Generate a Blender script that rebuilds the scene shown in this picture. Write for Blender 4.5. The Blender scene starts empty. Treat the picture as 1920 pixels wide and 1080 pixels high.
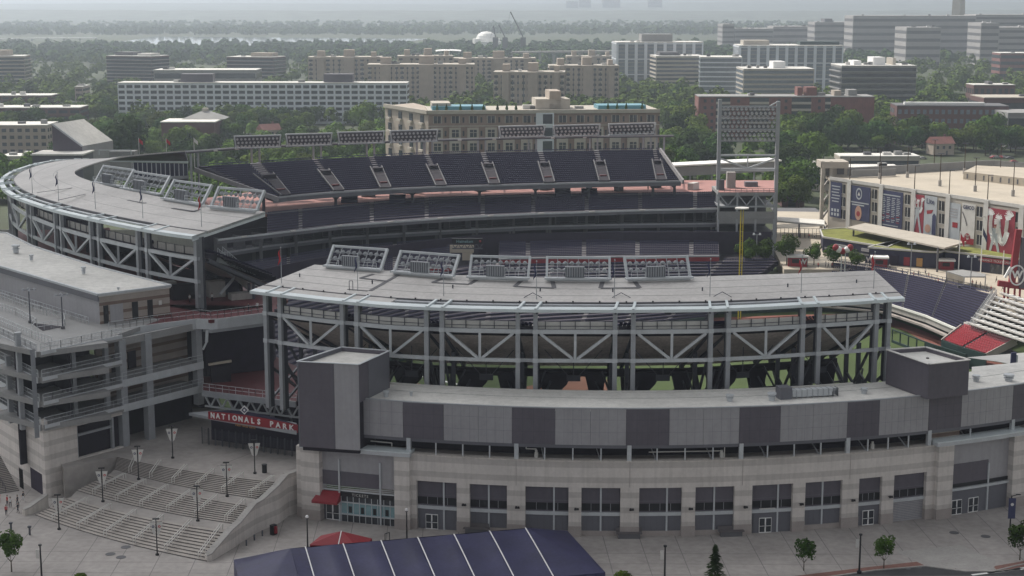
HAZE = 0.00015; SUN_E = 2.5; SKY_E = 0.09; EXPO = 0.8
import bpy, math, random
import numpy as np
from mathutils import Vector, Matrix
random.seed(7)
sc = bpy.context.scene
COL = sc.collection
F = 3000.0; H = 82.0; PH = math.atan(540 / F)
CP, SP = math.cos(PH), math.sin(PH)
# ---- survey helpers: a measured image point becomes a real place in the world -------------
def ray(x, y):
    u = (x - 960) / F; v = (540 - y) / F
    return u, CP + v * SP, -SP + v * CP
def pz(x, y, z):
    u, dy, dz = ray(x, y); t = (H - z) / (-dz)
    return (u * t, t * dy, z)
def pd(x, y, Y):
    u, dy, dz = ray(x, y); t = Y / dy
    return (u * t, Y, H + t * dz)
class Curve:
    """plan polyline; offset o>0 lies to the left of the walking direction"""
    def __init__(s, pts, closed=False):
        s.p = np.array([q[:2] for q in pts], float)
        d = np.diff(s.p, axis=0); L = np.hypot(d[:, 0], d[:, 1])
        s.s = np.r_[0, np.cumsum(L)]; s.L = s.s[-1]
        t = d / L[:, None]; tv = np.vstack([t[:1], (t[:-1] + t[1:]) / 2, t[-1:]])
        tv /= np.hypot(tv[:, 0], tv[:, 1])[:, None]
        s.n = np.c_[-tv[:, 1], tv[:, 0]]
    def at(s, q, o=0.0):
        x = np.interp(q, s.s, s.p[:, 0]); y = np.interp(q, s.s, s.p[:, 1])
        nx = np.interp(q, s.s, s.n[:, 0]); ny = np.interp(q, s.s, s.n[:, 1])
        l = math.hypot(nx, ny) or 1
        return (float(x + o * nx / l), float(y + o * ny / l))
    def ang(s, q):
        a = s.at(max(0, q - .2)); b = s.at(min(s.L, q + .2))
        return math.atan2(b[1] - a[1], b[0] - a[0])
    def samp(s, a, b, step=2.0):
        n = max(1, int(math.ceil(abs(b - a) / step)))
        return [a + (b - a) * i / n for i in range(n + 1)]
    def hit(s, x, y):
        """arc length and height where the sight line through (x,y) meets the wall over this curve"""
        u, dy, dz = ray(x, y); best = None
        for i in range(len(s.p) - 1):
            a = s.p[i]; e = s.p[i + 1] - a
            det = u * (-e[1]) + e[0] * dy
            if abs(det) < 1e-9: continue
            t = (a[0] * (-e[1]) + e[0] * a[1]) / det
            w = (u * a[1] - dy * a[0]) / det
            lo = -1e-3 if i else -50; hi = 1.001 if i < len(s.p) - 2 else 50
            if t > 0 and lo <= w <= hi:
                q = s.s[i] + w * (s.s[i + 1] - s.s[i])
                if best is None or t < best[0]: best = (t, q, H + t * dz)
        return best[1], best[2]
    def sx(s, x, y): return s.hit(x, y)[0]
def circ(cx, cy, R, a0, a1, n=60):
    return Curve([(cx + R * math.cos(math.radians(a0 + (a1 - a0) * i / n)), cy + R * math.sin(math.radians(a0 + (a1 - a0) * i / n))) for i in range(n + 1)])
# ---- materials --------------------------------------------------------------------------
MAT = {}
def mat(name, col, rough=.7, metal=0, var=.12, scale=.6, bump=.0, spec=.4, streak=0, bands=None, emit=0):
    m = bpy.data.materials.new(name); m.use_nodes = True; MAT[name] = m
    nt = m.node_tree; N = nt.nodes; L = nt.links
    b = N['Principled BSDF']; b.inputs['Roughness'].default_value = rough; b.inputs['Metallic'].default_value = metal
    b.inputs['Specular IOR Level'].default_value = spec
    geo = N.new('ShaderNodeNewGeometry')
    def noise(sc_, det=4, vec=None):
        n = N.new('ShaderNodeTexNoise'); n.inputs['Scale'].default_value = sc_; n.inputs['Detail'].default_value = det
        L.new(vec or geo.outputs['Position'], n.inputs['Vector']); return n
    def mix(a, bc, f, mode='MIX'):
        x = N.new('ShaderNodeMix'); x.data_type = 'RGBA'; x.blend_type = mode
        for k, v in ((6, a), (7, bc)):
            if isinstance(v, (tuple, list)): x.inputs[k].default_value = (*v[:3], 1)
            else: L.new(v, x.inputs[k])
        if isinstance(f, float): x.inputs[0].default_value = f
        else: L.new(f, x.inputs[0])
        return x.outputs[2]
    def ramp(src, lo, hi, a=0., c=1.):
        r = N.new('ShaderNodeMapRange'); L.new(src, r.inputs[0])
        for k, v in zip((1, 2, 3, 4), (lo, hi, a, c)): r.inputs[k].default_value = v
        return r.outputs[0]
    base = col
    if bands:                       # courses of paler and darker blocks, by height
        per, col2, frac = bands[:3]; z0 = bands[3] if len(bands) > 3 else 0
        sep = N.new('ShaderNodeSeparateXYZ'); L.new(geo.outputs['Position'], sep.inputs[0])
        a = N.new('ShaderNodeMath'); a.operation = 'ADD'; a.inputs[1].default_value = 1000 * per - z0; L.new(sep.outputs['Z'], a.inputs[0])
        d = N.new('ShaderNodeMath'); d.operation = 'MODULO'; d.inputs[1].default_value = per; L.new(a.outputs[0], d.inputs[0])
        f = ramp(d.outputs[0], per * frac - .04, per * frac + .04)
        base = mix(col, col2, f)
    dk = tuple(c * (1 - var) for c in col[:3]); lt = tuple(min(1, c * (1 + var)) for c in col[:3])
    n1 = noise(scale); f1 = ramp(n1.outputs['Fac'], .3, .7)
    g = mix((1 - var,) * 3, (1 + var * .6,) * 3, f1)
    out = mix(base, g, 1.0, 'MULTIPLY')
    n2 = noise(scale * 9, 2); g2 = mix((1 - var * .5,) * 3, (1 + var * .3,) * 3, ramp(n2.outputs['Fac'], .35, .65))
    out = mix(out, g2, 1.0, 'MULTIPLY')
    if streak:
        mp = N.new('ShaderNodeMapping'); mp.inputs['Scale'].default_value = (1.6, 1.6, .12); L.new(geo.outputs['Position'], mp.inputs['Vector'])
        n3 = noise(1.2, 3, mp.outputs[0]); out = mix(out, mix((1 - streak,) * 3, (1., 1., 1.), ramp(n3.outputs['Fac'], .35, .55)), 1.0, 'MULTIPLY')
    L.new(out, b.inputs['Base Color'])
    if bump:
        bp = N.new('ShaderNodeBump'); bp.inputs['Strength'].default_value = bump; bp.inputs['Distance'].default_value = .05
        L.new(n2.outputs['Fac'], bp.inputs['Height']); L.new(bp.outputs[0], b.inputs['Normal'])
    if emit:
        b.inputs['Emission Color'].default_value = (*col[:3], 1); b.inputs['Emission Strength'].default_value = emit
    m['tree'] = 0
    return m
mat('paving', (.355, .33, .315), .85, var=.2, scale=.10, bump=.25)
mat('paving_dark', (.20, .19, .185), .85, var=.15, scale=.2)
mat('tread', (.40, .365, .335), .85, var=.1)
mat('riser', (.15, .14, .14), .85, var=.1)
mat('asphalt', (.055, .055, .06), .9, var=.2, scale=.5, bump=.3)
mat('paint_white', (.75, .75, .73), .6, var=.08)
mat('brick_paving', (.22, .11, .09), .85, var=.2, scale=1.5)
mat('stone', (.62, .58, .55), .8, var=.08, scale=.25, bump=.15, streak=.09, bands=(2.4, (.49, .458, .435), .62))
mat('stone_plain', (.57, .53, .49), .8, var=.1, scale=.4, streak=.15)
mat('stone_base', (.34, .305, .29), .8, var=.1, scale=.6)
mat('stone_brown', (.33, .29, .26), .85, var=.1, scale=.4, bands=(1.7, (.17, .12, .10), .66))
mat('panel_light', (.345, .34, .36), .45, metal=.1, var=.08, scale=.15, streak=.06)
mat('panel_dark', (.115, .105, .128), .45, metal=.1, var=.09, scale=.15, streak=.06)
mat('panel_mid', (.135, .137, .160), .45, metal=.1, var=.07, scale=.3)
mat('panel_joint', (.05, .05, .06), .7)
mat('roof_membrane', (.64, .63, .60), .8, var=.16, scale=.07, streak=.1)
mat('roof_white', (.66, .65, .62), .8, var=.12, scale=.15)
mat('canopy_roof', (.52, .50, .485), .65, var=.14, scale=.09, streak=.1)
mat('canopy_mark', (.11, .11, .12), .7, var=.08)
mat('fascia', (.62, .68, .70), .45, metal=.1, var=.07, scale=.4)
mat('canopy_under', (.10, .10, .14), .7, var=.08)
mat('steel', (.33, .345, .37), .5, metal=.15, var=.1, scale=.5)
mat('steel_light', (.50, .525, .55), .5, metal=.15, var=.1, scale=.5)
mat('steel_dark', (.075, .08, .10), .5, metal=.2, var=.1)
mat('underside', (.60, .53, .49), .85, var=.2, scale=.3, streak=.2)
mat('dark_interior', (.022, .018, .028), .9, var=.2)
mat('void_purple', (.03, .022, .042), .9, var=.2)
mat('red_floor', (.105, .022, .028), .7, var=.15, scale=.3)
mat('sunlit_red_floor', (.36, .18, .165), .8, var=.12, scale=.3)  # red concourse floor with its sunlit pink put into the colour
mat('red_paint', (.27, .02, .03), .5, var=.08)
mat('red_seat', (.36, .03, .045), .22, var=.12, scale=2., spec=.8)
mat('navy_seat', (.020, .017, .066), .45, var=.18, scale=1.5)
mat('navy_seat_out', (.024, .022, .072), .42, var=.15, scale=1.5)
mat('seat_step', (.05, .044, .065), .85, var=.15)
mat('aisle', (.25, .24, .25), .85, var=.15)
mat('concrete', (.36, .345, .33), .85, var=.12, scale=.3, streak=.1)
mat('concrete_tan', (.45, .40, .33), .85, var=.1, scale=.12)
mat('grass_field', (.045, .075, .014), .9, var=.18, scale=.05)
mat('dirt', (.17, .075, .045), .95, var=.15, scale=.2)
mat('warning_track', (.19, .07, .055), .95, var=.15, scale=.2)
mat('green_roof', (.19, .20, .045), .95, var=.35, scale=.35, bump=.4)
mat('navy_wall', (.028, .027, .06), .55, var=.15, scale=.3)
mat('green_wall', (.012, .035, .035), .6, var=.15)
mat('glass', (.03, .035, .045), .12, var=.2, spec=.8)
mat('glass_teal', (.20, .33, .36), .2, var=.12, spec=.7)
mat('glass_pale', (.16, .19, .23), .2, var=.2, spec=.8)
mat('black', (.012, .012, .016), .5, var=.1)
mat('white', (.78, .78, .78), .5, var=.05)
mat('offwhite', (.55, .54, .52), .6, var=.08)
mat('yellow', (.55, .42, .03), .5, var=.1)
mat('gold', (.45, .25, .08), .5, var=.1)
mat('navy_fabric', (.03, .03, .085), .5, var=.25, scale=.25, spec=.3)
mat('red_fabric', (.25, .018, .028), .6, var=.1, scale=.3)
mat('bench', (.12, .11, .115), .6)
mat('bark', (.07, .05, .035), .95, var=.25, scale=2)
mat('skin', (.42, .26, .19), .6, var=.05)
mat('cloth_red', (.45, .03, .04), .8, var=.1)
mat('cloth_dark', (.03, .03, .045), .8, var=.1)
mat('cloth_white', (.65, .65, .65), .8, var=.1)
mat('city_ground', (.05, .065, .03), .95, var=.4, scale=.02)
mat('brick_red', (.20, .085, .075), .85, var=.14, scale=.3, streak=.1)
mat('brick_dark', (.12, .06, .058), .85, var=.14, scale=.3)
mat('brick_tan', (.39, .335, .285), .85, var=.12, scale=.3, streak=.08)
mat('brick_apartment', (.27, .20, .17), .85, var=.12, scale=.3, streak=.08)
mat('cream', (.43, .395, .345), .8, var=.1, scale=.4)
mat('white_frame', (.62, .66, .71), .6, var=.06, scale=.3)
mat('window_dark', (.045, .055, .07), .2, var=.3, scale=.3, spec=.7)
mat('grey_facade', (.26, .26, .26), .7, var=.1, scale=.3)
mat('grey_dark', (.11, .11, .12), .7, var=.1, scale=.3)
mat('far_grey', (.34, .33, .33), .8, var=.08, scale=.1)
mat('far_white', (.80, .80, .78), .6, var=.05)
mat('lamp_lens', (.5, .5, .52), .3, metal=0, var=.1)
mat('water_body', (.30, .34, .37), .06, var=.05, scale=.01, spec=1.)
mat('hills_green', (.10, .12, .10), .95, var=.5, scale=.012)
mat('navy_banner', (.035, .04, .10), .6, var=.08)
mat('banner_red', (.28, .03, .05), .6, var=.06)
mat('banner_grey', (.40, .43, .46), .6, var=.06)
mat('skin_print', (.45, .27, .20), .6, var=.1)
mat('pool_blue', (.08, .26, .34), .4, var=.1)
mat('pale_tarp', (.55, .50, .50), .7, var=.08)  # light-coloured tarp lying on the field
mat('cloud', (.9, .9, .92), .9, var=.03, scale=.01)
for i, c in enumerate([(.060, .110, .018), (.095, .15, .024), (.042, .082, .018), (.12, .175, .030), (.032, .064, .016)]):
    m = mat('leaf%d' % i, c, .85, var=.45, scale=.35, spec=.05)
def leafvar():
    for i in range(5):
        m = MAT['leaf%d' % i]; nt = m.node_tree; N = nt.nodes; L = nt.links; b = N['Principled BSDF']
        src = b.inputs['Base Color'].links[0].from_socket
        oi = N.new('ShaderNodeObjectInfo'); h = N.new('ShaderNodeHueSaturation')
        r = N.new('ShaderNodeMapRange'); L.new(oi.outputs['Random'], r.inputs[0]); r.inputs[3].default_value = .72; r.inputs[4].default_value = 1.3
        r2 = N.new('ShaderNodeMapRange'); L.new(oi.outputs['Random'], r2.inputs[0]); r2.inputs[3].default_value = .485; r2.inputs[4].default_value = .515
        L.new(r.outputs[0], h.inputs['Value']); L.new(r2.outputs[0], h.inputs['Hue']); L.new(src, h.inputs['Color']); L.new(h.outputs[0], b.inputs['Base Color'])
leafvar()
# ---- mesh builder -----------------------------------------------------------------------
class MB:
    def __init__(s): s.v = []; s.f = []; s.m = []
    def quad(s, *p, mi=0):
        n = len(s.v); s.v += [tuple(q) for q in p]; s.f.append(tuple(range(n, n + len(p)))); s.m.append(mi); return s
    def prism(s, poly, z0, z1, mi=0, top=None, bottom=True):
        """poly: plan points; z1 may be a list"""
        k = len(poly); n = len(s.v)
        ar = sum(poly[i][0] * poly[(i + 1) % k][1] - poly[(i + 1) % k][0] * poly[i][1] for i in range(k))
        zs = z1 if isinstance(z1, (list, tuple)) else [z1] * k
        zb = z0 if isinstance(z0, (list, tuple)) else [z0] * k
        if ar < 0: poly = poly[::-1]; zs = zs[::-1]; zb = zb[::-1]
        s.v += [(p[0], p[1], b) for p, b in zip(poly, zb)] + [(p[0], p[1], z) for p, z in zip(poly, zs)]
        for i in range(k):
            j = (i + 1) % k; s.f.append((n + i, n + j, n + k + j, n + k + i)); s.m.append(mi)
        s.f.append(tuple(n + k + i for i in range(k))); s.m.append(mi if top is None else top)
        if bottom: s.f.append(tuple(n + i for i in reversed(range(k)))); s.m.append(mi)
        return s
    def box(s, cx, cy, z0, sx, sy, sz, rot=0, mi=0):
        c, d = math.cos(rot), math.sin(rot)
        return s.prism([(cx + x * c - y * d, cy + x * d + y * c) for x, y in ((-sx / 2, -sy / 2), (sx / 2, -sy / 2), (sx / 2, sy / 2), (-sx / 2, sy / 2))], z0, z0 + sz, mi)
    def beam(s, a, b, w, h=None, mi=0):
        h = h or w; a = Vector(a); b = Vector(b); d = (b - a)
        if d.length < 1e-6: return s
        d.normalize(); up = Vector((0, 0, 1))
        if abs(d.z) > .98: up = Vector((0, 1, 0))
        r = d.cross(up).normalized(); u = r.cross(d).normalized(); n = len(s.v)
        for e in (a, b):
            for x, y in ((-1, -1), (1, -1), (1, 1), (-1, 1)): s.v.append(tuple(e + r * (x * w / 2) + u * (y * h / 2)))
        s.f += [(n, n + 1, n + 5, n + 4), (n + 1, n + 2, n + 6, n + 5), (n + 2, n + 3, n + 7, n + 6), (n + 3, n, n + 4, n + 7), (n + 3, n + 2, n + 1, n), (n + 4, n + 5, n + 6, n + 7)]
        s.m += [mi] * 6; return s
    def tube(s, a, b, r0, r1=None, n=8, mi=0, caps=True):
        r1 = r0 if r1 is None else r1; a = Vector(a); b = Vector(b); d = (b - a).normalized(); up = Vector((0, 0, 1)) if abs(d.z) < .98 else Vector((0, 1, 0))
        r = d.cross(up).normalized(); u = r.cross(d).normalized(); k = len(s.v)
        for e, q in ((a, r0), (b, r1)):
            for i in range(n):
                t = 2 * math.pi * i / n; s.v.append(tuple(e + r * (q * math.cos(t)) + u * (q * math.sin(t))))
        for i in range(n):
            j = (i + 1) % n; s.f.append((k + i, k + j, k + n + j, k + n + i)); s.m.append(mi)
        if caps: s.f += [tuple(k + i for i in reversed(range(n))), tuple(k + n + i for i in range(n))]; s.m += [mi] * 2
        return s
    def cyl(s, x, y, z0, r, h, n=12, mi=0, r1=None): return s.tube((x, y, z0), (x, y, z0 + h), r, r1, n, mi)
    def cbox(s, c, s0, s1, o0, o1, z0, z1, step=2.5, mi=0):
        q = c.samp(s0, s1, step); a = [c.at(t, o0) for t in q]; b = [c.at(t, o1) for t in q]
        n = len(s.v)
        for p, r in zip(a, b): s.v += [(*p, z0), (*r, z0), (*r, z1), (*p, z1)]
        for i in range(len(q) - 1):
            k = n + 4 * i
            for e in range(4):
                g = (e + 1) % 4; s.f.append((k + e, k + g, k + 4 + g, k + 4 + e)); s.m.append(mi)
        s.f += [(n + 3, n + 2, n + 1, n), tuple(n + 4 * (len(q) - 1) + e for e in range(4))]; s.m += [mi] * 2
        return s
    def sheet(s, rows, mi=0):
        n = len(s.v); w = len(rows[0])
        for r in rows: s.v += [tuple(p) for p in r]
        for i in range(len(rows) - 1):
            for j in range(w - 1):
                s.f.append((n + i * w + j, n + i * w + j + 1, n + (i + 1) * w + j + 1, n + (i + 1) * w + j)); s.m.append(mi)
        return s
    def ball(s, c, r, n=8, m=5, mi=0, sq=(1, 1, 1)):
        k = len(s.v)
        for i in range(m + 1):
            t = math.pi * i / m
            for j in range(n):
                p = 2 * math.pi * j / n; s.v.append((c[0] + r * sq[0] * math.sin(t) * math.cos(p), c[1] + r * sq[1] * math.sin(t) * math.sin(p), c[2] + r * sq[2] * math.cos(t)))
        for i in range(m):
            for j in range(n):
                g = (j + 1) % n; s.f.append((k + i * n + j, k + (i + 1) * n + j, k + (i + 1) * n + g, k + i * n + g)); s.m.append(mi)
        return s
WL = {}
def link(name, mb, mats, parent=None, kind=None, smooth=False, **pr):
    me = bpy.data.meshes.new(name)
    off = WL.get(parent.name, (0, 0, 0)) if parent else (0, 0, 0)
    if not isinstance(mats, (list, tuple)): mats = [mats]
    me.from_pydata([(a - off[0], b - off[1], c - off[2]) for a, b, c in mb.v], [], mb.f)
    for m in mats: me.materials.append(MAT[m])
    if len(mats) > 1: me.polygons.foreach_set('material_index', mb.m)
    if smooth: me.polygons.foreach_set('use_smooth', [True] * len(mb.f))
    me.update()
    o = bpy.data.objects.new(name, me); COL.objects.link(o)
    if parent: o.parent = parent; WL[o.name] = off
    if kind: o['kind'] = kind
    for k, v in pr.items(): o[k] = v
    return o
part = link
def thing(name, label, cat, loc, group=None, rot=0):
    o = bpy.data.objects.new(name, None); COL.objects.link(o); o.location = loc; o.empty_display_size = .5
    o.rotation_euler = (0, 0, rot)
    o['label'] = label; o['category'] = cat
    if group: o['group'] = group
    WL[o.name] = tuple(loc); return o
def local(name, label, cat, group=None):       # a prototype modelled about its own origin
    return thing(name, label, cat, (0, 0, 0), group)
def solo(name, mb, mats, label, cat, group=None, base=None, **k):
    """a thing that is one mesh, origin at its base"""
    if base is None:
        a = np.array(mb.v); base = (float(a[:, 0].mean()), float(a[:, 1].mean()), float(a[:, 2].min()))
    mb.v = [(a - base[0], b - base[1], c - base[2]) for a, b, c in mb.v]
    o = link(name, mb, mats, **k); o.location = base; o['label'] = label; o['category'] = cat
    if group: o['group'] = group
    return o
def dup(root, loc, rot=0, label=None, group=None, scale=None, first=False):
    r = root
    if not first:
        r = root.copy(); COL.objects.link(r)
        for ch in list(root.children):
            c = ch.copy(); COL.objects.link(c); c.parent = r
            for g in list(ch.children):
                d = g.copy(); COL.objects.link(d); d.parent = c
    r.location = loc; r.rotation_euler = (0, 0, rot)
    if scale: r.scale = (scale,) * 3 if not isinstance(scale, tuple) else scale
    if label: r['label'] = label
    if group: r['group'] = group
    return r
def text(name, body, size, p, ax, up, material, parent=None, ext=.03, align='CENTER', spacing=1.0, bold=0.0, sx=1.0):
    """real lettering standing on a surface: p anchor, ax reading direction, up letter-up direction"""
    c = bpy.data.curves.new(name, 'FONT'); c.body = body; c.size = size; c.extrude = ext; c.align_x = align; c.align_y = 'CENTER'
    c.space_character = spacing; c.offset = bold; c.resolution_u = 2
    c.materials.append(MAT[material])
    o = bpy.data.objects.new(name, c); COL.objects.link(o)
    ax = Vector(ax).normalized(); up = Vector(up).normalized(); n = ax.cross(up).normalized(); up = n.cross(ax)
    off = Vector(WL.get(parent.name, (0, 0, 0))) if parent else Vector((0, 0, 0))
    M = Matrix((ax * sx, up, n)).transposed().to_4x4(); M.translation = Vector(p) - off
    o.matrix_local = M
    me = bpy.data.meshes.new_from_object(o); me.name = name; n2 = bpy.data.objects.new(name, me); COL.objects.link(n2); bpy.data.objects.remove(o)
    if not me.materials: me.materials.append(MAT[material])
    if parent: n2.parent = parent
    n2.matrix_local = M
    return n2
def tier(parent, Fp, Bp, n, aisles, seat='navy_seat', step='seat_step', pitch=.56, aw=1.3, name='seating_block', sh=.78, indiv=0, flip=True):
    """stepped stand between a front and a back line (3D points, same count); aisles: fractions along it"""
    Fp = np.array(Fp, float); Bp = np.array(Bp, float)
    # resample densely by front arc length
    d = np.hypot(*np.diff(Fp[:, :2], axis=0).T); s = np.r_[0, np.cumsum(d)]; Lt = s[-1]
    def P(q, t):
        f = np.array([np.interp(q, s, Fp[:, k]) for k in range(3)]); b = np.array([np.interp(q, s, Bp[:, k]) for k in range(3)])
        return f * (1 - t) + b * t
    K = max(2, int(Lt / 4)); qs = np.linspace(0, Lt, K + 1)
    m = MB()
    for i in range(n):
        rows = []
        a = [P(q, i / n) for q in qs]; b = [P(q, (i + 1) / n) for q in qs]
        lo = [(x[0], x[1], x[2]) for x in a]; mid = [(x[0], x[1], y[2]) for x, y in zip(a, b)]; hi = [tuple(y) for y in b]
        m.sheet([lo, mid, hi])
    # closed underside
    m.sheet([[(*P(q, 1)[:2], P(q, 1)[2] - 1.2) for q in qs], [(*P(q, 0)[:2], P(q, 0)[2] - .9) for q in qs]])
    m.sheet([[tuple(P(q, 0)) for q in qs], [(*P(q, 0)[:2], P(q, 0)[2] - .9) for q in qs]])
    m.sheet([[tuple(P(q, 1)) for q in qs], [(*P(q, 1)[:2], P(q, 1)[2] - 1.2) for q in qs]])
    part('stepped_floor', m, step, parent)
    cuts = [0] + [a * Lt for a in aisles] + [Lt]
    cnt = 0
    for k in range(len(cuts) - 1):
        sm = MB()
        for i in range(n):
            t = (i + .62) / n
            q0 = cuts[k] + (aw / 2 if k else .3); q1 = cuts[k + 1] - (aw / 2 if k < len(cuts) - 2 else .3)
            # true length of this row section
            A = P(q0, t); B = P(q1, t); ln = math.hypot(*(B - A)[:2]); ns = int(ln / pitch)
            if ns < 1: continue
            zz = P(q0, (i + 1) / n)[2]
            for j in range(ns):
                q = q0 + (q1 - q0) * (j + .5) / ns
                p = P(q, t); p2 = P(min(q + .5, Lt), t); p0 = P(max(q - .5, 0), t); dr = (p2 - p0)[:2]; dr /= np.hypot(*dr)
                bk = (Bp[0] - Fp[0])[:2] if K < 3 else (P(q, 1) - P(q, 0))[:2]; nb = np.array([-dr[1], dr[0]])
                if nb @ bk < 0: nb = -nb
                w = pitch * .42; x, y = p[:2]
                a1 = (x - dr[0] * w, y - dr[1] * w); a2 = (x + dr[0] * w, y + dr[1] * w)
                f1 = (a1[0] - nb[0] * .42, a1[1] - nb[1] * .42); f2 = (a2[0] - nb[0] * .42, a2[1] - nb[1] * .42)
                g1 = (a1[0] + nb[0] * .12, a1[1] + nb[1] * .12); g2 = (a2[0] + nb[0] * .12, a2[1] + nb[1] * .12)
                tgt = sm
                if cnt < indiv and k == 0: tgt = MB()
                if flip: pass
                else: tgt.quad((*f1, zz + .42), (*f2, zz + .42), (*a2, zz + .38), (*a1, zz + .38))
                tgt.quad((*a1, zz + (.44 if flip else .38)), (*a2, zz + (.44 if flip else .38)), (*g2, zz + sh), (*g1, zz + sh))
                tgt.quad((*g1, zz + sh), (*g2, zz + sh), (g2[0] + nb[0] * .05, g2[1] + nb[1] * .05, zz + sh - .03), (g1[0] + nb[0] * .05, g1[1] + nb[1] * .05, zz + sh - .03))
                tgt.quad((g1[0] + nb[0] * .05, g1[1] + nb[1] * .05, zz + sh - .03), (g2[0] + nb[0] * .05, g2[1] + nb[1] * .05, zz + sh - .03), (*a2, zz + (.44 if flip else .1)), (*a1, zz + (.44 if flip else .1)))
                if not flip: tgt.quad((*f1, zz + .42), (*f2, zz + .42), (f2[0] + nb[0] * .08, f2[1] + nb[1] * .08, zz + .02), (f1[0] + nb[0] * .08, f1[1] + nb[1] * .08, zz + .02))
                if tgt is not sm: part('seat', tgt, seat, parent); cnt += 1
        if sm.f: part(name, sm, seat, parent, kind='stuff')
        if k < len(cuts) - 2:
            am = MB()
            for i in range(n * 2):
                t0, t1 = i / (2 * n), (i + 1) / (2 * n); q = cuts[k + 1]
                a = P(q - aw / 2, t0); b = P(q + aw / 2, t0); c = P(q + aw / 2, t1); e = P(q - aw / 2, t1); z = P(q, math.ceil((i + 1) / 2) / n)[2] + .05
                am.prism([a[:2], b[:2], c[:2], e[:2]], z - (.5 if i % 2 else .7), z - (0 if i % 2 else .2))
            part('aisle_steps', am, 'aisle', parent)
    return P, Lt
def rail(m, pts, h=1.1, post=2.0, r=.03, bars=(1.0, .5), mi=0):
    for a, b in zip(pts[:-1], pts[1:]):
        a = Vector(a); b = Vector(b); L = (b - a).length
        for f in bars: m.beam(a + Vector((0, 0, h * f)), b + Vector((0, 0, h * f)), r * 2, mi=mi)
        k = max(1, int(L / post))
        for i in range(k + 1):
            p = a.lerp(b, i / k); m.beam(p, p + Vector((0, 0, h)), r * 2, mi=mi)
    return m
def V2(a, b): return (b[0] - a[0], b[1] - a[1])
def lerp(a, b, t): return tuple(x + (y - x) * t for x, y in zip(a, b))
# ======================= the near stand =======================
FAC = circ(18.0, 376.6, 139.0, -118, -50, 90)
stand = thing('grandstand', 'curved near grandstand with striped stone base, grey cladding panels and flat white canopy', 'grandstand', (19, 240, 0))
def fs(x, y=900): return FAC.sx(x, y)
def fz(x, y): return FAC.hit(x, y)[1]
zW = fz(1240, 914); zB = fz(1180, 866); zP0 = fz(1180, 835); zR = 20.5
sL = fs(558, 860); sE = fs(2010, 800)
# piers between the shopfront bays (image columns measured on the facade)
bays = [(782, 857, 'd'), (881, 951, 'w'), (985, 1066, 'w'), (1090, 1163, 'w'), (1198, 1278, 'w'), (1303, 1376, 'w'), (1409, 1485, 'D'), (1508, 1577, 'w'), (1608, 1651, 'D1'), (1673, 1733, 'g')]
SX = lambda x: FAC.sx(x, 950)
edges = [SX(770)] + [SX(v) for b in bays for v in b[:2]] + [SX(1748)]
for i in range(0, len(edges), 2):
    m = MB(); a, b = edges[i], edges[i + 1]
    m.cbox(FAC, a, b, -.25, 1.2, 1.7, zW + .002)
    p = part('pier', m, 'stone', stand)
    part('pier_base', MB().cbox(FAC, a - .04, b + .04, -.32, 1.2, 0, 1.7), 'stone_base', p)
m = MB().cbox(FAC, SX(760), SX(1748), -.25, 1.2, zW + .004, zB)
band = part('stone_band', m, 'stone', stand)
part('coping', MB().cbox(FAC, SX(760), SX(1748), -.33, 1.25, zB, zB + .14), 'stone_plain', band)
for s_ in (968, 1180, 1390, 1590): part('joint', MB().cbox(FAC, SX(s_) - .05, SX(s_) + .05, -.262, 0, zW + .1, zB), 'stone_base', band)
def door_pair(parent, s0, w=2.0, h=2.45, o=.18, c=FAC):
    d = part('door', MB().cbox(c, s0 - w / 2, s0 + w / 2, o, o + .1, 0.02, h), 'white', parent)
    for k in (-1, 1):
        for z0, z1 in ((.15, 1.08), (1.16, h - .1)):
            a = s0 + k * w * .26; part('pane', MB().cbox(c, a - w * .205, a + w * .205, o - .012, o + .02, z0, z1), 'glass', d)
        part('handle', MB().cbox(c, s0 + k * .1 - .03, s0 + k * .1 + .03, o - .08, o - .02, .9, 1.4), 'steel', d)
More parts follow.
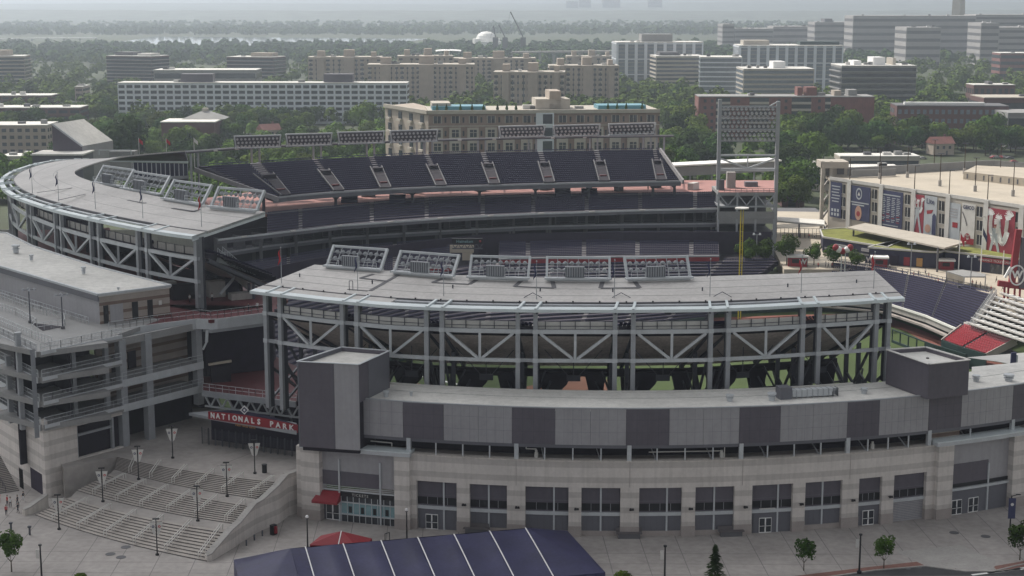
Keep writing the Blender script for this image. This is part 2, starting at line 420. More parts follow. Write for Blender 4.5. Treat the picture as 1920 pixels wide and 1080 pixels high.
for x0, x1, kind in bays:
    a, b = SX(x0), SX(x1); w = b - a; zl = fz(1240, 962); zu = fz(1240, 948)
    inf = part('shopfront', MB().cbox(FAC, a, b, .45, .6, zl, zW), 'panel_dark', stand)
    lo = MB().cbox(FAC, a, b, .45, .6, 0.0 if kind != 'w' else .8, zl - .5)
    if kind == 'g':
        rd = part('roller_door', lo, 'panel_light', inf)
        mm = MB()
        for k in range(14): mm.cbox(FAC, a + .1, b - .1, .42, .46, .3 + k * .28, .34 + k * .28)
        part('slat_lines', mm, 'panel_mid', rd)
    else: part('lower_panel', lo, 'panel_mid', inf)
    if kind == 'w':
        part('plinth', MB().cbox(FAC, a, b, .3, .7, 0, .8), 'stone_base', inf)
        mm = MB()
        for k in range(1, 7): mm.cbox(FAC, a + w * k / 7 - .02, a + w * k / 7 + .02, .43, .46, .85, zl - .55)
        part('panel_seams', mm, 'panel_dark', inf)
    part('louvre', MB().cbox(FAC, a, b, .40, .47, zl + .25, zu + .2), 'black', inf)
    part('ledge', MB().cbox(FAC, a, b, .15, .5, zl - .5, zl + .02), 'steel_light', inf)
    part('seam', MB().cbox(FAC, a, b, .43, .47, zu + .55, zu + .62), 'panel_mid', inf)
    nm = [.66] if kind in 'd' or x0 in (985, 1198, 1409) else ([.5] if kind != 'g' and kind != 'D1' else [])
    for f in nm: part('mullion', MB().cbox(FAC, a + w * f - .13, a + w * f + .13, .28, .5, 0 if kind != 'w' else .8, zW), 'steel_light', inf)
    for k in range(1, 4): part('louvre_bar', MB().cbox(FAC, a + w * k / 4 - .03, a + w * k / 4 + .03, .37, .41, zl + .25, zu + .2), 'steel', inf)
    if kind[0] in 'dD':
        s0 = a + w * (.36 if kind != 'D1' else .5)
        part('door_surround', MB().cbox(FAC, s0 - 1.9, s0 + 1.9, .36, .46, 0, 3.9), 'panel_mid', inf)
        door_pair(inf, s0)
        if kind == 'D': part('door_sign', MB().cbox(FAC, s0 - 1.0, s0 + 1.6, .30, .38, 3.6, 3.95), 'offwhite', inf)
# wall lamps on the piers
for i in range(2, len(edges) - 2, 2):
    s0 = (edges[i] + edges[i + 1]) / 2 + .1
    if i % 2: continue
    p = FAC.at(s0, -.25); q = FAC.at(s0, -.85); q2 = FAC.at(s0 + .35, -.8)
    m = MB().beam((*p, 4.6), (*q, 4.75), .09).tube((*q, 4.85), (*q, 4.5), .16, .22).tube((*q2, 4.8), (*q2, 4.5), .14, .2)
    part('wall_lamp', m, 'black', stand)
# open service storey between stone band and cladding
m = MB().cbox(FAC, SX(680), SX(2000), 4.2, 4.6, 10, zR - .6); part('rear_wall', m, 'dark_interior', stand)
part('service_floor', MB().cbox(FAC, SX(680), SX(2000), 1.2, 4.4, zB - .5, zB - .15), 'stone_base', stand)
part('soffit_beam', MB().cbox(FAC, SX(675), SX(2000), .1, .7, zP0 - .55, zP0 - .004), 'panel_mid', stand)
colx = [766, 968, 1180, 1390, 1590, 1742, 1897]
sub = [(680, 766, 1), (766, 968, 4), (968, 1180, 4), (1180, 1390, 4), (1390, 1590, 4), (1590, 1742, 4), (1742, 1897, 2)]
for x in colx: part('column', MB().cbox(FAC, fs(x, 850) - .33, fs(x, 850) + .33, .0, .55, zB if x < 1700 else zB - .2, zP0 - .004), 'steel_light', stand)
for a, b, n in sub:
    for k in range(1, n):
        s0 = fs(a + (b - a) * k / n, 850); part('post', MB().cbox(FAC, s0 - .1, s0 + .1, .2, .4, zB, zP0 - .56), 'steel_light', stand)
        if x and k % 2 and a > 900:
            p = FAC.at(s0 - .1, .4); q = FAC.at(s0 - .9, 3.0); part('strut', MB().beam((*p, zB), (*q, zP0 - .5), .14), 'steel', stand)
pm = MB()
def pipe(pts, r=.09):
    m = MB()
    for a, b in zip(pts[:-1], pts[1:]): m.tube(a, b, r, n=6)
    return m
def FP(x, z, o=1.2): return (*FAC.at(fs(x, 850), o), z)
part('pipe', pipe([FP(690, zB + 1.3), FP(730, zB + 1.25), FP(730, zB + .2)]), 'offwhite', stand)
part('pipe', pipe([FP(1218, zB + 1.2), FP(1355, zB + 1.2), FP(1355, zB + .2), FP(1362, zB + .2), FP(1362, zP0 - .6)]), 'offwhite', stand)
part('pipe', pipe([FP(985, zP0 - .6), FP(985, zB + 1.5), FP(1004, zB + 1.5), FP(1004, zB)]), 'offwhite', stand)
for x in (1004, 1357, 1643): part('pump', MB().cyl(*FAC.at(fs(x, 850), 1.3), zB - .1, .32, 1.0).cyl(*FAC.at(fs(x, 850), 1.3), zB + .9, .2, .4), 'offwhite', stand)
# cladding panels
pan = [(673, 756, 0), (756, 832, 1), (832, 897, 0), (897, 960, 0), (960, 1041, 1), (1041, 1107, 0), (1107, 1174, 0), (1174, 1255, 1), (1255, 1319, 0), (1319, 1386, 0), (1386, 1463, 1), (1463, 1524, 0), (1524, 1588, 0), (1588, 1648, 1), (1648, 1695, 0), (1695, 1740, 0), (1740, 1801, 1), (1801, 1847, 0), (1847, 1896, 0), (1896, 1960, 1), (1960, 2010, 0)]
for a, b, k in pan:
    o = part('cladding_panel', MB().cbox(FAC, fs(a, 800) + .02, fs(b, 800) - .02, -.05 - .02 * k, .3, zP0, zR - .1), 'panel_dark' if k else 'panel_light', stand)
    L_ = fs(b, 800) - fs(a, 800); sm = MB()
    for z in (zP0 + 2.0, zP0 + 4.0): sm.cbox(FAC, fs(a, 800) + .03, fs(b, 800) - .03, -.054 - .02 * k, -.02, z - .012, z + .012)
    for q in (.25, .5, .75): sm.cbox(FAC, fs(a, 800) + L_ * q - .012, fs(a, 800) + L_ * q + .012, -.055 - .02 * k, -.02, zP0 + .02, zR - .14)
    part('panel_joints', sm, 'panel_mid' if not k else 'panel_joint', o)
rs0 = fs(673, 760); rs1 = fs(2010, 720)
roofm = MB().cbox(FAC, rs0, rs1, .32, 11.0, zR - .6, zR - .22)
lr = part('roof', roofm, 'roof_membrane', stand)
part('roof_edge', MB().cbox(FAC, rs0, rs1, -.12, .32, zR - .1, zR + .06), 'steel', lr)
part('roof_curb', MB().cbox(FAC, rs0, fs(1664, 714), 10.6, 11.0, zR - .22, zR + .12), 'offwhite', lr)
part('roof_seam', MB().cbox(FAC, rs0 + 1, rs1, 7.2, 7.3, zR - .22, zR - .19), 'grey_facade', lr)
# white roof apron behind the right-hand box, lit
part('rear_roof', MB().prism([pz(1822, 733, zR - .5)[:2], pz(1822, 690, zR - .5)[:2], pz(2010, 672, zR - .5)[:2], pz(2010, 715, zR - .5)[:2]], zR - 1.2, zR - .3), 'roof_white', lr)
# ---- left pavilion: ticket windows
pavs = [(560, 577), (577, 607)]
def hz(x, y): return FAC.hit(x, y)[1]
zT = hz(660, 838)
for a, b in ((560, 572), (572, 606), (744, 772)):
    o0 = -1.1 if a > 570 else -.4
    p = part('pier', MB().cbox(FAC, SX(a), SX(b), o0, 1.4, 1.7, zT - .6), 'stone', stand)
    part('pier_base', MB().cbox(FAC, SX(a) - .03, SX(b) + .03, o0 - .07, 1.4, 0, 1.7), 'stone_base', p)
part('lintel_beam', MB().cbox(FAC, SX(572), SX(774), -1.25, 1.3, zT - .6, zT), 'steel_light', stand)
part('lintel_beam', MB().cbox(FAC, SX(572), SX(774), -1.32, 1.3, zT, zT + .18), 'fascia', stand)
tw = part('ticket_wall', MB().cbox(FAC, SX(606), SX(744), .1, .5, 6.0, zT - .6), 'panel_light', stand)
part('dark_panel', MB().cbox(FAC, SX(606), SX(711), .02, .1, 5.9, hz(660, 886)), 'panel_dark', tw)
part('grille', MB().cbox(FAC, SX(606), SX(744), -.15, .1, 5.05, 5.25).cbox(FAC, SX(606), SX(744), -.15, -.05, 5.5, 5.56).cbox(FAC, SX(606), SX(744), -.15, -.05, 5.8, 5.86), 'steel_light', tw)
tk = part('ticket_windows', MB().cbox(FAC, SX(638), SX(744), .1, .4, 0, 5.0), 'glass', stand)
part('sign_band', MB().cbox(FAC, SX(638), SX(744), -.05, .1, 4.2, 4.9), 'black', tk)
for k in range(9):
    a = SX(640) + (SX(743) - SX(640)) * k / 9; w = (SX(743) - SX(640)) / 9
    part('pane', MB().cbox(FAC, a + .06, a + w - .06, .04, .1, 1.4, 3.2), 'glass_teal', tk)
    part('pane', MB().cbox(FAC, a + .06, a + w - .06, .04, .1, 3.35, 4.1), 'glass', tk)
    if k % 2: part('counter_window', MB().cbox(FAC, a + .25, a + w - .25, -.0, .04, 1.55, 2.6), 'black', tk)
    part('mullion', MB().cbox(FAC, a - .05, a + .05, -.02, .1, 0, 4.2), 'steel_light', tk)
part('counter', MB().cbox(FAC, SX(638), SX(744), -.2, .1, 3.2, 3.33).cbox(FAC, SX(638), SX(744), -.3, .1, 1.25, 1.4), 'steel_light', tk)
for x in (637.5, 714): part('post', MB().cbox(FAC, SX(x) - .12, SX(x) + .12, -.2, .1, 0, zT - 2.2), 'steel_light', tk)
c0 = FAC.at(SX(676), -.12); dx = FAC.ang(SX(676))
text('sign_letters', 'TICKETS', .62, (*c0, 4.56), (math.cos(dx), math.sin(dx), 0), (0, 0, 1), 'offwhite', tk, spacing=1.25)
dp = part('entrance_wall', MB().cbox(FAC, SX(606), SX(637), .3, .6, 0, 5.0), 'panel_mid', stand)
door_pair(dp, SX(623), 2.3, 2.7, .15)
# ---- right pavilion
a, b = SX(1748), SX(1775)
for u, v, o0 in ((1748, 1776, -1.1), (1886, 1912, -1.1), (1912, 2010, -.3)):
    p = part('pier', MB().cbox(FAC, SX(u), SX(v), o0, 1.4, 1.7, zT - .3), 'stone', stand)
    part('pier_base', MB().cbox(FAC, SX(u) - .03, SX(v) + .03, o0 - .07, 1.4, 0, 1.7), 'stone_base', p)
part('lintel_beam', MB().cbox(FAC, SX(1744), SX(1912), -1.25, 1.3, zT - .3, zT + .3), 'steel_light', stand)
part('lintel_beam', MB().cbox(FAC, SX(1744), SX(1912), -1.32, 1.3, zT + .3, zT + .48), 'fascia', stand)
pw = part('entrance_wall', MB().cbox(FAC, SX(1776), SX(1886), .1, .5, 0, zT - .3), 'panel_light', stand)
part('dark_panel', MB().cbox(FAC, SX(1776), SX(1849), .0, .1, 4.9, zW + .6), 'panel_dark', pw)
part('louvre', MB().cbox(FAC, SX(1776), SX(1886), -.05, .1, 4.6, 5.2), 'black', pw)
part('ledge', MB().cbox(FAC, SX(1776), SX(1886), -.3, .1, 4.1, 4.5), 'steel_light', pw)
part('lower_panel', MB().cbox(FAC, SX(1776), SX(1886), .0, .1, 0, 4.1), 'panel_mid', pw)
part('mullion', MB().cbox(FAC, SX(1849) - .14, SX(1849) + .14, -.2, .1, 0, 8), 'steel_light', pw)
door_pair(pw, SX(1793), 2.0, 2.5, -.1); door_pair(pw, SX(1824), 2.0, 2.5, -.1)
m = MB().cbox(FAC, fs(1746, 815), fs(1808, 815), 1.2, 1.4, zB + .3, zP0 - .55); part('stripe_wall', m, 'stone_brown', stand)
# ---- stair tower at the gate and plant box on the right
def tower(name, label, px, z1, z0, mats):
    P_ = [pz(x, y, z1)[:2] for x, y in px]
    t = thing(name, label, 'tower', (*P_[0], z0))
    return t, P_
tw_, P_ = tower('stair_tower', 'tall light and dark grey panelled stair tower beside the stadium gate sign', [(557, 678), (672, 684), (730, 658), (640, 651)], 26.4, 10, None)
A, B, C_, D_ = P_
def wallseg(m, p, q, z0, z1, th=.25, mi=0):
    d = np.array(V2(p, q)); n = np.array((-d[1], d[0])) / np.hypot(*d) * th
    return m.prism([p, q, (q[0] + n[0], q[1] + n[1]), (p[0] + n[0], p[1] + n[1])], z0, z1, mi)
zt0 = zT + .2
M_ = lerp(A, B, .60); 
part('panel', wallseg(MB(), A, lerp(A, B, .598), zt0, 26.4), 'panel_dark', tw_)
part('panel', wallseg(MB(), lerp(A, B, .602), B, zt0, 26.4), 'panel_light', tw_)
part('panel', wallseg(MB(), lerp(B, C_, .01), lerp(B, C_, .30), 20.3, 26.4), 'panel_dark', tw_)
part('panel', wallseg(MB(), lerp(B, C_, .31), C_, 20.3, 26.4), 'panel_mid', tw_)
part('panel', wallseg(MB(), C_, D_, 12, 26.4), 'panel_dark', tw_); part('panel', wallseg(MB(), D_, A, zt0, 26.4), 'panel_mid', tw_)
part('roof', MB().prism([lerp(A, C_, .03), lerp(B, D_, .03), lerp(C_, A, .03), lerp(D_, B, .03)], 25.6, 25.8), 'roof_membrane', tw_)
m = MB()
for p, q in ((A, B), (B, C_), (C_, D_), (D_, A)): m.beam((*p, 26.45), (*q, 26.45), .4, .1)
part('coping', m, 'steel_light', tw_)
part('core', MB().prism([lerp(A, C_, .04), lerp(B, D_, .04), lerp(C_, A, .04), lerp(D_, B, .04)], 12, 25.5), 'dark_interior', tw_)
bx = [pz(x, y, 26.0)[:2] for x, y in [(1663, 656), (1742, 683), (1818, 675), (1735, 651)]]
rb_ = thing('plant_box', 'dark grey windowless plant box with a pale flat roof on the stadium roof', 'roof box', (*bx[0], zR))
for i in range(4): part('panel', wallseg(MB(), bx[i], bx[(i + 1) % 4], zR - .15, 26), 'panel_dark', rb_)
part('roof', MB().prism([lerp(bx[i], bx[(i + 2) % 4], .03) for i in range(4)], 25.2, 25.4), 'roof_white', rb_)
m = MB()
for i in range(4): m.beam((*bx[i], 26.05), (*bx[(i + 1) % 4], 26.05), .55, .12)
part('coping', m, 'offwhite', rb_)
part('drain', MB().cyl(*lerp(bx[0], bx[2], .5), 25.4, .25, .15), 'black', rb_)
# ---- canopy of the near stand
CF = [(468, 545), (540, 554), (600, 561), (720, 572), (800, 576), (880, 578.5), (1000, 580.5), (1180, 581), (1330, 579.5), (1430, 575.5), (1500, 571.5), (1600, 566), (1697, 559.5)]
CBk = [(590, 496), (720, 507), (860, 516), (1000, 520), (1160, 521.5), (1295, 519), (1450, 514), (1550, 510.5), (1640, 507)]
zC = 33.4
cf = Curve([pz(x, y, zC) for x, y in CF]); cbk = Curve([pz(x, y, 35.6) for x, y in CBk])
def CP_(f, t, dz=0):
    a = cf.at(f * cf.L); b = cbk.at(f * cbk.L)
    return (a[0] + (b[0] - a[0]) * t, a[1] + (b[1] - a[1]) * t, zC + 2.2 * t + dz)
cano = thing('stadium_canopy', 'long light grey curved canopy roof over the near upper deck, in front of the field', 'canopy', CP_(.5, .5), )
def csheet(f0, f1, t0, t1, th, mat_, name, par, up=0, n=None):
    n = n or max(2, int((f1 - f0) * 60)); m = MB()
    fs_ = [f0 + (f1 - f0) * i / n for i in range(n + 1)]
    top = [[CP_(f, t, up) for f in fs_] for t in (t0, (t0 + t1) / 2, t1)]; bot = [[(x, y, z - th) for x, y, z in r] for r in top]
    m.sheet(top); m.sheet([r[::-1] for r in bot]); m.sheet([bot[0], top[0]]); m.sheet([top[-1], bot[-1]])
    m.quad(top[0][0], top[-1][0], bot[-1][0], bot[0][0]); m.quad(top[0][-1], bot[0][-1], bot[-1][-1], top[-1][-1])
    return part(name, m, mat_, par)
csheet(0, 1, 0, .085, .5, 'fascia', 'fascia', cano)
csheet(0, 1, .21, 1, .35, 'canopy_roof', 'roof_sheet', cano, .0)
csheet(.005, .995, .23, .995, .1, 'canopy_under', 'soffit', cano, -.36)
csheet(0, 1, .205, .222, .5, 'canopy_mark', 'gutter', cano, .05)
for t in (.42, .63, .84): csheet(0.002, .998, t, t + .006, .02, 'grey_facade', 'roof_seam', cano, .022)
slot0 = cf.sx(723, 572) / cf.L; slot1 = cf.sx(1508, 571) / cf.L
csheet(0, slot0, .086, .20, .3, 'canopy_roof', 'apron', cano, -.02); csheet(slot1, 1, .086, .20, .3, 'canopy_roof', 'apron', cano, -.02)
csheet(slot0, slot1, .150, .19, .25, 'steel', 'slot_beam', cano, -.1)
pairs_top = [(500, 527), (643, 670), (800, 829), (971, 1004), (1153, 1187), (1332, 1365), (1504, 1534), (1641, 1664)]
for a, b in pairs_top:
    for x in (a, b):
        f = cf.sx(x, 578) / cf.L
        p = CP_(f, .0, .02); q = CP_(f, .215, .02); part('cross_beam', MB().beam(p, q, .42, .34), 'fascia', cano)
        part('rafter', MB().beam(CP_(f, .05, -.75), CP_(f, .97, -.75), .3, .6), 'steel_dark', cano)
for f in [i / 26 for i in range(1, 26)]:
    part('gutter_light', MB().cyl(*CP_(f, .20)[:2], CP_(f, .2)[2] + .1, .14, .22, 6), 'black', cano)
# dark painted outlines on the sheet
def mark(pts, w=.75):
    m = MB()
    for (x0, y0), (x1, y1) in zip(pts[:-1], pts[1:]):
        a = canp(x0, y0); b = canp(x1, y1); m.beam(a, b, w, .05)
    part('roof_marking', m, 'canopy_mark', cano)
def canp(x, y):
    # intersect the sight line with the tilted sheet
    z = 34.5
    for _ in range(6):
        p = pz(x, y, z); best = min(((CP_(f / 200, t / 20), f, t) for f in range(0, 201, 1) for t in (4, 10, 16, 20)), key=lambda q: (q[0][0] - p[0]) ** 2 + (q[0][1] - p[1]) ** 2)
        f, t = best[1] / 200, None
        a = CP_(f, 0); b = CP_(f, 1); d = np.array(b[:2]) - np.array(a[:2]); t = float(np.dot(np.array(p[:2]) - np.array(a[:2]), d) / np.dot(d, d))
        z = zC + 2.2 * t
    return (p[0], p[1], z + .03)
mark([(700, 513), (676, 521), (729, 527)]); mark([(750, 512), (694, 546)]); mark([(839, 517), (811, 529), (880, 532), (897, 520)])
mark([(978, 523), (965, 536), (1039, 538.5), (1036, 524)]); mark([(1130, 524), (1126, 538.5), (1199, 537.5), (1190, 524)])
mark([(652, 543), (690, 546)], .5)
hm = MB(); p = canp(655, 545); hm.beam(p, (p[0], p[1], p[2] + 1.6), .1).beam((p[0] + .6, p[1], p[2]), (p[0] + .6, p[1], p[2] + 1.6), .1).beam((p[0], p[1], p[2] + 1.6), (p[0] + .6, p[1], p[2] + 1.6), .1)
part('roof_ladder', hm, 'steel_dark', cano)
for x, y in ((698, 532), (849, 540), (1013, 546), (1149, 547), (1317, 545), (1477, 538), (1606, 529), (562, 519)):
    p = canp(x, y); part('roof_vent', MB().cyl(p[0], p[1], p[2] - .03, .12, .6, 6), 'steel_dark', cano)
for x, y in ((1165, 560), (1355, 558), (999, 560)):
    p = canp(x - 17, y + 0); q = canp(x + 17, y); mid = lerp(p, q, .5); part('safety_hoop', MB().beam(p, (mid[0], mid[1] + .6, mid[2] + .7), .09).beam((mid[0], mid[1] + .6, mid[2] + .7), q, .09), 'steel_dark', cano)
# ---- columns and trusses under it (parts of the stand)
cc = Curve([cf.at(q, 1.3) for q in np.linspace(0, cf.L, 60)])
z1 = cc.hit(1180, 622)[1]; z0 = cc.hit(1180, 676)[1]; zpar = cc.hit(1180, 605)[1]
ends = []
for i, (a, b) in enumerate(pairs_top):
    pr_ = []
    for x in (a, b):
        s0 = cc.sx(x, 640)
        zb = zR - .8 if i not in (0,) else 13.0
        if i == 7: zb = 19.0
        p = cc.at(s0)
        part('column', MB().cbox(cc, s0 - .36, s0 + .36, -.3, .3, zb, 33.0), 'steel', stand)
        part('column_web', MB().cbox(cc, s0 - .16, s0 + .16, .31, 1.5, zb, 33.2), 'steel_dark', stand)
        pr_.append(s0)
        for zz in (z1, z0): part('connection_plate', MB().cbox(cc, s0 - .45, s0 + .45, -.38, -.31, zz - .35, zz + .35), 'steel_light', stand)
    ends.append(pr_)
for i in range(8):
    a, b = ends[i]
    for zz in (z0, z1): part('tie_beam', MB().cbox(cc, a + .37, b - .37, -.18, .18, zz - .28, zz + .28), 'steel', stand)
    if i < 7:
        a, b = ends[i][1] + .38, ends[i + 1][0] - .38; mid = (a + b) / 2
        part('top_chord', MB().cbox(cc, a, b, -.22, .22, z1 - .35, z1 + .3), 'steel_light', stand)
        part('bottom_chord', MB().cbox(cc, a, b, -.22, .22, z0 - .32, z0 + .26), 'steel_light', stand)
        pm_ = cc.at(mid)
        for e in (a + .4, b - .4): part('brace', MB().beam((*cc.at(e), z1 - .35), (*cc.at(mid + (.35 if e > mid else -.35)), z0 + .26), .5, .42), 'steel_light', stand)
        part('brace_post', MB().beam((*pm_, z1 - .35), (*pm_, z0 + .26), .42, .32), 'steel_light', stand)
        part('parapet', MB().cbox(cc, a, b, .55, .7, z1 + .3, zpar), 'offwhite', stand)
        rm = MB()
        for k in range(5): rm.cbox(cc, a + (b - a) * (k + .5) / 5 - .06, a + (b - a) * (k + .5) / 5 + .06, .38, .5, z1 + .2, zpar + .2)
        rm.cbox(cc, a, b, .40, .48, zpar + .12, zpar + .2).cbox(cc, a, b, .40, .48, z1 + .75, z1 + .83)
        part('handrail', rm, 'steel_dark', stand)
        # hanging box between the raker frames
        q = cc.at(mid, 9); part('hanging_screen', MB().box(q[0], q[1], z0 - 5.6, 2.3, .3, 1.0, cc.ang(mid)).beam((q[0], q[1], z0 - 4.6), (q[0], q[1], z0), .15).beam((q[0] - .9, q[1], z0 - 4.7), (q[0] - 5, q[1], z0), .12).beam((q[0] + .9, q[1], z0 - 4.7), (q[0] + 5, q[1], z0), .12), 'steel_dark', stand)
        q = cc.at(mid, 5); part('loudspeaker', MB().box(q[0], q[1], 31.5, 1.0, .6, .8, cc.ang(mid)).beam((q[0], q[1], 32), (q[0], q[1], 34), .1), 'black', stand)
# upper deck: seats facing the field, brown underside towards us
qs = np.linspace(ends[0][0], ends[-1][1], 40)
Bp = [(*cc.at(q, 2.2), z1 + .3) for q in qs]; Fp = [(*cc.at(q, 19.0), 21.2) for q in qs]
tier(stand, Fp, Bp, 20, [i / 9 for i in range(1, 9)])
part('deck_underside', MB().sheet([[(*cc.at(q, 1.5), z1 - 1.1) for q in qs], [(*cc.at(q, 10), (z1 - 1.1 + 19.65) / 2) for q in qs], [(*cc.at(q, 18.6), 19.65) for q in qs]]), 'underside', stand)
part('deck_header', MB().cbox(cc, qs[0], qs[-1], 16.0, 16.4, 18.35, 19.7), 'dark_interior', stand)
part('deck_front', MB().cbox(cc, qs[0], qs[-1], 18.7, 19.1, 19.9, 22.1), 'concrete', stand)
for i, (a, b) in enumerate(ends):
    for s0 in (a, b):
        m = MB(); P3 = lambda o, z: (*cc.at(s0, o), z)
        m.beam(P3(.6, 29.3), P3(18.4, 19.4), .5, .8).beam(P3(17.5, 19.6), P3(8.5, 9.5), .6, .7).beam(P3(9, 24), P3(9, 6), .7).beam(P3(9, 14), P3(1, 20), .4).beam(P3(9, 14), P3(2.0, 24), .35).beam(P3(9, 19), P3(1, 14.5), .35)
        part('raker_frame', m, 'steel_dark', stand)
    for o, z in ((9, 17), (14, 16.2)):
        pass
    a3 = [(*cc.at(a, 9), 11), (*cc.at(b, 9), 16)]; a4 = [(*cc.at(b, 9), 11), (*cc.at(a, 9), 16)]
    part('raker_bracing', MB().beam(*a3, .3).beam(*a4, .3).beam((*cc.at(a, 9), 16), (*cc.at(b, 9), 16), .35).beam((*cc.at(a, 14), 16), (*cc.at(b, 14), 16), .3), 'steel_dark', stand)
    for q9, w9 in (((b + 3.1, 3.0), (a - 2.6, 1.9)) if 0 < i < 7 else (((b + 3.1, 3.0),) if i == 0 else ((a - 2.6, 2.2),))):
        sg_ = 1 if q9 > b else -1; c9 = cc.at(q9, 11); t9 = cc.ang(q9); ex = (math.cos(t9), math.sin(t9))
        P9 = lambda u, z, o=0: (c9[0] + ex[0] * u - ex[1] * o, c9[1] + ex[1] * u + ex[0] * o, z)
        m = MB(); o1 = [P9(-w9, 20.1), P9(w9, 20.1), P9(w9 * .75, 18.2), P9(w9 * .3 * -sg_ + .6, 15.5), P9(w9 * .3 * -sg_ - .6, 8), P9(-w9 * .6 * 1, 16.8)]
        m.quad(*o1[::-1]); o2 = [P9(*((-w9, 20.1), (w9, 20.1), (w9 * .75, 18.2), (w9 * .3 * -sg_ + .6, 15.5), (w9 * .3 * -sg_ - .6, 8), (-w9 * .6, 16.8))[k], 1.2) for k in range(6)]; m.quad(*o2)
        for k in range(6): m.quad(o1[k], o1[(k + 1) % 6], o2[(k + 1) % 6], o2[k])
        part('dark_mass', m, 'dark_interior', stand)  # added dark mass that covers part of the grass behind
    for s0 in (a, b):
        tr = MB().beam((*cc.at(s0, 9), 13.5), (*cc.at(s0 + (2.6 if s0 == b else -2.6), 11), 18.8), .28).beam((*cc.at(s0, 9), 11.5), (*cc.at(s0 + (4.2 if s0 == b else -4.2), 11), 17.2), .28).beam((*cc.at(s0, 9), 16.5), (*cc.at(s0 + (1.6 if s0 == b else -1.6), 11), 20.5), .25)
        part('raker_bracing', tr, 'steel_dark', stand)
# lower bowl of the near stand and its concourse
qs2 = np.linspace(6, cc.L - 4, 30)
part('concourse_slab', MB().cbox(FAC, fs(600, 800), fs(1990, 800), 4.7, 27, 5.0, 5.5), 'concrete', stand)
tier(stand, [(*cc.at(q, 42.0), -6.5) for q in qs2], [(*cc.at(q, 17.0), 4.4) for q in qs2], 20, [i / 9 for i in range(1, 9)], pitch=.8, name='lower_seating')
# rooftop fittings: things of their own
def vent(x, y, r=.45, h=1.1, lab='', z=None):
    p = pz(x, y, z or zR - .22); h *= .75; r *= .85; m = MB().cyl(p[0], p[1], p[2], r * .75, h * .45).cyl(p[0], p[1], p[2] + h * .45, r, h * .12).cyl(p[0], p[1], p[2] + h * .57, r * .65, h * .2).cyl(p[0], p[1], p[2] + h * .77, r * 1.1, h * .23)
    solo('roof_vent', m, 'steel_light', lab, 'roof vent', 'mushroom vents on the flat roofs')
vent(724, 744, .55, 1.3, 'small round roof vent beside the grey stair tower')
vent(771, 742, .3, .9, 'slim roof vent a little right of the one beside the stair tower')
vent(1368, 752, .7, 1.4, 'round roof vent left of the long metal duct on the near roof')
vent(1447, 751, .75, 1.7, 'round roof vent standing against the end of the long metal duct')
vent(1620, 738, .65, 1.3, 'round roof vent right of the long metal duct, near the dark plant box')
vent(1830, 716, .7, 1.5, 'round vent on the sunlit white roof right beside the dark plant box', zR - .3)
vent(1891, 715, .95, 1.6, 'wide drum vent on the sunlit white roof at the right edge', zR - .3)
vent(30, 474, .9, 2.2, 'tall vent at the left end of the left pavilion roof', 30.6)
vent(59, 488, .5, 1.5, 'small vent left of centre on the left pavilion roof', 30.6)
vent(157, 513, .55, 1.8, 'vent in a dished stain on the left pavilion roof', 30.6)
vent(222, 543, .3, .6, 'tiny vent near the striped corner of the left pavilion roof', 30.6)
p = pz(1458, 747, zR - .22); q = pz(1568, 741, zR - .22)
dr = thing('duct', 'long ribbed metal air duct with a unit lying on the near flat roof', 'duct', p)
d_ = Curve([p, q]); part('duct_run', MB().cbox(d_, 2.2, d_.L - 1, -.7, .7, zR, zR + 1.1), 'steel_light', dr)
part('duct_end', MB().prism([d_.at(d_.L - 1, -.7), d_.at(d_.L - 1, .7), d_.at(d_.L + 1, .1), d_.at(d_.L + 1, -.1)], zR + .6, zR + 1.1), 'steel_light', dr)
part('unit', MB().cbox(d_, -.8, 2.0, -1, 1, zR - .22, zR + 1.7), 'panel_mid', dr)
rbm = MB()
for k in range(9): rbm.cbox(d_, 2.8 + k * .9, 2.9 + k * .9, -.8, .8, zR - .2, zR + 1.15)
part('duct_ribs', rbm, 'steel', dr)
# ======================= light banks =======================
def make_bank(w=11.0, h=3.4, lit=False):
    t = local('light_bank', 'x', 'light bank')
    t['label'] = 'light bank'
    part('side_beam', MB().beam((-w / 2, 0, 0), (-w / 2, 2.5, h), .42, .5), 'steel_light', t)
    part('side_beam', MB().beam((w / 2, 0, 0), (w / 2, 2.5, h), .42, .5), 'steel_light', t)
    part('top_beam', MB().beam((-w / 2, 2.4, h - .15), (w / 2, 2.4, h - .15), .35, .4), 'steel_light', t)
    part('walkway', MB().box(0, -.35, -.15, w + .8, 1.3, .3).box(0, -.35, -.5, w, .3, .35), 'steel_light', t)
    cb = part('cabinet', MB().box(-.6, -.1, .2, 3.4, .6, 1.9), 'steel', t)
    m = MB()
    for k in range(8): m.box(-2.1 + k * .43, -.44, .25, .12, .1, 1.75)
    part('cabinet_doors', m, 'steel_dark', cb)
    for a, b in ((-w / 2 + .5, -2.6), (1.4, w / 2 - .4)):
        m = MB(); rail(m, [(a, -.9, .15), (b, -.9, .15)], 1.1, 1.3, .035); part('guardrail', m, 'steel_light', t)
    n = 9
    for r in range(2):
        for k in range(n):
            x = -w / 2 + .9 + (w - 1.8) * k / (n - 1); z = 1.25 + r * 1.05; y = 1.0 + r * .8
            part('floodlight', MB().tube((x, y + .35, z - .05), (x, y - .15, z + .1), .42, .2, 8, mi=0).tube((x, y + .36, z - .06), (x, y + .38, z - .065), .38, .38, 8, mi=1), ['steel', 'lamp_lens'], t)
    m = MB()
    for r in range(2):
        m.beam((-w / 2, .9 + r * .8, 1.2 + r * 1.05), (w / 2, .9 + r * .8, 1.2 + r * 1.05), .12)
    for k in range(7): m.beam((-w / 2 + w * k / 6, -.1, .1), (-w / 2 + w * k / 6, 2.4, h - .2), .12)
    part('lamp_rack', m, 'steel', t)
    return t
bank = make_bank(); used = [True]
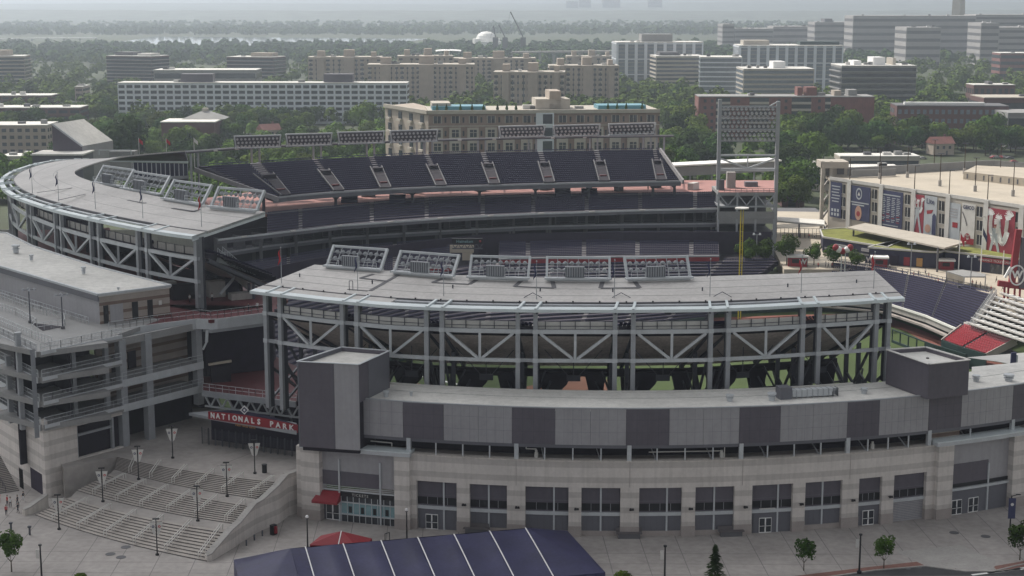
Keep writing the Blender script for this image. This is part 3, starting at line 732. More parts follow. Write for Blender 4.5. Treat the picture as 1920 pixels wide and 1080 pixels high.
def put_bank(p, q, label, h=1.0):
    L_ = math.hypot(q[0] - p[0], q[1] - p[1]); r = math.atan2(q[1] - p[1], q[0] - p[0])
    sxy = L_ / 11.4
    dup(bank, ((p[0] + q[0]) / 2, (p[1] + q[1]) / 2, (p[2] + q[2]) / 2), r, label, 'floodlight banks along the canopy edges', (sxy, 1, h), first=used[0]); used[0] = False
nb = [(612, 500, 716, 508), (738, 511, 851, 520), (878, 521, 992, 524), (1023, 524, 1145, 525), (1174, 525, 1296, 522)]
nl = ['leftmost floodlight bank on the near canopy, its frame slanting furthest', 'second floodlight bank from the left on the near canopy', 'middle floodlight bank of five on the near canopy', 'second floodlight bank from the right on the near canopy, below the red band', 'rightmost floodlight bank on the near canopy, closest to the yellow foul pole']
for (a, b, c, d), l in zip(nb, nl): put_bank(pz(a, b - 3, 35.9), pz(c, d - 3, 35.9), l, .95)
# ======================= left stand =======================
zLc = 39.0
LO = [(360, 443), (290, 433), (187, 413), (100, 393), (33, 371), (8, 357), (0, 346), (0, 336), (18, 322), (55, 309), (95, 301), (140, 298), (220, 300), (353, 303)]
LI = [(497, 397), (425, 388), (345, 378), (275, 364), (215, 352), (172, 340), (146, 330), (140, 322), (150, 316), (162, 311), (180, 305), (205, 299), (245, 291), (347, 282)]
LZo = [39, 39, 39, 38.8, 38.5, 38.3, 38.1, 38, 37.8, 37.4, 37, 36.6, 36, 35]
LZi = [40.3, 40.4, 40.5, 40.7, 41, 41, 41, 41, 41, 40.9, 40.7, 40.4, 40, 39]
lo = [pz(x, y, z) for (x, y), z in zip(LO, LZo)]; li = [pz(x, y, z) for (x, y), z in zip(LI, LZi)]
def dens(P_, k=4):
    out = []
    P_ = [np.array(p, float) for p in P_]
    for i in range(len(P_) - 1):
        a = P_[max(i - 1, 0)]; b = P_[i]; c = P_[i + 1]; d = P_[min(i + 2, len(P_) - 1)]
        for j in range(k):
            t = j / k; out.append(tuple(.5 * ((2 * b) + (c - a) * t + (2 * a - 5 * b + 4 * c - d) * t * t + (3 * b - a - 3 * c + d) * t ** 3)))
    out.append(tuple(P_[-1])); return out
lo = dens(lo); li = dens(li)
lst = thing('curved_stand', 'curved left grandstand with open steel truss bays wrapping round behind the field', 'grandstand', (*lo[0][:2], 25))
lcan = thing('stadium_canopy', 'curved horseshoe canopy roof on the left stand with slots along its pale outer rim', 'canopy', lo[0])
def lsheet(t0, t1, th, mt, name, i0=0, i1=None, up=0.0):
    i1 = i1 or len(lo) - 1; m = MB()
    def Q(i, t): a, b = lo[i], li[i]; return (a[0] + (b[0] - a[0]) * t, a[1] + (b[1] - a[1]) * t, a[2] + (b[2] - a[2]) * t + up)
    top = [[Q(i, t) for i in range(i0, i1 + 1)] for t in (t0, (t0 + t1) / 2, t1)]; bot = [[(x, y, z - th) for x, y, z in r] for r in top]
    m.sheet(top); m.sheet([r[::-1] for r in bot]); m.sheet([bot[0], top[0]]); m.sheet([top[-1], bot[-1]])
    m.quad(top[0][0], top[-1][0], bot[-1][0], bot[0][0]); m.quad(top[0][-1], bot[0][-1], bot[-1][-1], top[-1][-1])
    return part(name, m, mt, lcan)
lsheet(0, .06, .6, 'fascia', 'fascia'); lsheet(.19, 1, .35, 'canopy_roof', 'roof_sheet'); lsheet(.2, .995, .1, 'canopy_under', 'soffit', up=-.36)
lsheet(.185, .2, .5, 'canopy_mark', 'gutter', up=.06); lsheet(.0605, .18, .3, 'canopy_roof', 'apron', 0, 5, up=-.03)
lsheet(.12, .14, .3, 'steel_light', 'slot_beam', 5, 30, up=-.05)
for t in (.45, .72): lsheet(t, t + .006, .02, 'grey_facade', 'roof_seam', up=.022)
part('end_fascia', MB().quad(lo[0], (li[0][0], li[0][1], li[0][2]), (li[0][0], li[0][1], li[0][2] - 1.0), (lo[0][0], lo[0][1], lo[0][2] - 1.0)), 'fascia', lcan)
for i in range(3, len(lo) - 6, 1):
    if i % 4 in (0, 1) or i < 0:
        a, b = lo[i], li[i]; q = lerp(a, b, .19); part('cross_beam', MB().beam((a[0], a[1], a[2] + .02), (q[0], q[1], q[2] + .02), .4, .34), 'fascia', lcan)
lc = Curve([p for p in lo])           # walking leftwards along the outer rim
sgn = -1                              # inward side of this curve
lcol = [(370, 397, 520), (260, 277, 480), (172, 187, 460), (105, 116, 430), (53, 61, 420), (18, 24, 400)]
lcc = Curve([lc.at(q, sgn * 2.0) for q in np.linspace(0, lc.s[28], 90)])
zt1 = lcc.hit(330, 480)[1]; 
le = []
zl_up = lcc.hit(320, 477)[1]; zl_lo = lcc.hit(320, 519)[1]
for k, (a, b, y) in enumerate(lcol):
    row = []
    for x in (b, a):
        s0 = lcc.sx(x, y)
        part('column', MB().cbox(lcc, s0 - .4, s0 + .4, -.35, .35, 25.0, 38.6), 'steel', lst)
        part('column_web', MB().cbox(lcc, s0 - .2, s0 + .2, sgn * .9, sgn * .36, 25.0, 38.6), 'steel_dark', lst)
        row.append(s0)
        for zz in (zl_up, zl_lo): part('connection_plate', MB().cbox(lcc, s0 - .48, s0 + .48, .36, .42, zz - .4, zz + .4), 'steel_light', lst)
    le.append(row)
for k in range(6):
    for zz in (zl_up, zl_lo) + ((27.4,) if k == 0 else ()): part('tie_beam', MB().cbox(lcc, le[k][0] + .41, le[k][1] - .41, -.2, .2, zz - .3, zz + .3), 'steel', lst)
    if k < 5:
        a, b = le[k][1] + .42, le[k + 1][0] - .42; mid = (a + b) / 2
        part('top_chord', MB().cbox(lcc, a, b, -.25, .25, zl_up - .35, zl_up + .35), 'steel_light', lst)
        part('bottom_chord', MB().cbox(lcc, a, b, -.25, .25, zl_lo - .35, zl_lo + .3), 'steel_light', lst)
        for e in (a + .4, b - .4): part('brace', MB().beam((*lcc.at(e), zl_up - .35), (*lcc.at(mid + (.4 if e > mid else -.4)), zl_lo + .3), .55, .45), 'steel_light', lst)
        part('brace_post', MB().beam((*lcc.at(mid), zl_up - .35), (*lcc.at(mid), zl_lo + .3), .45, .35), 'steel', lst)
        part('parapet', MB().cbox(lcc, a, b, sgn * 1.4, sgn * 1.2, zl_up + .4, zl_up + 1.7), 'concrete', lst)
        rm = MB()
        for j in range(5): rm.cbox(lcc, a + (b - a) * (j + .5) / 5 - .06, a + (b - a) * (j + .5) / 5 + .06, sgn * 1.15, sgn * 1.05, zl_up + .3, zl_up + 1.9)
        part('handrail', rm, 'steel_dark', lst)
# deck behind the trusses, sloping to the field
Ls = np.linspace(le[0][0], lcc.L, 30)
tier(lst, [(*lcc.at(q, sgn * 19), 28.3) for q in Ls], [(*lcc.at(q, sgn * 3.0), zl_up + .5) for q in Ls], 18, [i / 7 for i in range(1, 7)], pitch=.62)
part('deck_underside', MB().sheet([[(*lcc.at(q, sgn * 2.0), zl_up - .2) for q in Ls], [(*lcc.at(q, sgn * 18.5), 26.8) for q in Ls]]), 'underside', lst)
part('inner_wall', MB().cbox(lcc, le[0][1] + 6, lcc.L, sgn * 16, sgn * 15.6, 12, 27.5), 'dark_interior', lst)
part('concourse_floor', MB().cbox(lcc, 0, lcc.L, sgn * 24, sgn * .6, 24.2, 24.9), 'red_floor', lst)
for k in range(6):
    for s0 in le[k]: part('raker_frame', MB().beam((*lcc.at(s0, sgn * 2), zl_up - .6), (*lcc.at(s0, sgn * 17.5), 26.5), .4, .7).beam((*lcc.at(s0, sgn * 13), 28), (*lcc.at(s0, sgn * 13), 25), .5), 'steel_dark', lst)
# concession blocks on the red upper concourse seen through the first bays
for (x, y, w, h, m_) in ((345, 560, 5, 3.0, 'dark_interior'), (310, 552, 4, 2.6, 'offwhite'), (405, 556, 3.2, 3.2, 'concrete'), (452, 560, 4.5, 1.3, 'concrete'), (432, 550, 3, 2.6, 'navy_wall')):
    p = pz(x, y, 25); part('concession_block', MB().box(p[0], p[1], 24.95, w, 2.2, h, .5), m_, lst)
# stair down from the stand end
sa = pd(408, 478, 300); sb = pd(505, 560, 318)
stm = MB().beam((sa[0], sa[1], sa[2] - 1), (sb[0], sb[1], sb[2] - 1.2), .5, 1.3)
ste = thing('stair', 'steel stair with railings running down from the end of the curved left stand', 'stair', (sb[0], sb[1], sb[2] - 2))
part('stringer', stm, 'steel_light', ste)
m = MB()
for k in range(18):
    p = lerp(sa, sb, (k + .5) / 18); m.box(p[0] + .3, p[1] + .8, p[2] - .3, .55, 2.0, .35, 0)
part('tread', m, 'grey_facade', ste)
m = MB(); rail(m, [(sa[0], sa[1] + .2, sa[2]), (sb[0], sb[1] + .2, sb[2])], 1.3, .7, .04, (1.0,)); rail(m, [(sa[0] + .6, sa[1] + 1.9, sa[2]), (sb[0] + .6, sb[1] + 1.9, sb[2])], 1.3, .7, .04, (1.0,)); part('railing', m, 'steel_light', ste)
part('landing', MB().prism([pz(x, y, 25)[:2] for x, y in ((440, 570), (520, 585), (540, 560), (450, 548))], 24.3, 24.93), 'red_floor', ste)
part('support', MB().beam((*sb[:2], sb[2] - 2), (sb[0], sb[1], 13), .7).beam(lerp(sa, sb, .35)[:2] + (29.4,), (sa[0] + .5, sa[1] - 1.5, 27), .4), 'steel', ste)
bl = [(395, 388, 483, 396), (309, 373, 381, 384), (232, 354, 303, 366), (178, 343, 236, 352)]
ll = ['floodlight bank nearest the right tip of the curved left canopy', 'second floodlight bank from the right tip of the curved left canopy', 'third floodlight bank from the right tip of the curved left canopy', 'furthest left floodlight bank on the curved left canopy']
for (a, b, c, d), l in zip(bl, ll): put_bank(pz(a, b - 2, 40.9), pz(c, d - 2, 40.9), l, 1.08)
def lmark(pts, w=.8):
    m = MB()
    for (x0, y0), (x1, y1) in zip(pts[:-1], pts[1:]): m.beam(pz(x0, y0, 40.15), pz(x1, y1, 40.15), w, .06)
    part('roof_marking', m, 'canopy_mark', lcan)
lmark([(180, 361), (208, 366), (240, 357)], .7); lmark([(240, 375), (270, 381), (302, 373)], .7); lmark([(323, 390), (363, 396), (390, 388)], .7)
lmark([(70, 361), (175, 347)], .4); lmark([(110, 375), (160, 364)], .4)
# glazed wall under the far end of the horseshoe
gw = [pz(x, y, 31) for x, y in ((250, 318), (300, 316), (352, 314))]
gcv = Curve(gw)
pb = thing('press_box', 'dark glazed box with pale mullions under the far end of the curved canopy', 'press box', (*gw[0][:2], 27))
part('wall', MB().cbox(gcv, -0, gcv.L, 0, 4, 26, 35), 'grey_dark', pb)
part('glazing', MB().cbox(gcv, 0, gcv.L, -.1, 0, 28.5, 33.5), 'navy_wall', pb)
for k in range(13): part('mullion', MB().cbox(gcv, gcv.L * k / 12 - .12, gcv.L * k / 12 + .12, -.3, -.1, 28.5, 33.8), 'steel_light', pb)
part('ledge', MB().cbox(gcv, 0, gcv.L, -1.2, 0, 27.7, 28.5), 'steel', pb)
# flag poles on the canopies
fp = local('flagpole', 'x', 'flagpole')
part('pole', MB().tube((0, 0, 0), (0, 0, 6.2), .07, .04, 6), 'steel', fp)
part('finial', MB().ball((0, 0, 6.25), .12, 6, 4), 'steel_light', fp)
def flag(parent, c, tilt=0):
    m = MB(); rows = []
    for i in range(7):
        r = []
        for j in range(5):
            u, v = i / 6, j / 4
            r.append((-.10 - .35 * u - .12 * math.sin(5 * v + 3 * u), .14 * math.sin(7 * v + 2 * u) + .05, 5.9 - 2.0 * v - .9 * u))
        rows.append(r)
    m.sheet(rows); return part('flag', m, c, parent)
flag(fp, 'navy_banner')
fpr = local('flagpole', 'x', 'flagpole')
part('pole', MB().tube((0, 0, 0), (0, 0, 6.2), .07, .04, 6), 'steel', fpr); part('finial', MB().ball((0, 0, 6.25), .12, 6, 4), 'steel_light', fpr); flag(fpr, 'cloth_red')
fl = [(671, 546, 0, 'near canopy above its left light bank'), (832, 556, 0, 'near canopy below the second light bank'), (1006, 562, 0, 'near canopy at the gap between the third and fourth light banks'), (1152, 561, 0, 'near canopy at the gap before the rightmost light bank'), (1331, 558, 0, 'near canopy just left of the foul pole'),
      (1502, 551, 1, 'near canopy right of the foul pole, with a pinkish flag'), (1638, 543, 1, 'near canopy at its far right corner, with a red flag'), (528, 532, 1, 'near canopy at its left tip, with a red and pale flag')]
u1 = [True, True]
for x, y, r, l in fl:
    p = canp(x, y); k = r; src = (fp, fpr)[k]
    dup(src, p, .3, 'thin flagpole on the ' + l, 'flagpoles on the canopies', first=u1[k]); u1[k] = False
for x, y, r, l, z in ((61, 363, 0, 'left canopy, the leftmost one', 39.3), (110, 377, 0, 'left canopy, second from the left', 39.3), (179, 392, 0, 'left canopy, below its second light bank from the left', 39.4), (268, 409, 0, 'left canopy, below its third light bank', 39.4), (378, 425, 1, 'left canopy near its right tip, with a red flag', 39.4)):
    dup((fp, fpr)[r], pz(x, y, z), .3, 'thin flagpole on the curved ' + l, 'flagpoles on the canopies')
# distant poles behind the left canopy
for x, y, h_, c, l in ((261, 287, 26, 'cloth_red', 'tall flagpole with a red and white flag behind the left canopy'), (312, 281, 20, 'cloth_red', 'flagpole with a small red flag, behind the far end of the left canopy'), (364, 280, 20, 'cloth_white', 'flagpole with a white flag beside the end of the far light beam')):
    p = pd(x, y, 520); t = thing('flagpole', l, 'flagpole', p, 'tall flagpoles behind the left canopy'); h = h_ * .19
    part('pole', MB().tube((p[0], p[1], p[2] - 12), (p[0], p[1], p[2] + h), .12, .08, 6), 'offwhite', t)
    part('flag', MB().sheet([[(p[0] + .1 + .3 * i, p[1] + .1 * math.sin(i * 2), p[2] + h - .2 - .25 * i - 1.2 * j) for j in (0, 1)] for i in range(5)]), c, t)
# ======================= far stand =======================
far = thing('grandstand', 'long navy-seated far grandstand with three decks on the far side of the field', 'grandstand', (20, 480, -7))
def L3(pts, z): return [pz(x, y, z) for x, y in pts]
udT = [(372, 312), (483, 306), (587, 299), (695, 294), (798, 289.5), (905, 286.5), (1012, 284.5), (1117, 282.5), (1228, 281), (1238, 281)]
udB = [(512, 373), (535, 370), (635, 361.5), (723, 356.5), (827, 352), (927, 349), (1030, 346), (1133, 343.5), (1240, 341.5), (1276, 341)]
ai = [(x + 15) for x in (483, 590, 690, 797, 903, 1010, 1117, 1225)]
def frac(line, xs, y):
    c = Curve(line); return [c.sx(x, y) / c.L for x in xs]
ub = L3(udB, 25.5); ut = L3(udT, 33)
_c = Curve(ub); af = [_c.s[i] / _c.L for i in range(1, 9)]
UP_, UL_ = tier(far, ub, ut, 17, af, pitch=.66, aw=1.6)
ubc = Curve(ub); utc = Curve(ut)
part('deck_fascia', MB().cbox(ubc, 0, ubc.L, -.5, -.05, 24.3, 25.9), 'panel_mid', far)
part('deck_lip', MB().cbox(ubc, 0, ubc.L, -.7, -.5, 25.5, 26.0), 'steel', far)
# vomitories in the upper deck: framed openings on each aisle
for f in af:
    q = f * UL_; up1 = lambda s_, t, dz=0: (lambda v: (v[0], v[1], v[2] + dz))(UP_(min(max(q + s_, 0), UL_), t))
    for s_ in (-1.7, 1.7): part('vomitory_wall', MB().beam(up1(s_, .0, .9), up1(s_, .62, .9), .3, .4), 'grey_dark', far)
    m = MB(); n_ = 6
    m.beam(up1(0, 0, .55), up1(0, .6, .55), 3.2, .7)
    part('vomitory_floor', m, 'dark_interior', far)
    part('vomitory', MB().beam(up1(-1.3, .50, 1.2), up1(1.3, .50, 1.2), 1.6, 1.0), 'dark_interior', far)
    part('vomitory_rail', MB().beam(up1(-1.6, .36, 1.5), up1(1.6, .36, 1.5), .12), 'grey_dark', far)
    part('vomitory_panel', MB().beam(up1(-1.1, .14, .9), up1(1.1, .14, .9), 1.0, .5), 'red_floor', far)
# end stairs on both flanks
for A_, B_ in (((365, 318), (522, 374)), ((1238, 281), (1281, 341))):
    a = pz(*A_, 33.3); b = pz(*B_, 26)
    part('flank_wall', MB().beam(a, b, .6, 1.3), 'aisle', far)
# red concourse, painted sunlit pink, behind / under it
cz = 20.8
part('concourse_floor', MB().prism([pz(x, y, cz)[:2] for x, y in ((420, 412), (560, 394), (785, 372), (1000, 366), (1345, 363), (1452, 361), (1452, 338), (1300, 338), (1000, 338), (700, 344), (500, 356), (380, 372))], cz - .8, cz), 'sunlit_red_floor', far)
mzT = [(500, 403), (640, 389), (785, 375), (985, 369), (1090, 368), (1345, 364)]
mzB = [(407, 452), (500, 441), (640, 425), (850, 410), (1000, 403), (1173, 397), (1345, 393)]
mt_ = L3(mzT, 20.6); mb_ = L3(mzB, 17.4)
mbc = Curve(mb_); mtc = Curve(mt_)
nn = 16; FpP = [(*mbc.at(mbc.sx(500 + 845 * i / nn, 410)), 17.6) for i in range(nn + 1)]; BpP = [(*mtc.at(mtc.sx(500 + 845 * i / nn, 380)), 20.8) for i in range(nn + 1)]
fc = Curve(FpP)
tier(far, FpP, BpP, 8, frac(FpP, [563, 697, 800, 905, 1000, 1100, 1200, 1303], 405), pitch=.66)
part('deck_fascia', MB().cbox(mbc, 0, mbc.L, -.5, -.05, 16.6, 17.9), 'panel_mid', far)
part('deck_lip', MB().cbox(mbc, 0, mbc.L, -.72, -.5, 17.5, 18.0), 'steel_light', far)
part('concourse_parapet', MB().cbox(mtc, 0, mtc.L, .2, .5, 20.2, 21.3), 'aisle', far)
for k, x in enumerate((560, 600, 690, 770, 850, 900, 960, 1020, 1160, 1230, 1300)):
    p = pz(x, (352 if x > 800 else 362) + (k % 3) * 3, cz); part('concession_block', MB().box(p[0], p[1], cz, 2.5 + k % 4, 2, 2.2 + .5 * (k % 2), .1 * k), ('grey_dark', 'dark_interior', 'offwhite', 'steel')[k % 4], far)
# pocket seating blocks and railings on the concourse
for x in (655, 745, 1055, 1105):
    p = pz(x, 366 if x > 900 else 378, 21); part('raised_seats', MB().box(p[0], p[1], 20.8, 5, 3.2, 1.0, .05).box(p[0], p[1] + .8, 21.8, 5, 2, .7, .05).box(p[0], p[1] + 1.4, 22.5, 5, 1, .6, .05), 'navy_seat', far)
cl2 = [(410, 478), (500, 464), (640, 447), (853, 434), (1000, 427), (1173, 423), (1345, 421)]
c2 = L3(cl2, 12.7); c2c = Curve(c2)
part('deck_fascia', MB().cbox(c2c, 0, c2c.L, -.5, -.05, 12.0, 13.3), 'panel_mid', far)
part('deck_lip', MB().cbox(c2c, 0, c2c.L, -.7, -.5, 12.9, 13.4), 'steel', far)
part('club_floor', MB().cbox(c2c, 0, c2c.L, 0, 10, 12.0, 12.6), 'grey_dark', far)
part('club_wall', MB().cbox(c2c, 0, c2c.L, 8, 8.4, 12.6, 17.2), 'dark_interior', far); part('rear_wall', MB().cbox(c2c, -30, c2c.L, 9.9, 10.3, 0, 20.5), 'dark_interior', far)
for k in range(24):
    s0 = c2c.L * (k + .5) / 24; part('suite_divider', MB().cbox(c2c, s0 - .12, s0 + .12, .8, 6, 12.6, 16.6), 'grey_dark', far)
m = MB(); rail(m, [(*c2c.at(q, .3), 13.0) for q in np.linspace(0, c2c.L, 50)], 1.3, 2.4, .05); part('suite_railing', m, 'steel_dark', far)
for k in range(10):
    s0 = mbc.L * (k + .5) / 10; part('fascia_light', MB().cbox(mbc, s0 - .9, s0 + .9, -1.1, -.7, 17.7, 18.1), 'offwhite', far)
# gate bay with the big sign between the lower blocks
bT = [(430, 500), (640, 466), (853, 449), (1000, 441), (1173, 437), (1350, 435)]
bB = [(430, 560), (640, 520), (853, 497), (940, 485), (1173, 481), (1350, 480)]
def seg(ptsT, ptsB, x0, x1, zt, zb, n, ais, **k):
    T = Curve(L3(ptsT, zt)); B2 = Curve(L3(ptsB, zb)); N_ = 12
    Bq = [(*T.at(T.sx(x0 + (x1 - x0) * i / N_, 450)), zt) for i in range(N_ + 1)]
    Fq = [(*B2.at(B2.sx(x0 + (x1 - x0) * i / N_, 490)), zb) for i in range(N_ + 1)]
    return tier(far, Fq, Bq, n, frac(Fq, ais, 485) if ais else [], **k), Curve(Fq)
_, lowR = seg(bT, bB, 935, 1348, 10.2, 6.8, 14, [990, 1095, 1195, 1296], pitch=.64)
_, lowL = seg(bT, bB, 440, 845, 10.2, 6.8, 14, [540, 640, 740], pitch=.64)
for c in (lowR, lowL):
    part('red_fascia', MB().cbox(c, 0, c.L, -.5, -.1, 5.3, 6.6), 'red_paint', far); part('deck_lip', MB().cbox(c, 0, c.L, -.6, -.05, 6.6, 7.0), 'steel', far)
fT = [(440, 590), (640, 545), (760, 520), (853, 505), (940, 493), (1173, 489), (1460, 489)]
fB = [(560, 760), (640, 715), (740, 672), (820, 652), (900, 640), (1000, 631), (1100, 624), (1220, 612), (1320, 600)]
TT = Curve(L3(fT, 5.3)); BB = Curve(L3(fB, -6)); N_ = 24
Bq = [(*TT.at(TT.L * i / N_), 5.3) for i in range(N_ + 1)]; Fq = [(*BB.at(BB.L * i / N_), -6) for i in range(N_ + 1)]
tier(far, Fq, Bq, 20, [i / 11 for i in range(1, 11)], pitch=.75)
part('field_wall', MB().cbox(Curve(Fq), 0, Curve(Fq).L, -.3, 0, -7.2, -5.2), 'green_wall', far)
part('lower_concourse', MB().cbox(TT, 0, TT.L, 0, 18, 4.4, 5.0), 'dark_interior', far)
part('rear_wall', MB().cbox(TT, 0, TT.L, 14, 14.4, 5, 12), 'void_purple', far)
# back legs and the light beam behind the top row
lb = [(347, 284), (470, 275), (640, 268), (800, 262), (960, 258), (1100, 255.5), (1262, 253.5)]
lbp = L3(lb, 36.2); lbc = Curve(lbp)
part('light_beam', MB().cbox(lbc, 0, lbc.L, -.8, .8, 35.6, 36.3), 'steel_dark', far)
part('beam_edge', MB().cbox(lbc, 0, lbc.L, -1.0, -.8, 36.0, 36.4), 'steel', far)
for x in (365, 480, 596, 696, 790, 805, 905, 1000, 1115, 1215, 1240):
    s0 = lbc.sx(x, 262)
    for d in (-1.6, 1.0): part('back_column', MB().beam((*lbc.at(s0 + d, 0), 35.6), (*lbc.at(s0 + d, 0), 8), .6, .5), 'steel', far)
    part('back_brace', MB().beam((*lbc.at(s0 + .8, 0), 31), (*utc.at(utc.sx(x, 290), 1), 32.6), .4), 'steel_dark', far)
for x in (400, 440, 556, 650, 740, 860, 925, 1035, 1095): s0 = lbc.sx(x, 262); part('beam_lamp', MB().cbox(lbc, s0 - .6, s0 + .6, -1.5, -1.0, 35.7, 36.1), 'offwhite', far)
m = MB()
for i in range(26): s0 = utc.L * i / 25; m.beam((*utc.at(s0, .5), 24), (*utc.at(s0, .5), 32), .3)
part('rear_posts', m, 'steel_dark', far)
for x in (500, 640, 780, 905, 1010, 1110, 1230, 1270):
    q = ubc.sx(x, 352); part('deck_column', MB().beam((*ubc.at(q, 4), 26.0), (*ubc.at(q, 4), 20), .8).beam((*ubc.at(q, 4), 23), (*ubc.at(q + 2.5, 4), 25.5), .4).beam((*ubc.at(q, 4), 23), (*ubc.at(q - 2.5, 4), 25.5), .4), 'steel_dark', far)
for c, z0_, z1_, o in ((mbc, 5, 17, 5), (c2c, 5, 12.6, 6)):
    for k in range(14): q = c.L * (k + .5) / 14; part('deck_column', MB().beam((*c.at(q, o), z1_), (*c.at(q, o), z0_), .8), 'grey_dark', far)
# far light banks (facing us)
fbk = [(440, 527, 279), (537, 623, 275), (634, 721, 271), (732, 821, 268), (936, 1022, 259), (1038, 1125, 257), (1141, 1229, 254)]
fbn = ['far left end', 'second from the far left', 'third from the left', 'fourth from the left, just before the gap', 'fifth from the left, just after the gap', 'second from the far right', 'far right end']
fbt = local('light_bank', 'x', 'light bank')
w = 15.0
part('top_beam', MB().beam((-w / 2, 0, 3.9), (w / 2, 0, 3.9), .5, .35), 'steel_light', fbt)
part('bottom_beam', MB().beam((-w / 2, .4, .1), (w / 2, .4, .1), 1.4, .3), 'steel', fbt)
for k in (-1, 1): part('side_beam', MB().beam((k * w / 2 - .6 * k, .4, 0), (k * w / 2, 0, 4), .35, .4), 'steel_light', fbt)
m = MB()
for r in range(3): m.beam((-w / 2, .5, .9 + r * 1.1), (w / 2, .5, .9 + r * 1.1), .16)
for k in range(9): m.beam((-w / 2 + w * k / 8, .6, 0), (-w / 2 + w * k / 8, .4, 3.8), .18)
part('lamp_rack', m, 'steel_dark', fbt); part('backing', MB().box(0, .8, .5, w - .6, .1, 3.2), 'grey_dark', fbt)
for r in range(3):
    for k in range(11):
        x = -w / 2 + .9 + (w - 1.8) * (k + .25 * (r % 2)) / 10.3; z = .75 + r * 1.08
        part('floodlight', MB().tube((x, .3, z + .1), (x, -.3, z - .02), .22, .42, 8, mi=0).tube((x, -.31, z - .03), (x, -.33, z - .035), .36, .36, 8, mi=1), ['steel', 'lamp_lens'], fbt)
uf = True
for (a, b, y), n in zip(fbk, fbn):
    p = pz(a, y, 36.4); q = pz(b, y - 2.5, 36.4); L_ = math.hypot(q[0] - p[0], q[1] - p[1])
    dup(fbt, ((p[0] + q[0]) / 2, (p[1] + q[1]) / 2, 36.4), math.atan2(q[1] - p[1], q[0] - p[0]), 'lamp bank above the far upper deck, ' + n, 'lamp banks above the far upper deck', (L_ / w, 1, 1), first=uf); uf = False
# ---- big light tower + ramp end at the right of the far stand
T0 = pd(1344, 455, 500); T1 = pd(1452, 452, 500); ys = lambda y: pd(1400, y, 500)[2]
lt = thing('light_tower', 'tall steel lattice light tower with rows of lamps at the end of the far stand', 'light tower', (T0[0], 500, 0))
for X, top in ((T0[0], 186), (T1[0], 190)): part('mast', MB().beam((X, 500, 0), (X, 500, ys(top)), 1.1, 1.1), 'steel', lt)
for y in (200, 222, 243, 264): part('cross_member', MB().beam((T0[0], 500, ys(y)), (T1[0], 500, ys(y)), .5, .5), 'steel', lt)
part('cross_member', MB().beam((T0[0], 500, ys(291)), (T1[0], 500, ys(291)), .6, .6), 'steel_light', lt)
part('cross_member', MB().beam((T0[0], 500, ys(318)), (T1[0], 500, ys(318)), .9, .9), 'steel_light', lt)
xm = (T0[0] + T1[0]) / 2
for X in (T0[0], T1[0]): part('brace', MB().beam((X, 500, ys(296)), (xm, 500, ys(316)), .5), 'steel_light', lt)
part('brace', MB().beam((xm, 500, ys(291)), (xm, 500, ys(316)), .35), 'steel_light', lt)
part('brace', MB().beam((T1[0], 500, ys(190)), (T1[0] - 3, 500, ys(200)), .35), 'steel_light', lt)
part('backing_grid', (lambda m: [m.beam((T0[0], 500.7, ys(y)), (T1[0], 500.7, ys(y)), .25) for y in range(203, 266, 5)] and [m.beam((T0[0] + (T1[0] - T0[0]) * k / 14, 500.8, ys(200)), (T0[0] + (T1[0] - T0[0]) * k / 14, 500.8, ys(265)), .22) for k in range(15)] and m)(MB()), 'grey_dark', lt)
for r in range(8):
    for k in range(12):
        X = T0[0] + 1.2 + (T1[0] - T0[0] - 2.4) * (k + .35 * (r % 2)) / 11.4; z = ys(204 + r * 8.1)
        part('floodlight', MB().tube((X, 500, z + .15), (X, 499.3, z - .1), .3, .5, 8, mi=0).tube((X, 499.29, z - .1), (X, 499.27, z - .1), .42, .42, 8, mi=1), ['steel', 'lamp_lens'], lt)
rt = thing('ramp_building', 'open multi-level steel ramp building with truss bays at the right end of the far stand', 'ramp building', (xm, 490, 0))
RX0, RX1 = pd(1347, 400, 492)[0], pd(1452, 400, 492)[0]; zr = lambda y: pd(1400, y, 492)[2]
for y, th, m_ in ((361, 1.0, 'grey_facade'), (386, .5, 'steel'), (411, 1.4, 'grey_facade'), (437, .6, 'grey_dark'), (470, .6, 'steel'), (505, .6, 'grey_dark')):
    part('floor_slab', MB().box((RX0 + RX1) / 2, 501, zr(y) - th, RX1 - RX0, 18, th), m_, rt)
for k in range(4):
    a = RX0 + (RX1 - RX0) * k / 3
    part('column', MB().beam((a, 492.2, 0), (a, 492.2, zr(361)), .6), 'steel', rt)
for y0, y1 in ((386, 362), (411, 388), (470, 440), (505, 472)):
    for k in range(3):
        a = RX0 + (RX1 - RX0) * k / 3; b = RX0 + (RX1 - RX0) * (k + 1) / 3; c = (a + b) / 2
        if y1 == 388: continue
        m = MB().beam((a, 492, zr(y1 + 2)), (c, 492, zr(y0 - 1)), .35).beam((b, 492, zr(y1 + 2)), (c, 492, zr(y0 - 1)), .35); part('brace', m, 'steel', rt)
part('back_wall', MB().box((RX0 + RX1) / 2, 509, 2, RX1 - RX0, .5, zr(365) - 2), 'grey_dark', rt)
part('parapet', MB().box((RX0 + RX1) / 2, 492, zr(411), RX1 - RX0, .3, 2.4), 'grey_facade', rt)
part('deck_top', MB().prism([pz(x, y, zr(361))[:2] for x, y in ((1347, 361), (1453, 361), (1450, 348), (1347, 347))], zr(361), zr(361) + .1), 'sunlit_red_floor', rt)
m = MB(); rail(m, [(RX0, 492.3, zr(361)), (RX1, 492.3, zr(361))], 1.2, 1.6, .05); part('railing', m, 'steel_dark', rt)
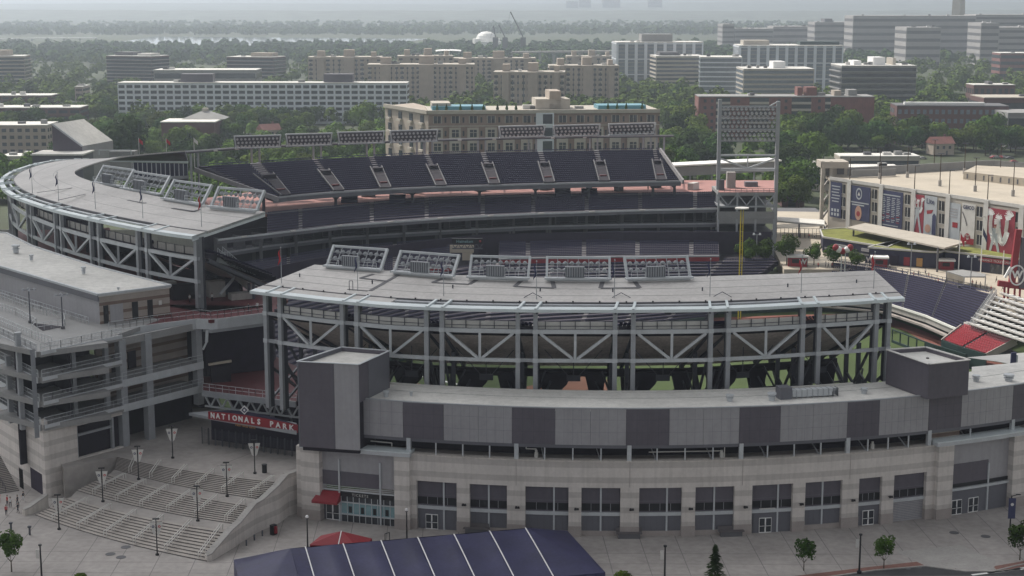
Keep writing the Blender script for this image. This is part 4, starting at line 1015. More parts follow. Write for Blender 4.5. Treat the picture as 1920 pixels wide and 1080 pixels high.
for (a, b, y, m_, h) in ((1347, 1357, 356, 'grey_dark', 3.2), (1362, 1378, 352, 'concrete', 5.0), (1396, 1420, 350, 'panel_mid', 1.6)):
    p = pz(a, y, zr(361)); q = pz(b, y, zr(361)); part('kiosk', MB().box((p[0] + q[0]) / 2, p[1], p[2], q[0] - p[0], 2.5, h), m_, rt)
# sunlit beam roof behind the tower
rr = thing('walkway_roof', 'long low roof with a bright sunlit top behind the tall light tower', 'roof', pd(1260, 320, 560))
a, b = pd(1254, 309, 560), pd(1454, 299, 575)
part('roof', MB().beam((a[0], a[1], a[2]), (b[0], b[1], b[2]), 9, .5), 'far_white', rr)
part('wall', MB().beam((a[0], a[1] - 3.5, a[2] - 2.2), (b[0], b[1] - 3.5, b[2] - 2.2), .4, 3.2), 'grey_facade', rr)
for k in range(6): q = lerp(a, b, k / 5); part('post', MB().beam((q[0], q[1], q[2]), (q[0], q[1], 0), .6), 'steel', rr)
# foul pole
fpz = pd(1388, 520, 432); 
fo = thing('foul_pole', 'tall yellow foul pole standing beyond the near canopy', 'foul pole', (fpz[0], 432, -7))
ztop = pd(1388, 391, 432)[2]
part('pole', MB().tube((fpz[0] - .28, 432, -7), (fpz[0] - .28, 432, ztop), .16, .16), 'yellow', fo)
part('pole', MB().tube((fpz[0] + .38, 432, -7), (fpz[0] + .38, 432, ztop), .12, .12), 'yellow', fo)
m = MB()
for k in range(24): z = -4 + (ztop + 4) * k / 24; m.beam((fpz[0] - .28, 432, z), (fpz[0] + .38, 432, z), .06)
part('mesh_wing', m, 'yellow', fo)
part('top_ring', MB().cyl(fpz[0], 432, ztop - .1, 1.9, .35, 20), 'offwhite', fo)
# heineken scoreboard
hb = pd(848, 462, 452); hc = pd(905, 460, 452); hz_ = lambda y: pd(870, y, 452)[2]
sb_ = thing('scoreboard', 'dark hanging scoreboard with a green beer name in the gap of the far lower deck', 'scoreboard', (hb[0], 452, hz_(478)))
part('board', MB().box((hb[0] + hc[0]) / 2, 452, hz_(457), hc[0] - hb[0], .6, hz_(447) - hz_(457)), 'black', sb_)
text('sign_letters', 'Heineken', 1.25, ((hb[0] + hc[0]) / 2 - .8, 451.6, hz_(452.5)), (1, 0, 0), (0, 0, 1), 'glass_teal', sb_, .05, bold=.02)
part('red_star', MB().ball((hc[0] - .7, 451.6, hz_(452)), .35, 8, 5), 'red_paint', sb_)
m = MB()
for k in range(5):
    X = hb[0] + (hc[0] - hb[0]) * k / 5; X2 = X + (hc[0] - hb[0]) / 5; m.beam((X, 452, hz_(457)), ((X + X2) / 2, 452, hz_(466)), .2).beam(((X + X2) / 2, 452, hz_(466)), (X2, 452, hz_(457)), .2)
m.beam((hb[0], 452, hz_(466)), (hc[0], 452, hz_(466)), .3); part('truss', m, 'steel_dark', sb_)
pth = pd(866, 466, 462); part('gate_backdrop', MB().box(pth[0], 462, pth[2] - 1.2, 7, .3, 2.2), 'concrete_tan', sb_); part('gate_backdrop', MB().box(pth[0] + 1.6, 461.5, pth[2] - 3.4, 3, .3, 2.2), 'concrete_tan', sb_)
# ======================= ground, plaza, gate and stairs =======================
def struct(name, mb, m, **k): return link(name, mb, m, kind='structure', **k)
struct('ground', MB().quad((-14000, -400, -.6), (14000, -400, -.6), (14000, 260, -.6), (-14000, 260, -.6)).quad((-14000, 260, -.6), (-190, 260, -.6), (-190, 580, -.6), (-14000, 580, -.6)).quad((180, 260, -.6), (14000, 260, -.6), (14000, 580, -.6), (180, 580, -.6)).quad((-14000, 580, -.6), (14000, 580, -.6), (14000, 16000, -.6), (-14000, 16000, -.6)), 'city_ground')
struct('plaza', MB().prism([(-140, 150), (120, 150), (120, 262), (-26, 262), (-36, 262), (-60, 250), (-78, 262), (-140, 330)], -.5, 0), 'paving')
# paving joints: flush strips 4 mm up
m = MB()
for k in range(34):
    x = -80 + k * 5.6; m.prism([(x, 205), (x + .12, 205), (x + .12 - 2, 262), (x - 2, 262)], .001, .004, bottom=False)
for y in (212, 217, 222, 226.5, 231): m.prism([(-90, y), (110, y - 2), (110, y - 1.9), (-90, y + .1)], .005, .008, bottom=False)
struct('paving_joints', m, 'paving_dark')
# kerb, brick strip and street in the bottom right corner
ka, kb_ = pz(1560, 1080, 0), pz(1700, 1064, 0)
st = [pz(x, y, 0)[:2] for x, y in ((1500, 1090), (1640, 1070), (1735, 1062), (1810, 1072), (1862, 1072), (1910, 1060), (2100, 1030), (2300, 1200), (1500, 1300))]
struct('street', MB().prism(st, -.01, .006), 'asphalt')
ks = MB()
for a, b in zip(st[:6], st[1:7]): ks.beam((*a, .06), (*b, .06), .25, .16)
struct('kerb', ks, 'concrete')
bs = [pz(x, y, 0)[:2] for x, y in ((1490, 1080), (1640, 1062), (1730, 1052), (1740, 1060), (1640, 1070), (1490, 1092))]
struct('brick_strip', MB().prism(bs, -.01, .012), 'brick_paving')
struct('brick_strip', MB().prism([pz(x, y, 0)[:2] for x, y in ((1862, 1062), (1990, 1040), (1990, 1048), (1872, 1072))], -.01, .012), 'brick_paving')
struct('concrete_apron', MB().prism([pz(x, y, 0)[:2] for x, y in ((1680, 1034), (1802, 1022), (1868, 1052), (1862, 1071), (1735, 1061))], -.01, .014), 'concrete')
m = MB()
for k in range(4):
    a = pz(1822 + k * 30, 1078 - k * 3.5, 0); b = pz(1890 + k * 24, 1070 - k * 4, 0); m.beam((a[0], a[1], .012), (b[0], b[1], .012), .5, .01)
struct('crossing_stripes', m, 'paint_white')
mh = [(1789, 999), (1848, 1006), (207, 1039), (227, 1045), (236, 1026), (1702, 1066), (1722, 1064)]
ml = ['manhole cover in front of the double doors of the right pavilion', 'manhole cover left of the navy pole banner', 'left manhole cover below the wide staircase', 'right manhole cover below the wide staircase', 'larger plate above two manhole covers below the staircase', 'left drain cover at the kerb', 'right drain cover at the kerb']
for (x, y), l in zip(mh, ml):
    p = pz(x, y, 0); solo('manhole_cover', MB().cyl(p[0], p[1], .012, .75 if y > 990 and x < 1700 or x > 1740 else .45, .03, 20), 'grey_dark', l, 'manhole', 'manhole covers in the plaza')
# --- the wide staircase
A0, A1 = pz(66, 966, 0), pz(388, 1053, 0); 
lv = [((66, 966), (388, 1053), 0), ((131, 934), (427, 995), 1.67), ((144, 920), (436, 982), 1.67), ((205, 889), (468, 947), 3.33), ((215, 880), (480, 935), 3.33), ((220, 856), (524, 903), 5.0)]
LV = [(pz(*a, z), pz(*b, z), z) for a, b, z in lv]
stc = thing('staircase', 'wide pale concrete staircase of three flights leading up to the stadium gate', 'staircase', A0)
def bow(a, b, k=12, d=-1.3):
    n = np.array((b[1] - a[1], -(b[0] - a[0]))); n = n / np.hypot(*n)
    return [(a[0] + (b[0] - a[0]) * i / k + n[0] * d * 4 * (i / k) * (1 - i / k) * -1, a[1] + (b[1] - a[1]) * i / k + n[1] * d * 4 * (i / k) * (1 - i / k) * -1) for i in range(k + 1)]
for fl_ in range(3):
    a0, b0, z0_ = LV[fl_ * 2]; a1, b1, z1_ = LV[fl_ * 2 + 1]; n = 10
    tm, rm = MB(), MB()
    for i in range(n):
        f0 = bow(lerp(a0, a1, i / n)[:2], lerp(b0, b1, i / n)[:2]); f1 = bow(lerp(a0, a1, (i + 1) / n)[:2], lerp(b0, b1, (i + 1) / n)[:2])
        za = z0_ + (z1_ - z0_) * i / n; zb = z0_ + (z1_ - z0_) * (i + 1) / n
        tm.sheet([[(*p, zb) for p in f0], [(*p, zb) for p in f1]]); rm.sheet([[(*p, za) for p in f0], [(*p, zb) for p in f0]])
    part('treads', tm, 'tread', stc); part('risers', rm, 'riser', stc)
    hm_ = 6
    for k in range(hm_):
        t = (k + .75) / hm_
        p = lerp(bow(a0[:2], b0[:2], 24)[int(t * 24)], (0, 0), 0); q = bow(a1[:2], b1[:2], 24)[int(t * 24)]
        m = MB(); rail(m, [(*p, z0_ + .15), (*q, z1_)], .95, 1.6, .05, (1.0,)); rail(m, [(p[0] + .4, p[1] + .1, z0_ + .15), (q[0] + .4, q[1] + .1, z1_)], .95, 1.6, .05, (1.0,)); part('handrail', m, 'offwhite', stc)
for i in (1, 3):
    a, b, z = LV[i]; c, d, _ = LV[i + 1]; m = MB().sheet([[(*p, z) for p in bow(a[:2], b[:2])], [(*p, z) for p in bow(c[:2], d[:2])]]); part('landing', m, 'paving', stc)
UP = [pz(x, y, 5)[:2] for x, y in ((148, 872), (220, 856), (524, 903), (562, 884), (575, 868), (575, 845), (500, 815), (330, 790), (150, 820))]
UPz = MB().prism([LV[5][0][:2]] + bow(LV[5][0][:2], LV[5][1][:2])[1:-1] + [LV[5][1][:2]] + [pz(x, y, 5)[:2] for x, y in ((564, 884), (600, 850), (560, 780), (330, 760), (90, 820), (120, 880))], -.4, 4.99)
struct('upper_plaza', UPz, 'paving')
p, q = pz(407, 874, 5), pz(470, 850, 5); m = MB().beam((p[0], p[1], 5.0), (q[0], q[1], 5.0), .12, .02); struct('paving_joints', m, 'paving_dark')
# cheek walls
def cheek(name, label, top, zt, th=.9, zb=0, mt='stone'):
    P_ = [pz(x, y, z) for (x, y), z in zip(top, zt)]
    t = thing(name, label, 'wall', (P_[0][0], P_[0][1], 0))
    m = MB(); cap = MB()
    for a, b in zip(P_[:-1], P_[1:]):
        d = np.array(V2(a, b)); n = np.array((-d[1], d[0])) / np.hypot(*d) * th
        m.prism([a[:2], b[:2], (b[0] + n[0], b[1] + n[1]), (a[0] + n[0], a[1] + n[1])], zb, [a[2] - .12, b[2] - .12, b[2] - .12, a[2] - .12])
        c = lambda p, k: (p[0] + n[0] * k, p[1] + n[1] * k)
        cap.quad((*c(a, -.05), a[2]), (*c(b, -.05), b[2]), (*c(b, 1.05), b[2]), (*c(a, 1.05), a[2])).quad((*c(a, -.05), a[2]), (*c(b, -.05), b[2]), (*c(b, -.05), b[2] - .2), (*c(a, -.05), a[2] - .2)).quad((*c(a, 1.05), a[2]), (*c(b, 1.05), b[2]), (*c(b, 1.05), b[2] - .2), (*c(a, 1.05), a[2] - .2))
    part('wall', m, mt, t); part('coping', cap, 'concrete', t); return t, P_
cheek('stair_wall', 'stepped striped stone wall with pale coping along the right side of the wide staircase', [(388, 1041), (397, 1037), (437, 991), (452, 978), (480, 944), (495, 935), (523, 909), (540, 889), (566, 880)], [1.0, 1.2, 3.1, 3.3, 4.8, 5.0, 6.3, 7.0, 7.0], th=1.0)
cheek('stair_wall', 'short curved stone wall at the left foot of the wide staircase by the ramp building', [(46, 955), (57, 950), (84, 931), (90, 926)], [1.1, 1.3, 2.2, 2.3], th=.8, mt='stone_plain')
# --- gate: sign, canopy, dark entrance and the red deck over it
gate = thing('entrance_gate', 'stadium entrance gate with a curved red name sign under an exposed roof truss', 'gate', pz(470, 850, 5))
g0, g1 = pz(378, 832, 5), pz(560, 858, 5)
gc = Curve([g0, g1])
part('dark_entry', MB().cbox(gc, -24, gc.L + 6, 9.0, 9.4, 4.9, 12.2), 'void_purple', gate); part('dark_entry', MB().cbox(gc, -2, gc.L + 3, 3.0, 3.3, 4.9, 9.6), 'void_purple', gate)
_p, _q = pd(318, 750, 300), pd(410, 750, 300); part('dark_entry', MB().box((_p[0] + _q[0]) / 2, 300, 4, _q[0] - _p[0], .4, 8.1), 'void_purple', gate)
for k in range(15):
    s0 = gc.L * k / 14; part('gate_post', MB().cbox(gc, s0 - .08, s0 + .08, .1, .25, 4.9, 8.0), 'steel_dark', gate)
m = MB()
for k in range(70): s0 = gc.L * k / 70; m.cbox(gc, s0 - .02, s0 + .02, .15, .2, 5.1, 7.8)
part('gate_bars', m, 'steel_dark', gate)
# canopy slab
cs_ = [pz(x, y, 10.2)[:2] for x, y in ((354, 776), (400, 785), (556, 812), (556, 795), (420, 770))]
part('gate_canopy', MB().prism(cs_, 9.9, 10.4), 'steel', gate)
sA, sB = pz(393, 786, 9.9), pz(560, 812, 9.9)
# gently bowed sign
sc_ = Curve([(sA[0] + (sB[0] - sA[0]) * i / 16 + .55 * 4 * (i / 16) * (1 - i / 16) * (sB[1] - sA[1]) / 18, sA[1] + (sB[1] - sA[1]) * i / 16 - .6 * 4 * (i / 16) * (1 - i / 16)) for i in range(17)])
zs0, zs1 = 10.0, 11.35
arch = lambda f: .55 * 4 * f * (1 - f)
m = MB(); top = []; bot = []
for i in range(17):
    f = i / 16; x, y = sc_.at(sc_.L * f, -.3); top.append((x, y, zs1 + arch(f))); bot.append((x, y, zs0 + arch(f) * .55))
m.sheet([bot, top]); m.sheet([[(a, b + .3, c) for a, b, c in top], [(a, b + .3, c) for a, b, c in bot]]); m.sheet([top, [(a, b + .3, c) for a, b, c in top]])
sg = part('sign_board', m, 'red_paint', gate)
ub_ = MB(); ub_.sheet([[(a, b + .15, c) for a, b, c in top], [(a, b + .15, c + .65 * 4 * (i / 16) * (1 - i / 16)) for i, (a, b, c) in enumerate(top)]]); part('sign_crest', ub_, 'navy_wall', gate)
letters = 'NATIONALS PARK'; xs_ = [(k + .9) / (len(letters) + .8) for k in range(len(letters))]
for ch, f in zip(letters, xs_):
    if ch == ' ': continue
    s0 = sc_.L * f; x, y = sc_.at(s0, -.36); a = sc_.ang(s0)
    text('sign_letter', ch, 1.32, (x, y, (zs0 + zs1) / 2 + arch(f) * .78), (math.cos(a), math.sin(a), .0), (0, 0, 1), 'white', sg, .05, bold=.035)
s0 = sc_.L * .44; x, y = sc_.at(s0, -.1); a = sc_.ang(s0)
text('sign_letters', 'FIRST BASE GATE', .5, (x, y, zs0 - .15), (math.cos(a), math.sin(a), 0), (0, 0, 1), 'gold', sg, .04, spacing=1.15)
dmn = part('diamond_emblem', MB().quad((x, y - .5, 12.1), (x + .75, y - .5 + .1, 12.9), (x, y - .5, 13.7), (x - .75, y - .5 - .1, 12.9)).quad((x, y - .4, 12.1), (x - .75, y - .5, 12.9), (x, y - .4, 13.7), (x + .75, y - .3, 12.9)), 'white', gate)
part('emblem_face', MB().quad((x, y - .56, 12.35), (x + .52, y - .49, 12.9), (x, y - .56, 13.45), (x - .52, y - .63, 12.9)), 'navy_banner', dmn)
part('emblem_plate', MB().quad((x, y - .6, 12.65), (x + .22, y - .58, 12.9), (x, y - .6, 13.15), (x - .22, y - .63, 12.9)), 'white', dmn)
# red deck above
dk = [(380, 733), (470, 744), (556, 754), (562, 690), (500, 660), (380, 650)]
DK = [pz(x, y, 12.8)[:2] for x, y in dk]
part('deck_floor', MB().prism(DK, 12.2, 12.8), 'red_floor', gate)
dkc = Curve([DK[0], DK[1], DK[2]])
part('deck_edge', MB().cbox(dkc, 0, dkc.L, -.35, 0, 11.9, 12.95), 'steel', gate)
m = MB(); rail(m, [(*dkc.at(q, .1), 12.95) for q in np.linspace(0, dkc.L, 8)], 1.25, 1.0, .035); part('deck_railing', m, 'steel_light', gate)
m = MB(); n = 8
for k in range(n):
    a, b = dkc.L * k / n, dkc.L * (k + 1) / n; c = (a + b) / 2
    m.beam((*dkc.at(a, .6), 11.9), (*dkc.at(c, .6), 9.9), .28).beam((*dkc.at(c, .6), 9.9), (*dkc.at(b, .6), 11.9), .28)
m.beam((*dkc.at(0, .6), 9.9), (*dkc.at(dkc.L, .6), 9.9), .3)
part('roof_truss', m, 'steel_light', gate)
m = MB()
for x0, x1 in ((500, 515), (520, 508), (535, 550)):
    a = pd(x0, 748, dkc.p[1][1] - .3); b = pd(x1, 800, dkc.p[1][1] - .3); m.beam(a, b, .4)
part('truss_leg', m, 'steel', gate)
# dark hall behind the deck
hw = [pz(x, y, 12.8)[:2] for x, y in ((386, 706), (430, 708), (497, 694))]
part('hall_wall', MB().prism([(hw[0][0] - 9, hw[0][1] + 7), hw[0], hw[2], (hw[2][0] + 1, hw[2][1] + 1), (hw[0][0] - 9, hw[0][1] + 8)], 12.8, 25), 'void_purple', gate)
p = pd(413, 679, hw[1][1] - 3); part('kiosk_front', MB().box(p[0], p[1], 12.8, 3.6, 1.5, 3.2, .3), 'dark_interior', gate)
part('kiosk_awning', MB().beam((p[0] - 2, p[1] - 1, 16.2), (p[0] + 2, p[1] + .3, 16.6), .7, .35), 'concrete_tan', gate)
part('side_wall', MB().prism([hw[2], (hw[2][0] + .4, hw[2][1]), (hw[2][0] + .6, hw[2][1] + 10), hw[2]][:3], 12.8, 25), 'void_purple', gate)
# red upper bridge
br = [(205, 621), (290, 608), (378, 597), (395, 600), (497, 587), (520, 560), (500, 530), (330, 520), (230, 575)]
BR = [pz(x, y, 25)[:2] for x, y in br]
bridge = thing('footbridge', 'red-floored upper deck bridge with railing between the ramp building and the near stand', 'bridge', (*BR[3], 24))
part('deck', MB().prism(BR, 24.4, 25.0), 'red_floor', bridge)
bc = Curve(BR[:5])
part('edge_beam', MB().cbox(bc, 0, bc.L, -.3, 0, 23.2, 25.1), 'steel_light', bridge)
part('lower_beam', MB().cbox(bc, bc.sx(380, 600), bc.L, -.1, .4, 22.6, 23.2), 'steel', bridge)
m = MB(); rail(m, [(*bc.at(q, .1), 25.1) for q in np.linspace(0, bc.L, 24)], 1.5, 1.4, .035); part('railing', m, 'steel_light', bridge)
p = bc.at(bc.sx(388, 600), 0); part('bracket', MB().beam((p[0], p[1], 23), (p[0] - .2, p[1], 20.8), .5).beam((p[0] - .2, p[1], 20.8), (p[0] - .9, p[1], 19.4), .35), 'steel_light', bridge)
# ======================= ramp building on the left =======================
C0 = pz(88, 933, 0)[:2]; R1 = pz(378, 597, 25)[:2]; dR = np.array(R1) - np.array(C0); LR = np.hypot(*dR); dR /= LR; dL = np.array((-14.6, 19.5)); dL /= np.hypot(*dL)
rw = Curve([C0, tuple(np.array(C0) + dR * (LR + 2))]); lw = Curve([tuple(np.array(C0) + dL * 75), C0])     # inward is +o for both
ramp = thing('ramp_building', 'open grey concrete ramp building with striped stone base at the far left', 'ramp building', (*C0, 0))
sR = lambda x, y: rw.sx(x, y)
b1 = sR(147, 860); b2 = sR(217, 830); b3 = sR(226, 700)
zs = 12.4
pw_ = part('stone_wall', MB().cbox(rw, 0, b1, 0, .8, 0, zs - .3), 'stone', ramp)
part('stone_wall', MB().cbox(rw, b1 + .002, b3, 0, .8, 0, 5.2).cbox(rw, b1 + .002, b3, 0, .8, rw.hit(180, 790)[1], zs - .3), 'stone', ramp)
part('recess', MB().cbox(rw, b1, b3, 1.2, 1.5, 4.5, 11), 'dark_interior', ramp)
part('recess_frame', MB().cbox(rw, b1, b2, .5, .9, 8.9, 9.3).cbox(rw, b1, b1 + .5, .5, .9, 5, 11).cbox(rw, b2 - .4, b2, .3, .9, 5, 11), 'steel', ramp)
part('stone_wall', MB().cbox(lw, 0, lw.L - .01, 0, .8, 0, 11.4), 'stone', ramp)
part('corner_pier', MB().cbox(lw, lw.L - 1.6, lw.L, -.05, .8, 0, 13.2), 'stone', ramp)
lev = [12.5, 16.5, 20.6, 25.0]
for i, z in enumerate(lev):
    e = b3 if i < 3 else sR(225, 620)
    part('floor_slab', MB().cbox(rw, -.4, e, -.5, 14, z - .9, z), 'steel' if 0 else 'grey_facade', ramp)
    part('slab_edge', MB().cbox(rw, -.5, e, -.62, -.5, z - .5, z + .12), 'steel_light', ramp)
    m = MB(); rail(m, [(*rw.at(q, -.4), z + .1) for q in np.linspace(-.2, e, 9)], 1.25, 1.4, .035, (1, .5)); part('railing', m, 'steel_light', ramp)
    part('mesh_panel', (lambda m: [m.cbox(rw, q, q + .03, -.4, -.36, z + .1, z + 1.3) for q in np.arange(0, e, .28)] and m)(MB()), 'steel', ramp)
for z in (12.5, 16.9):
    e = LR
    part('floor_slab', MB().cbox(rw, b3 + .2, e, 0, 8, z - .8, z), 'grey_facade', ramp)
    part('slab_edge', MB().cbox(rw, b3 + .2, e, -.12, 0, z - 1.2, z + .12), 'steel_light', ramp)
    m = MB(); rail(m, [(*rw.at(q, .1), z + .1) for q in np.linspace(b3 + .4, e, 8)], 1.25, 1.4, .035); part('railing', m, 'steel_light', ramp)
    part('mesh_panel', (lambda m: [m.cbox(rw, q, q + .03, .1, .14, z + .1, z + 1.3) for q in np.arange(b3 + .4, e, .28)] and m)(MB()), 'steel', ramp)
part('inner_wall', MB().cbox(rw, b3, LR + 10, 6.5, 7, 0, 24.2), 'stone_brown', ramp)
part('inner_wall', MB().cbox(rw, b3, LR + 3, 5.8, 6.3, 0, 11), 'dark_interior', ramp)
part('inner_wall', MB().cbox(rw, 1, b3 - .2, 8, 8.4, 4, 24), 'dark_interior', ramp)
for x, y in ((260, 665), (290, 650)): s0 = sR(x, y); part('doorway', MB().cbox(rw, s0 - .9, s0 + .9, 6.3, 6.48, 16.9, 20), 'dark_interior', ramp)
for x in (231, 280, 375):
    s0 = sR(x, 660); part('column', MB().cbox(rw, s0 - .7, s0 + .7, .1, 1.4, 0 if x < 300 else 9, 24.1), 'steel', ramp)
for x in (150, 212):
    s0 = sR(x, 700); part('column', MB().cbox(rw, s0 - .4, s0 + .4, 1.5, 2.2, zs, 24.1), 'steel', ramp)
part('top_fascia', MB().cbox(rw, b3, LR, .3, .8, 23.0, 24.3), 'grey_facade', ramp)
# sloping ramps on the left face
for i, z in enumerate(lev):
    rise = (1.2, 1.6, 1.2, 0)[i]; P_ = [(*lw.at(q, -.45), z - rise * (1 - q / lw.L) * 0) for q in (0, lw.L)]
    part('ramp_slab', MB().cbox(lw, 0, lw.L - .2, -.5, 12, z - .95, z - .02), 'grey_facade', ramp)
    part('slab_edge', MB().cbox(lw, 0, lw.L, -.62, -.5, z - .9, z + .1), 'steel_light', ramp)
    m = MB(); rail(m, [(*lw.at(q, -.4), z + .1) for q in np.linspace(0, lw.L, 30)], 1.25, 1.6, .035); part('railing', m, 'steel_light', ramp)
    part('mesh_panel', (lambda m: [m.cbox(lw, q, q + .03, -.4, -.36, z + .1, z + 1.3) for q in np.arange(20, lw.L, .3)] and m)(MB()), 'steel', ramp)
part('inner_wall', MB().cbox(lw, 0, lw.L - 3, 6, 6.4, 11, 24), 'dark_interior', ramp)
for x, zt_ in ((28, 22.0), (49, 27), (86, 25.2)):
    s0 = lw.sx(x, 700); part('column', MB().cbox(lw, s0 - .4, s0 + .4, -1.5, -.7, 10.5, zt_).cbox(lw, s0 - .5, s0 + .5, -1.6, -.6, zt_, zt_ + .3), 'steel', ramp)
m = MB()
for q in np.arange(20, lw.L - 1.5, .35): m.cbox(lw, q, q + .08, -.1, 0, 11.4, 13.4)
part('louvre_screen', m, 'steel_dark', ramp)
part('top_deck', MB().prism([pz(x, y, 25.0)[:2] for x, y in ((97, 650), (222, 627), (300, 600), (190, 560), (0, 540), (-120, 540), (-120, 560))], 24.3, 25.04), 'grey_facade', ramp)
# inner ramp with railings on the top deck
for pts in (((-20, 598), (60, 633), (97, 646)), ((-20, 575), (30, 590), (68, 610), (60, 616)), ((0, 560), (62, 583), (120, 600), (122, 612), (70, 620))):
    m = MB(); rail(m, [pz(x, y, 25.1) for x, y in pts], 1.3, 1.2, .035); part('railing', m, 'steel_light', ramp)
part('dark_deck_patch', MB().prism([pz(x, y, 25.1)[:2] for x, y in ((58, 605), (120, 612), (80, 620))], 25.05, 25.08), 'dark_interior', ramp)  # flat dark triangle laid on the top deck
# striped pavilion on top of it
pv = [(184, 551), (320, 534), (182, 499), (115, 478), (60, 460), (12, 436), (-60, 430), (-160, 452)]
PV = [pz(x, y, 30.6)[:2] for x, y in pv]
pav = thing('pavilion', 'flat-roofed pavilion with striped stone end wall on top of the left ramp building', 'pavilion', (*PV[0], 25))
part('roof', MB().prism(PV, 30.0, 30.45), 'roof_membrane', pav)
m = MB()
for a, b in zip(PV, PV[1:] + PV[:1]): m.beam((*a, 30.45), (*b, 30.45), .45, .4)
part('roof_edge', m, 'steel_light', pav)
e1 = Curve([PV[0], PV[1]]); e2 = Curve([PV[7], PV[0]])
ew = part('end_wall', MB().cbox(e1, .2, e1.L - .2, .2, .7, 25, 30.1), 'stone_brown', pav)
for a, b, m_ in ((.9, 1.8, 'black'), (2.1, 4.5, 'panel_light'), (6.2, 7.3, 'black'), (9.1, 10.1, 'black')):
    a, b = a * e1.L / 13.6, b * e1.L / 13.6; part('door', MB().cbox(e1, a, b, .12, .2, 25, 28.3), m_, ew)
part('restroom_sign', MB().cbox(e1, e1.L * .83, e1.L * .87, .14, .2, 27.1, 27.9), 'offwhite', ew)
part('side_wall', MB().cbox(e2, 0, e2.L - .2, .2, .7, 25, 30.1), 'panel_light', pav)
part('fascia', MB().cbox(e2, 0, e2.L, -.15, .15, 29.2, 30.3), 'panel_mid', pav)
m = MB(); rail(m, [(*e2.at(q, -1.6), 25.1) for q in np.linspace(0, e2.L - 1, 14)], 1.3, 1.2, .035); part('railing', m, 'steel_light', pav)
# outer stair at the far left edge
so = thing('staircase', 'narrow concrete staircase cut off by the left edge, beside the striped stone wall', 'staircase', pz(18, 925, 0))
a0, b0 = pz(-14, 928, 0), pz(36, 920, 0); a1, b1_ = pz(-60, 860, 4.8), pz(-5, 845, 4.8)
m, r_ = MB(), MB(); n = 24
for i in range(n):
    p, q = lerp(a0, a1, i / n), lerp(b0, b1_, i / n); p2, q2 = lerp(a0, a1, (i + 1) / n), lerp(b0, b1_, (i + 1) / n)
    m.quad((*p[:2], p2[2]), (*q[:2], q2[2]), (*q2[:2], q2[2]), (*p2[:2], p2[2])); r_.quad(p, q, (*q[:2], q2[2]), (*p[:2], p2[2]))
part('treads', m, 'tread', so); part('risers', r_, 'riser', so)
m = MB(); rail(m, [lerp(lerp(a0, b0, .5), lerp(a1, b1_, .5), t) for t in (0, 1)], 1, 1.2, .04, (1.,)); part('handrail', m, 'steel_dark', so)
# dark gate by the stair foot
p = pz(66, 938, 0); s0 = lw.sx(66, 930)
dg = thing('side_gate', 'black barred gate and dark opening in the left stone wall beside the staircase foot', 'gate', (*lw.at(s0), 0))
part('opening', MB().cbox(lw, lw.L - 7.2, lw.L - 1.2, -.02, .3, 0, 3.6), 'void_purple', dg)
m = MB()
for k in range(12): q = lw.L - 8.6 + k * .16; m.cbox(lw, q, q + .04, -1.5, -1.45, 0, 3.4)
m.cbox(lw, lw.L - 8.6, lw.L - 6.7, -1.5, -1.45, 3.3, 3.45).cbox(lw, lw.L - 8.6, lw.L - 6.7, -1.5, -1.45, 1.6, 1.7); part('barred_leaf', m, 'black', dg)
# four-headed light poles on the ramp deck
lp4 = local('lamp_post', 'x', 'lamp post')
part('pole', MB().tube((0, 0, 0), (0, 0, 6.2), .12, .09), 'steel_dark', lp4); part('base', MB().cyl(0, 0, 0, .35, .5), 'grey_dark', lp4)
part('crossarm', MB().beam((-1.0, 0, 6.1), (1.0, 0, 6.1), .09).beam((0, -1, 6.1), (0, 1, 6.1), .09), 'steel_dark', lp4)
for x, y in ((-1, 0), (1, 0), (0, -1), (0, 1)): part('lamp_head', MB().tube((x, y, 6.0), (x, y, 6.3), .28, .16), 'steel', lp4)
dup(lp4, pz(57, 606, 25), .4, 'four-headed lamp post on the ramp deck, the left one of the pair', 'four-headed lamp posts on the ramp deck', first=True)
dup(lp4, pz(118, 617, 25), .4, 'four-headed lamp post on the ramp deck, nearer the striped pavilion', 'four-headed lamp posts on the ramp deck')
# ======================= plaza furniture =======================
bl_ = local('banner_lamp', 'x', 'lamp post')
part('pole', MB().tube((0, 0, 0), (0, 0, 5.7), .1, .07), 'black', bl_); part('base', MB().cyl(0, 0, 0, .28, .25), 'black', bl_)
part('lamp_head', MB().box(0, 0, 5.62, 1.0, .35, .16), 'black', bl_)
for k in (-1, 1):
    b = part('banner', MB().quad((k * .14, -.02, 5.2), (k * 1.0, -.02, 5.2), (k * .42, -.02, 3.2), (k * .14, -.02, 3.0)).quad((k * .14, .02, 5.2), (k * 1.0, .02, 5.2), (k * .42, .02, 3.2), (k * .14, .02, 3.0)), 'offwhite', bl_)
    part('emblem', MB().tube((k * .46, -.03, 4.5), (k * .46, -.05, 4.5), .2, .2, 12), 'navy_banner' if k < 0 else 'cloth_red', b)
    part('emblem_bar', MB().tube((k * .46, -.055, 4.5), (k * .46, -.07, 4.5), .09, .09, 10), 'offwhite', b)
    part('banner_arm', MB().beam((0, 0, 5.22), (k * .9, 0, 5.22), .05), 'black', bl_)
bn = [(111, 993, 0, 'banner lamp post at the bottom left of the staircase, the leftmost one'), (295, 1041, 0, 'banner lamp post at the foot of the staircase, in front of its lowest flight'), (193, 941, 1.67, 'banner lamp post on the left of the lower stair landing'), (371, 977, 1.67, 'banner lamp post on the right of the lower stair landing'), (260, 899, 3.33, 'banner lamp post on the left of the upper stair landing'), (426, 931, 3.33, 'banner lamp post on the right of the upper stair landing'), (324, 859, 5, 'banner lamp post on the upper plaza, left of the gate sign'), (478, 888, 5, 'banner lamp post on the upper plaza, below the gate sign')]
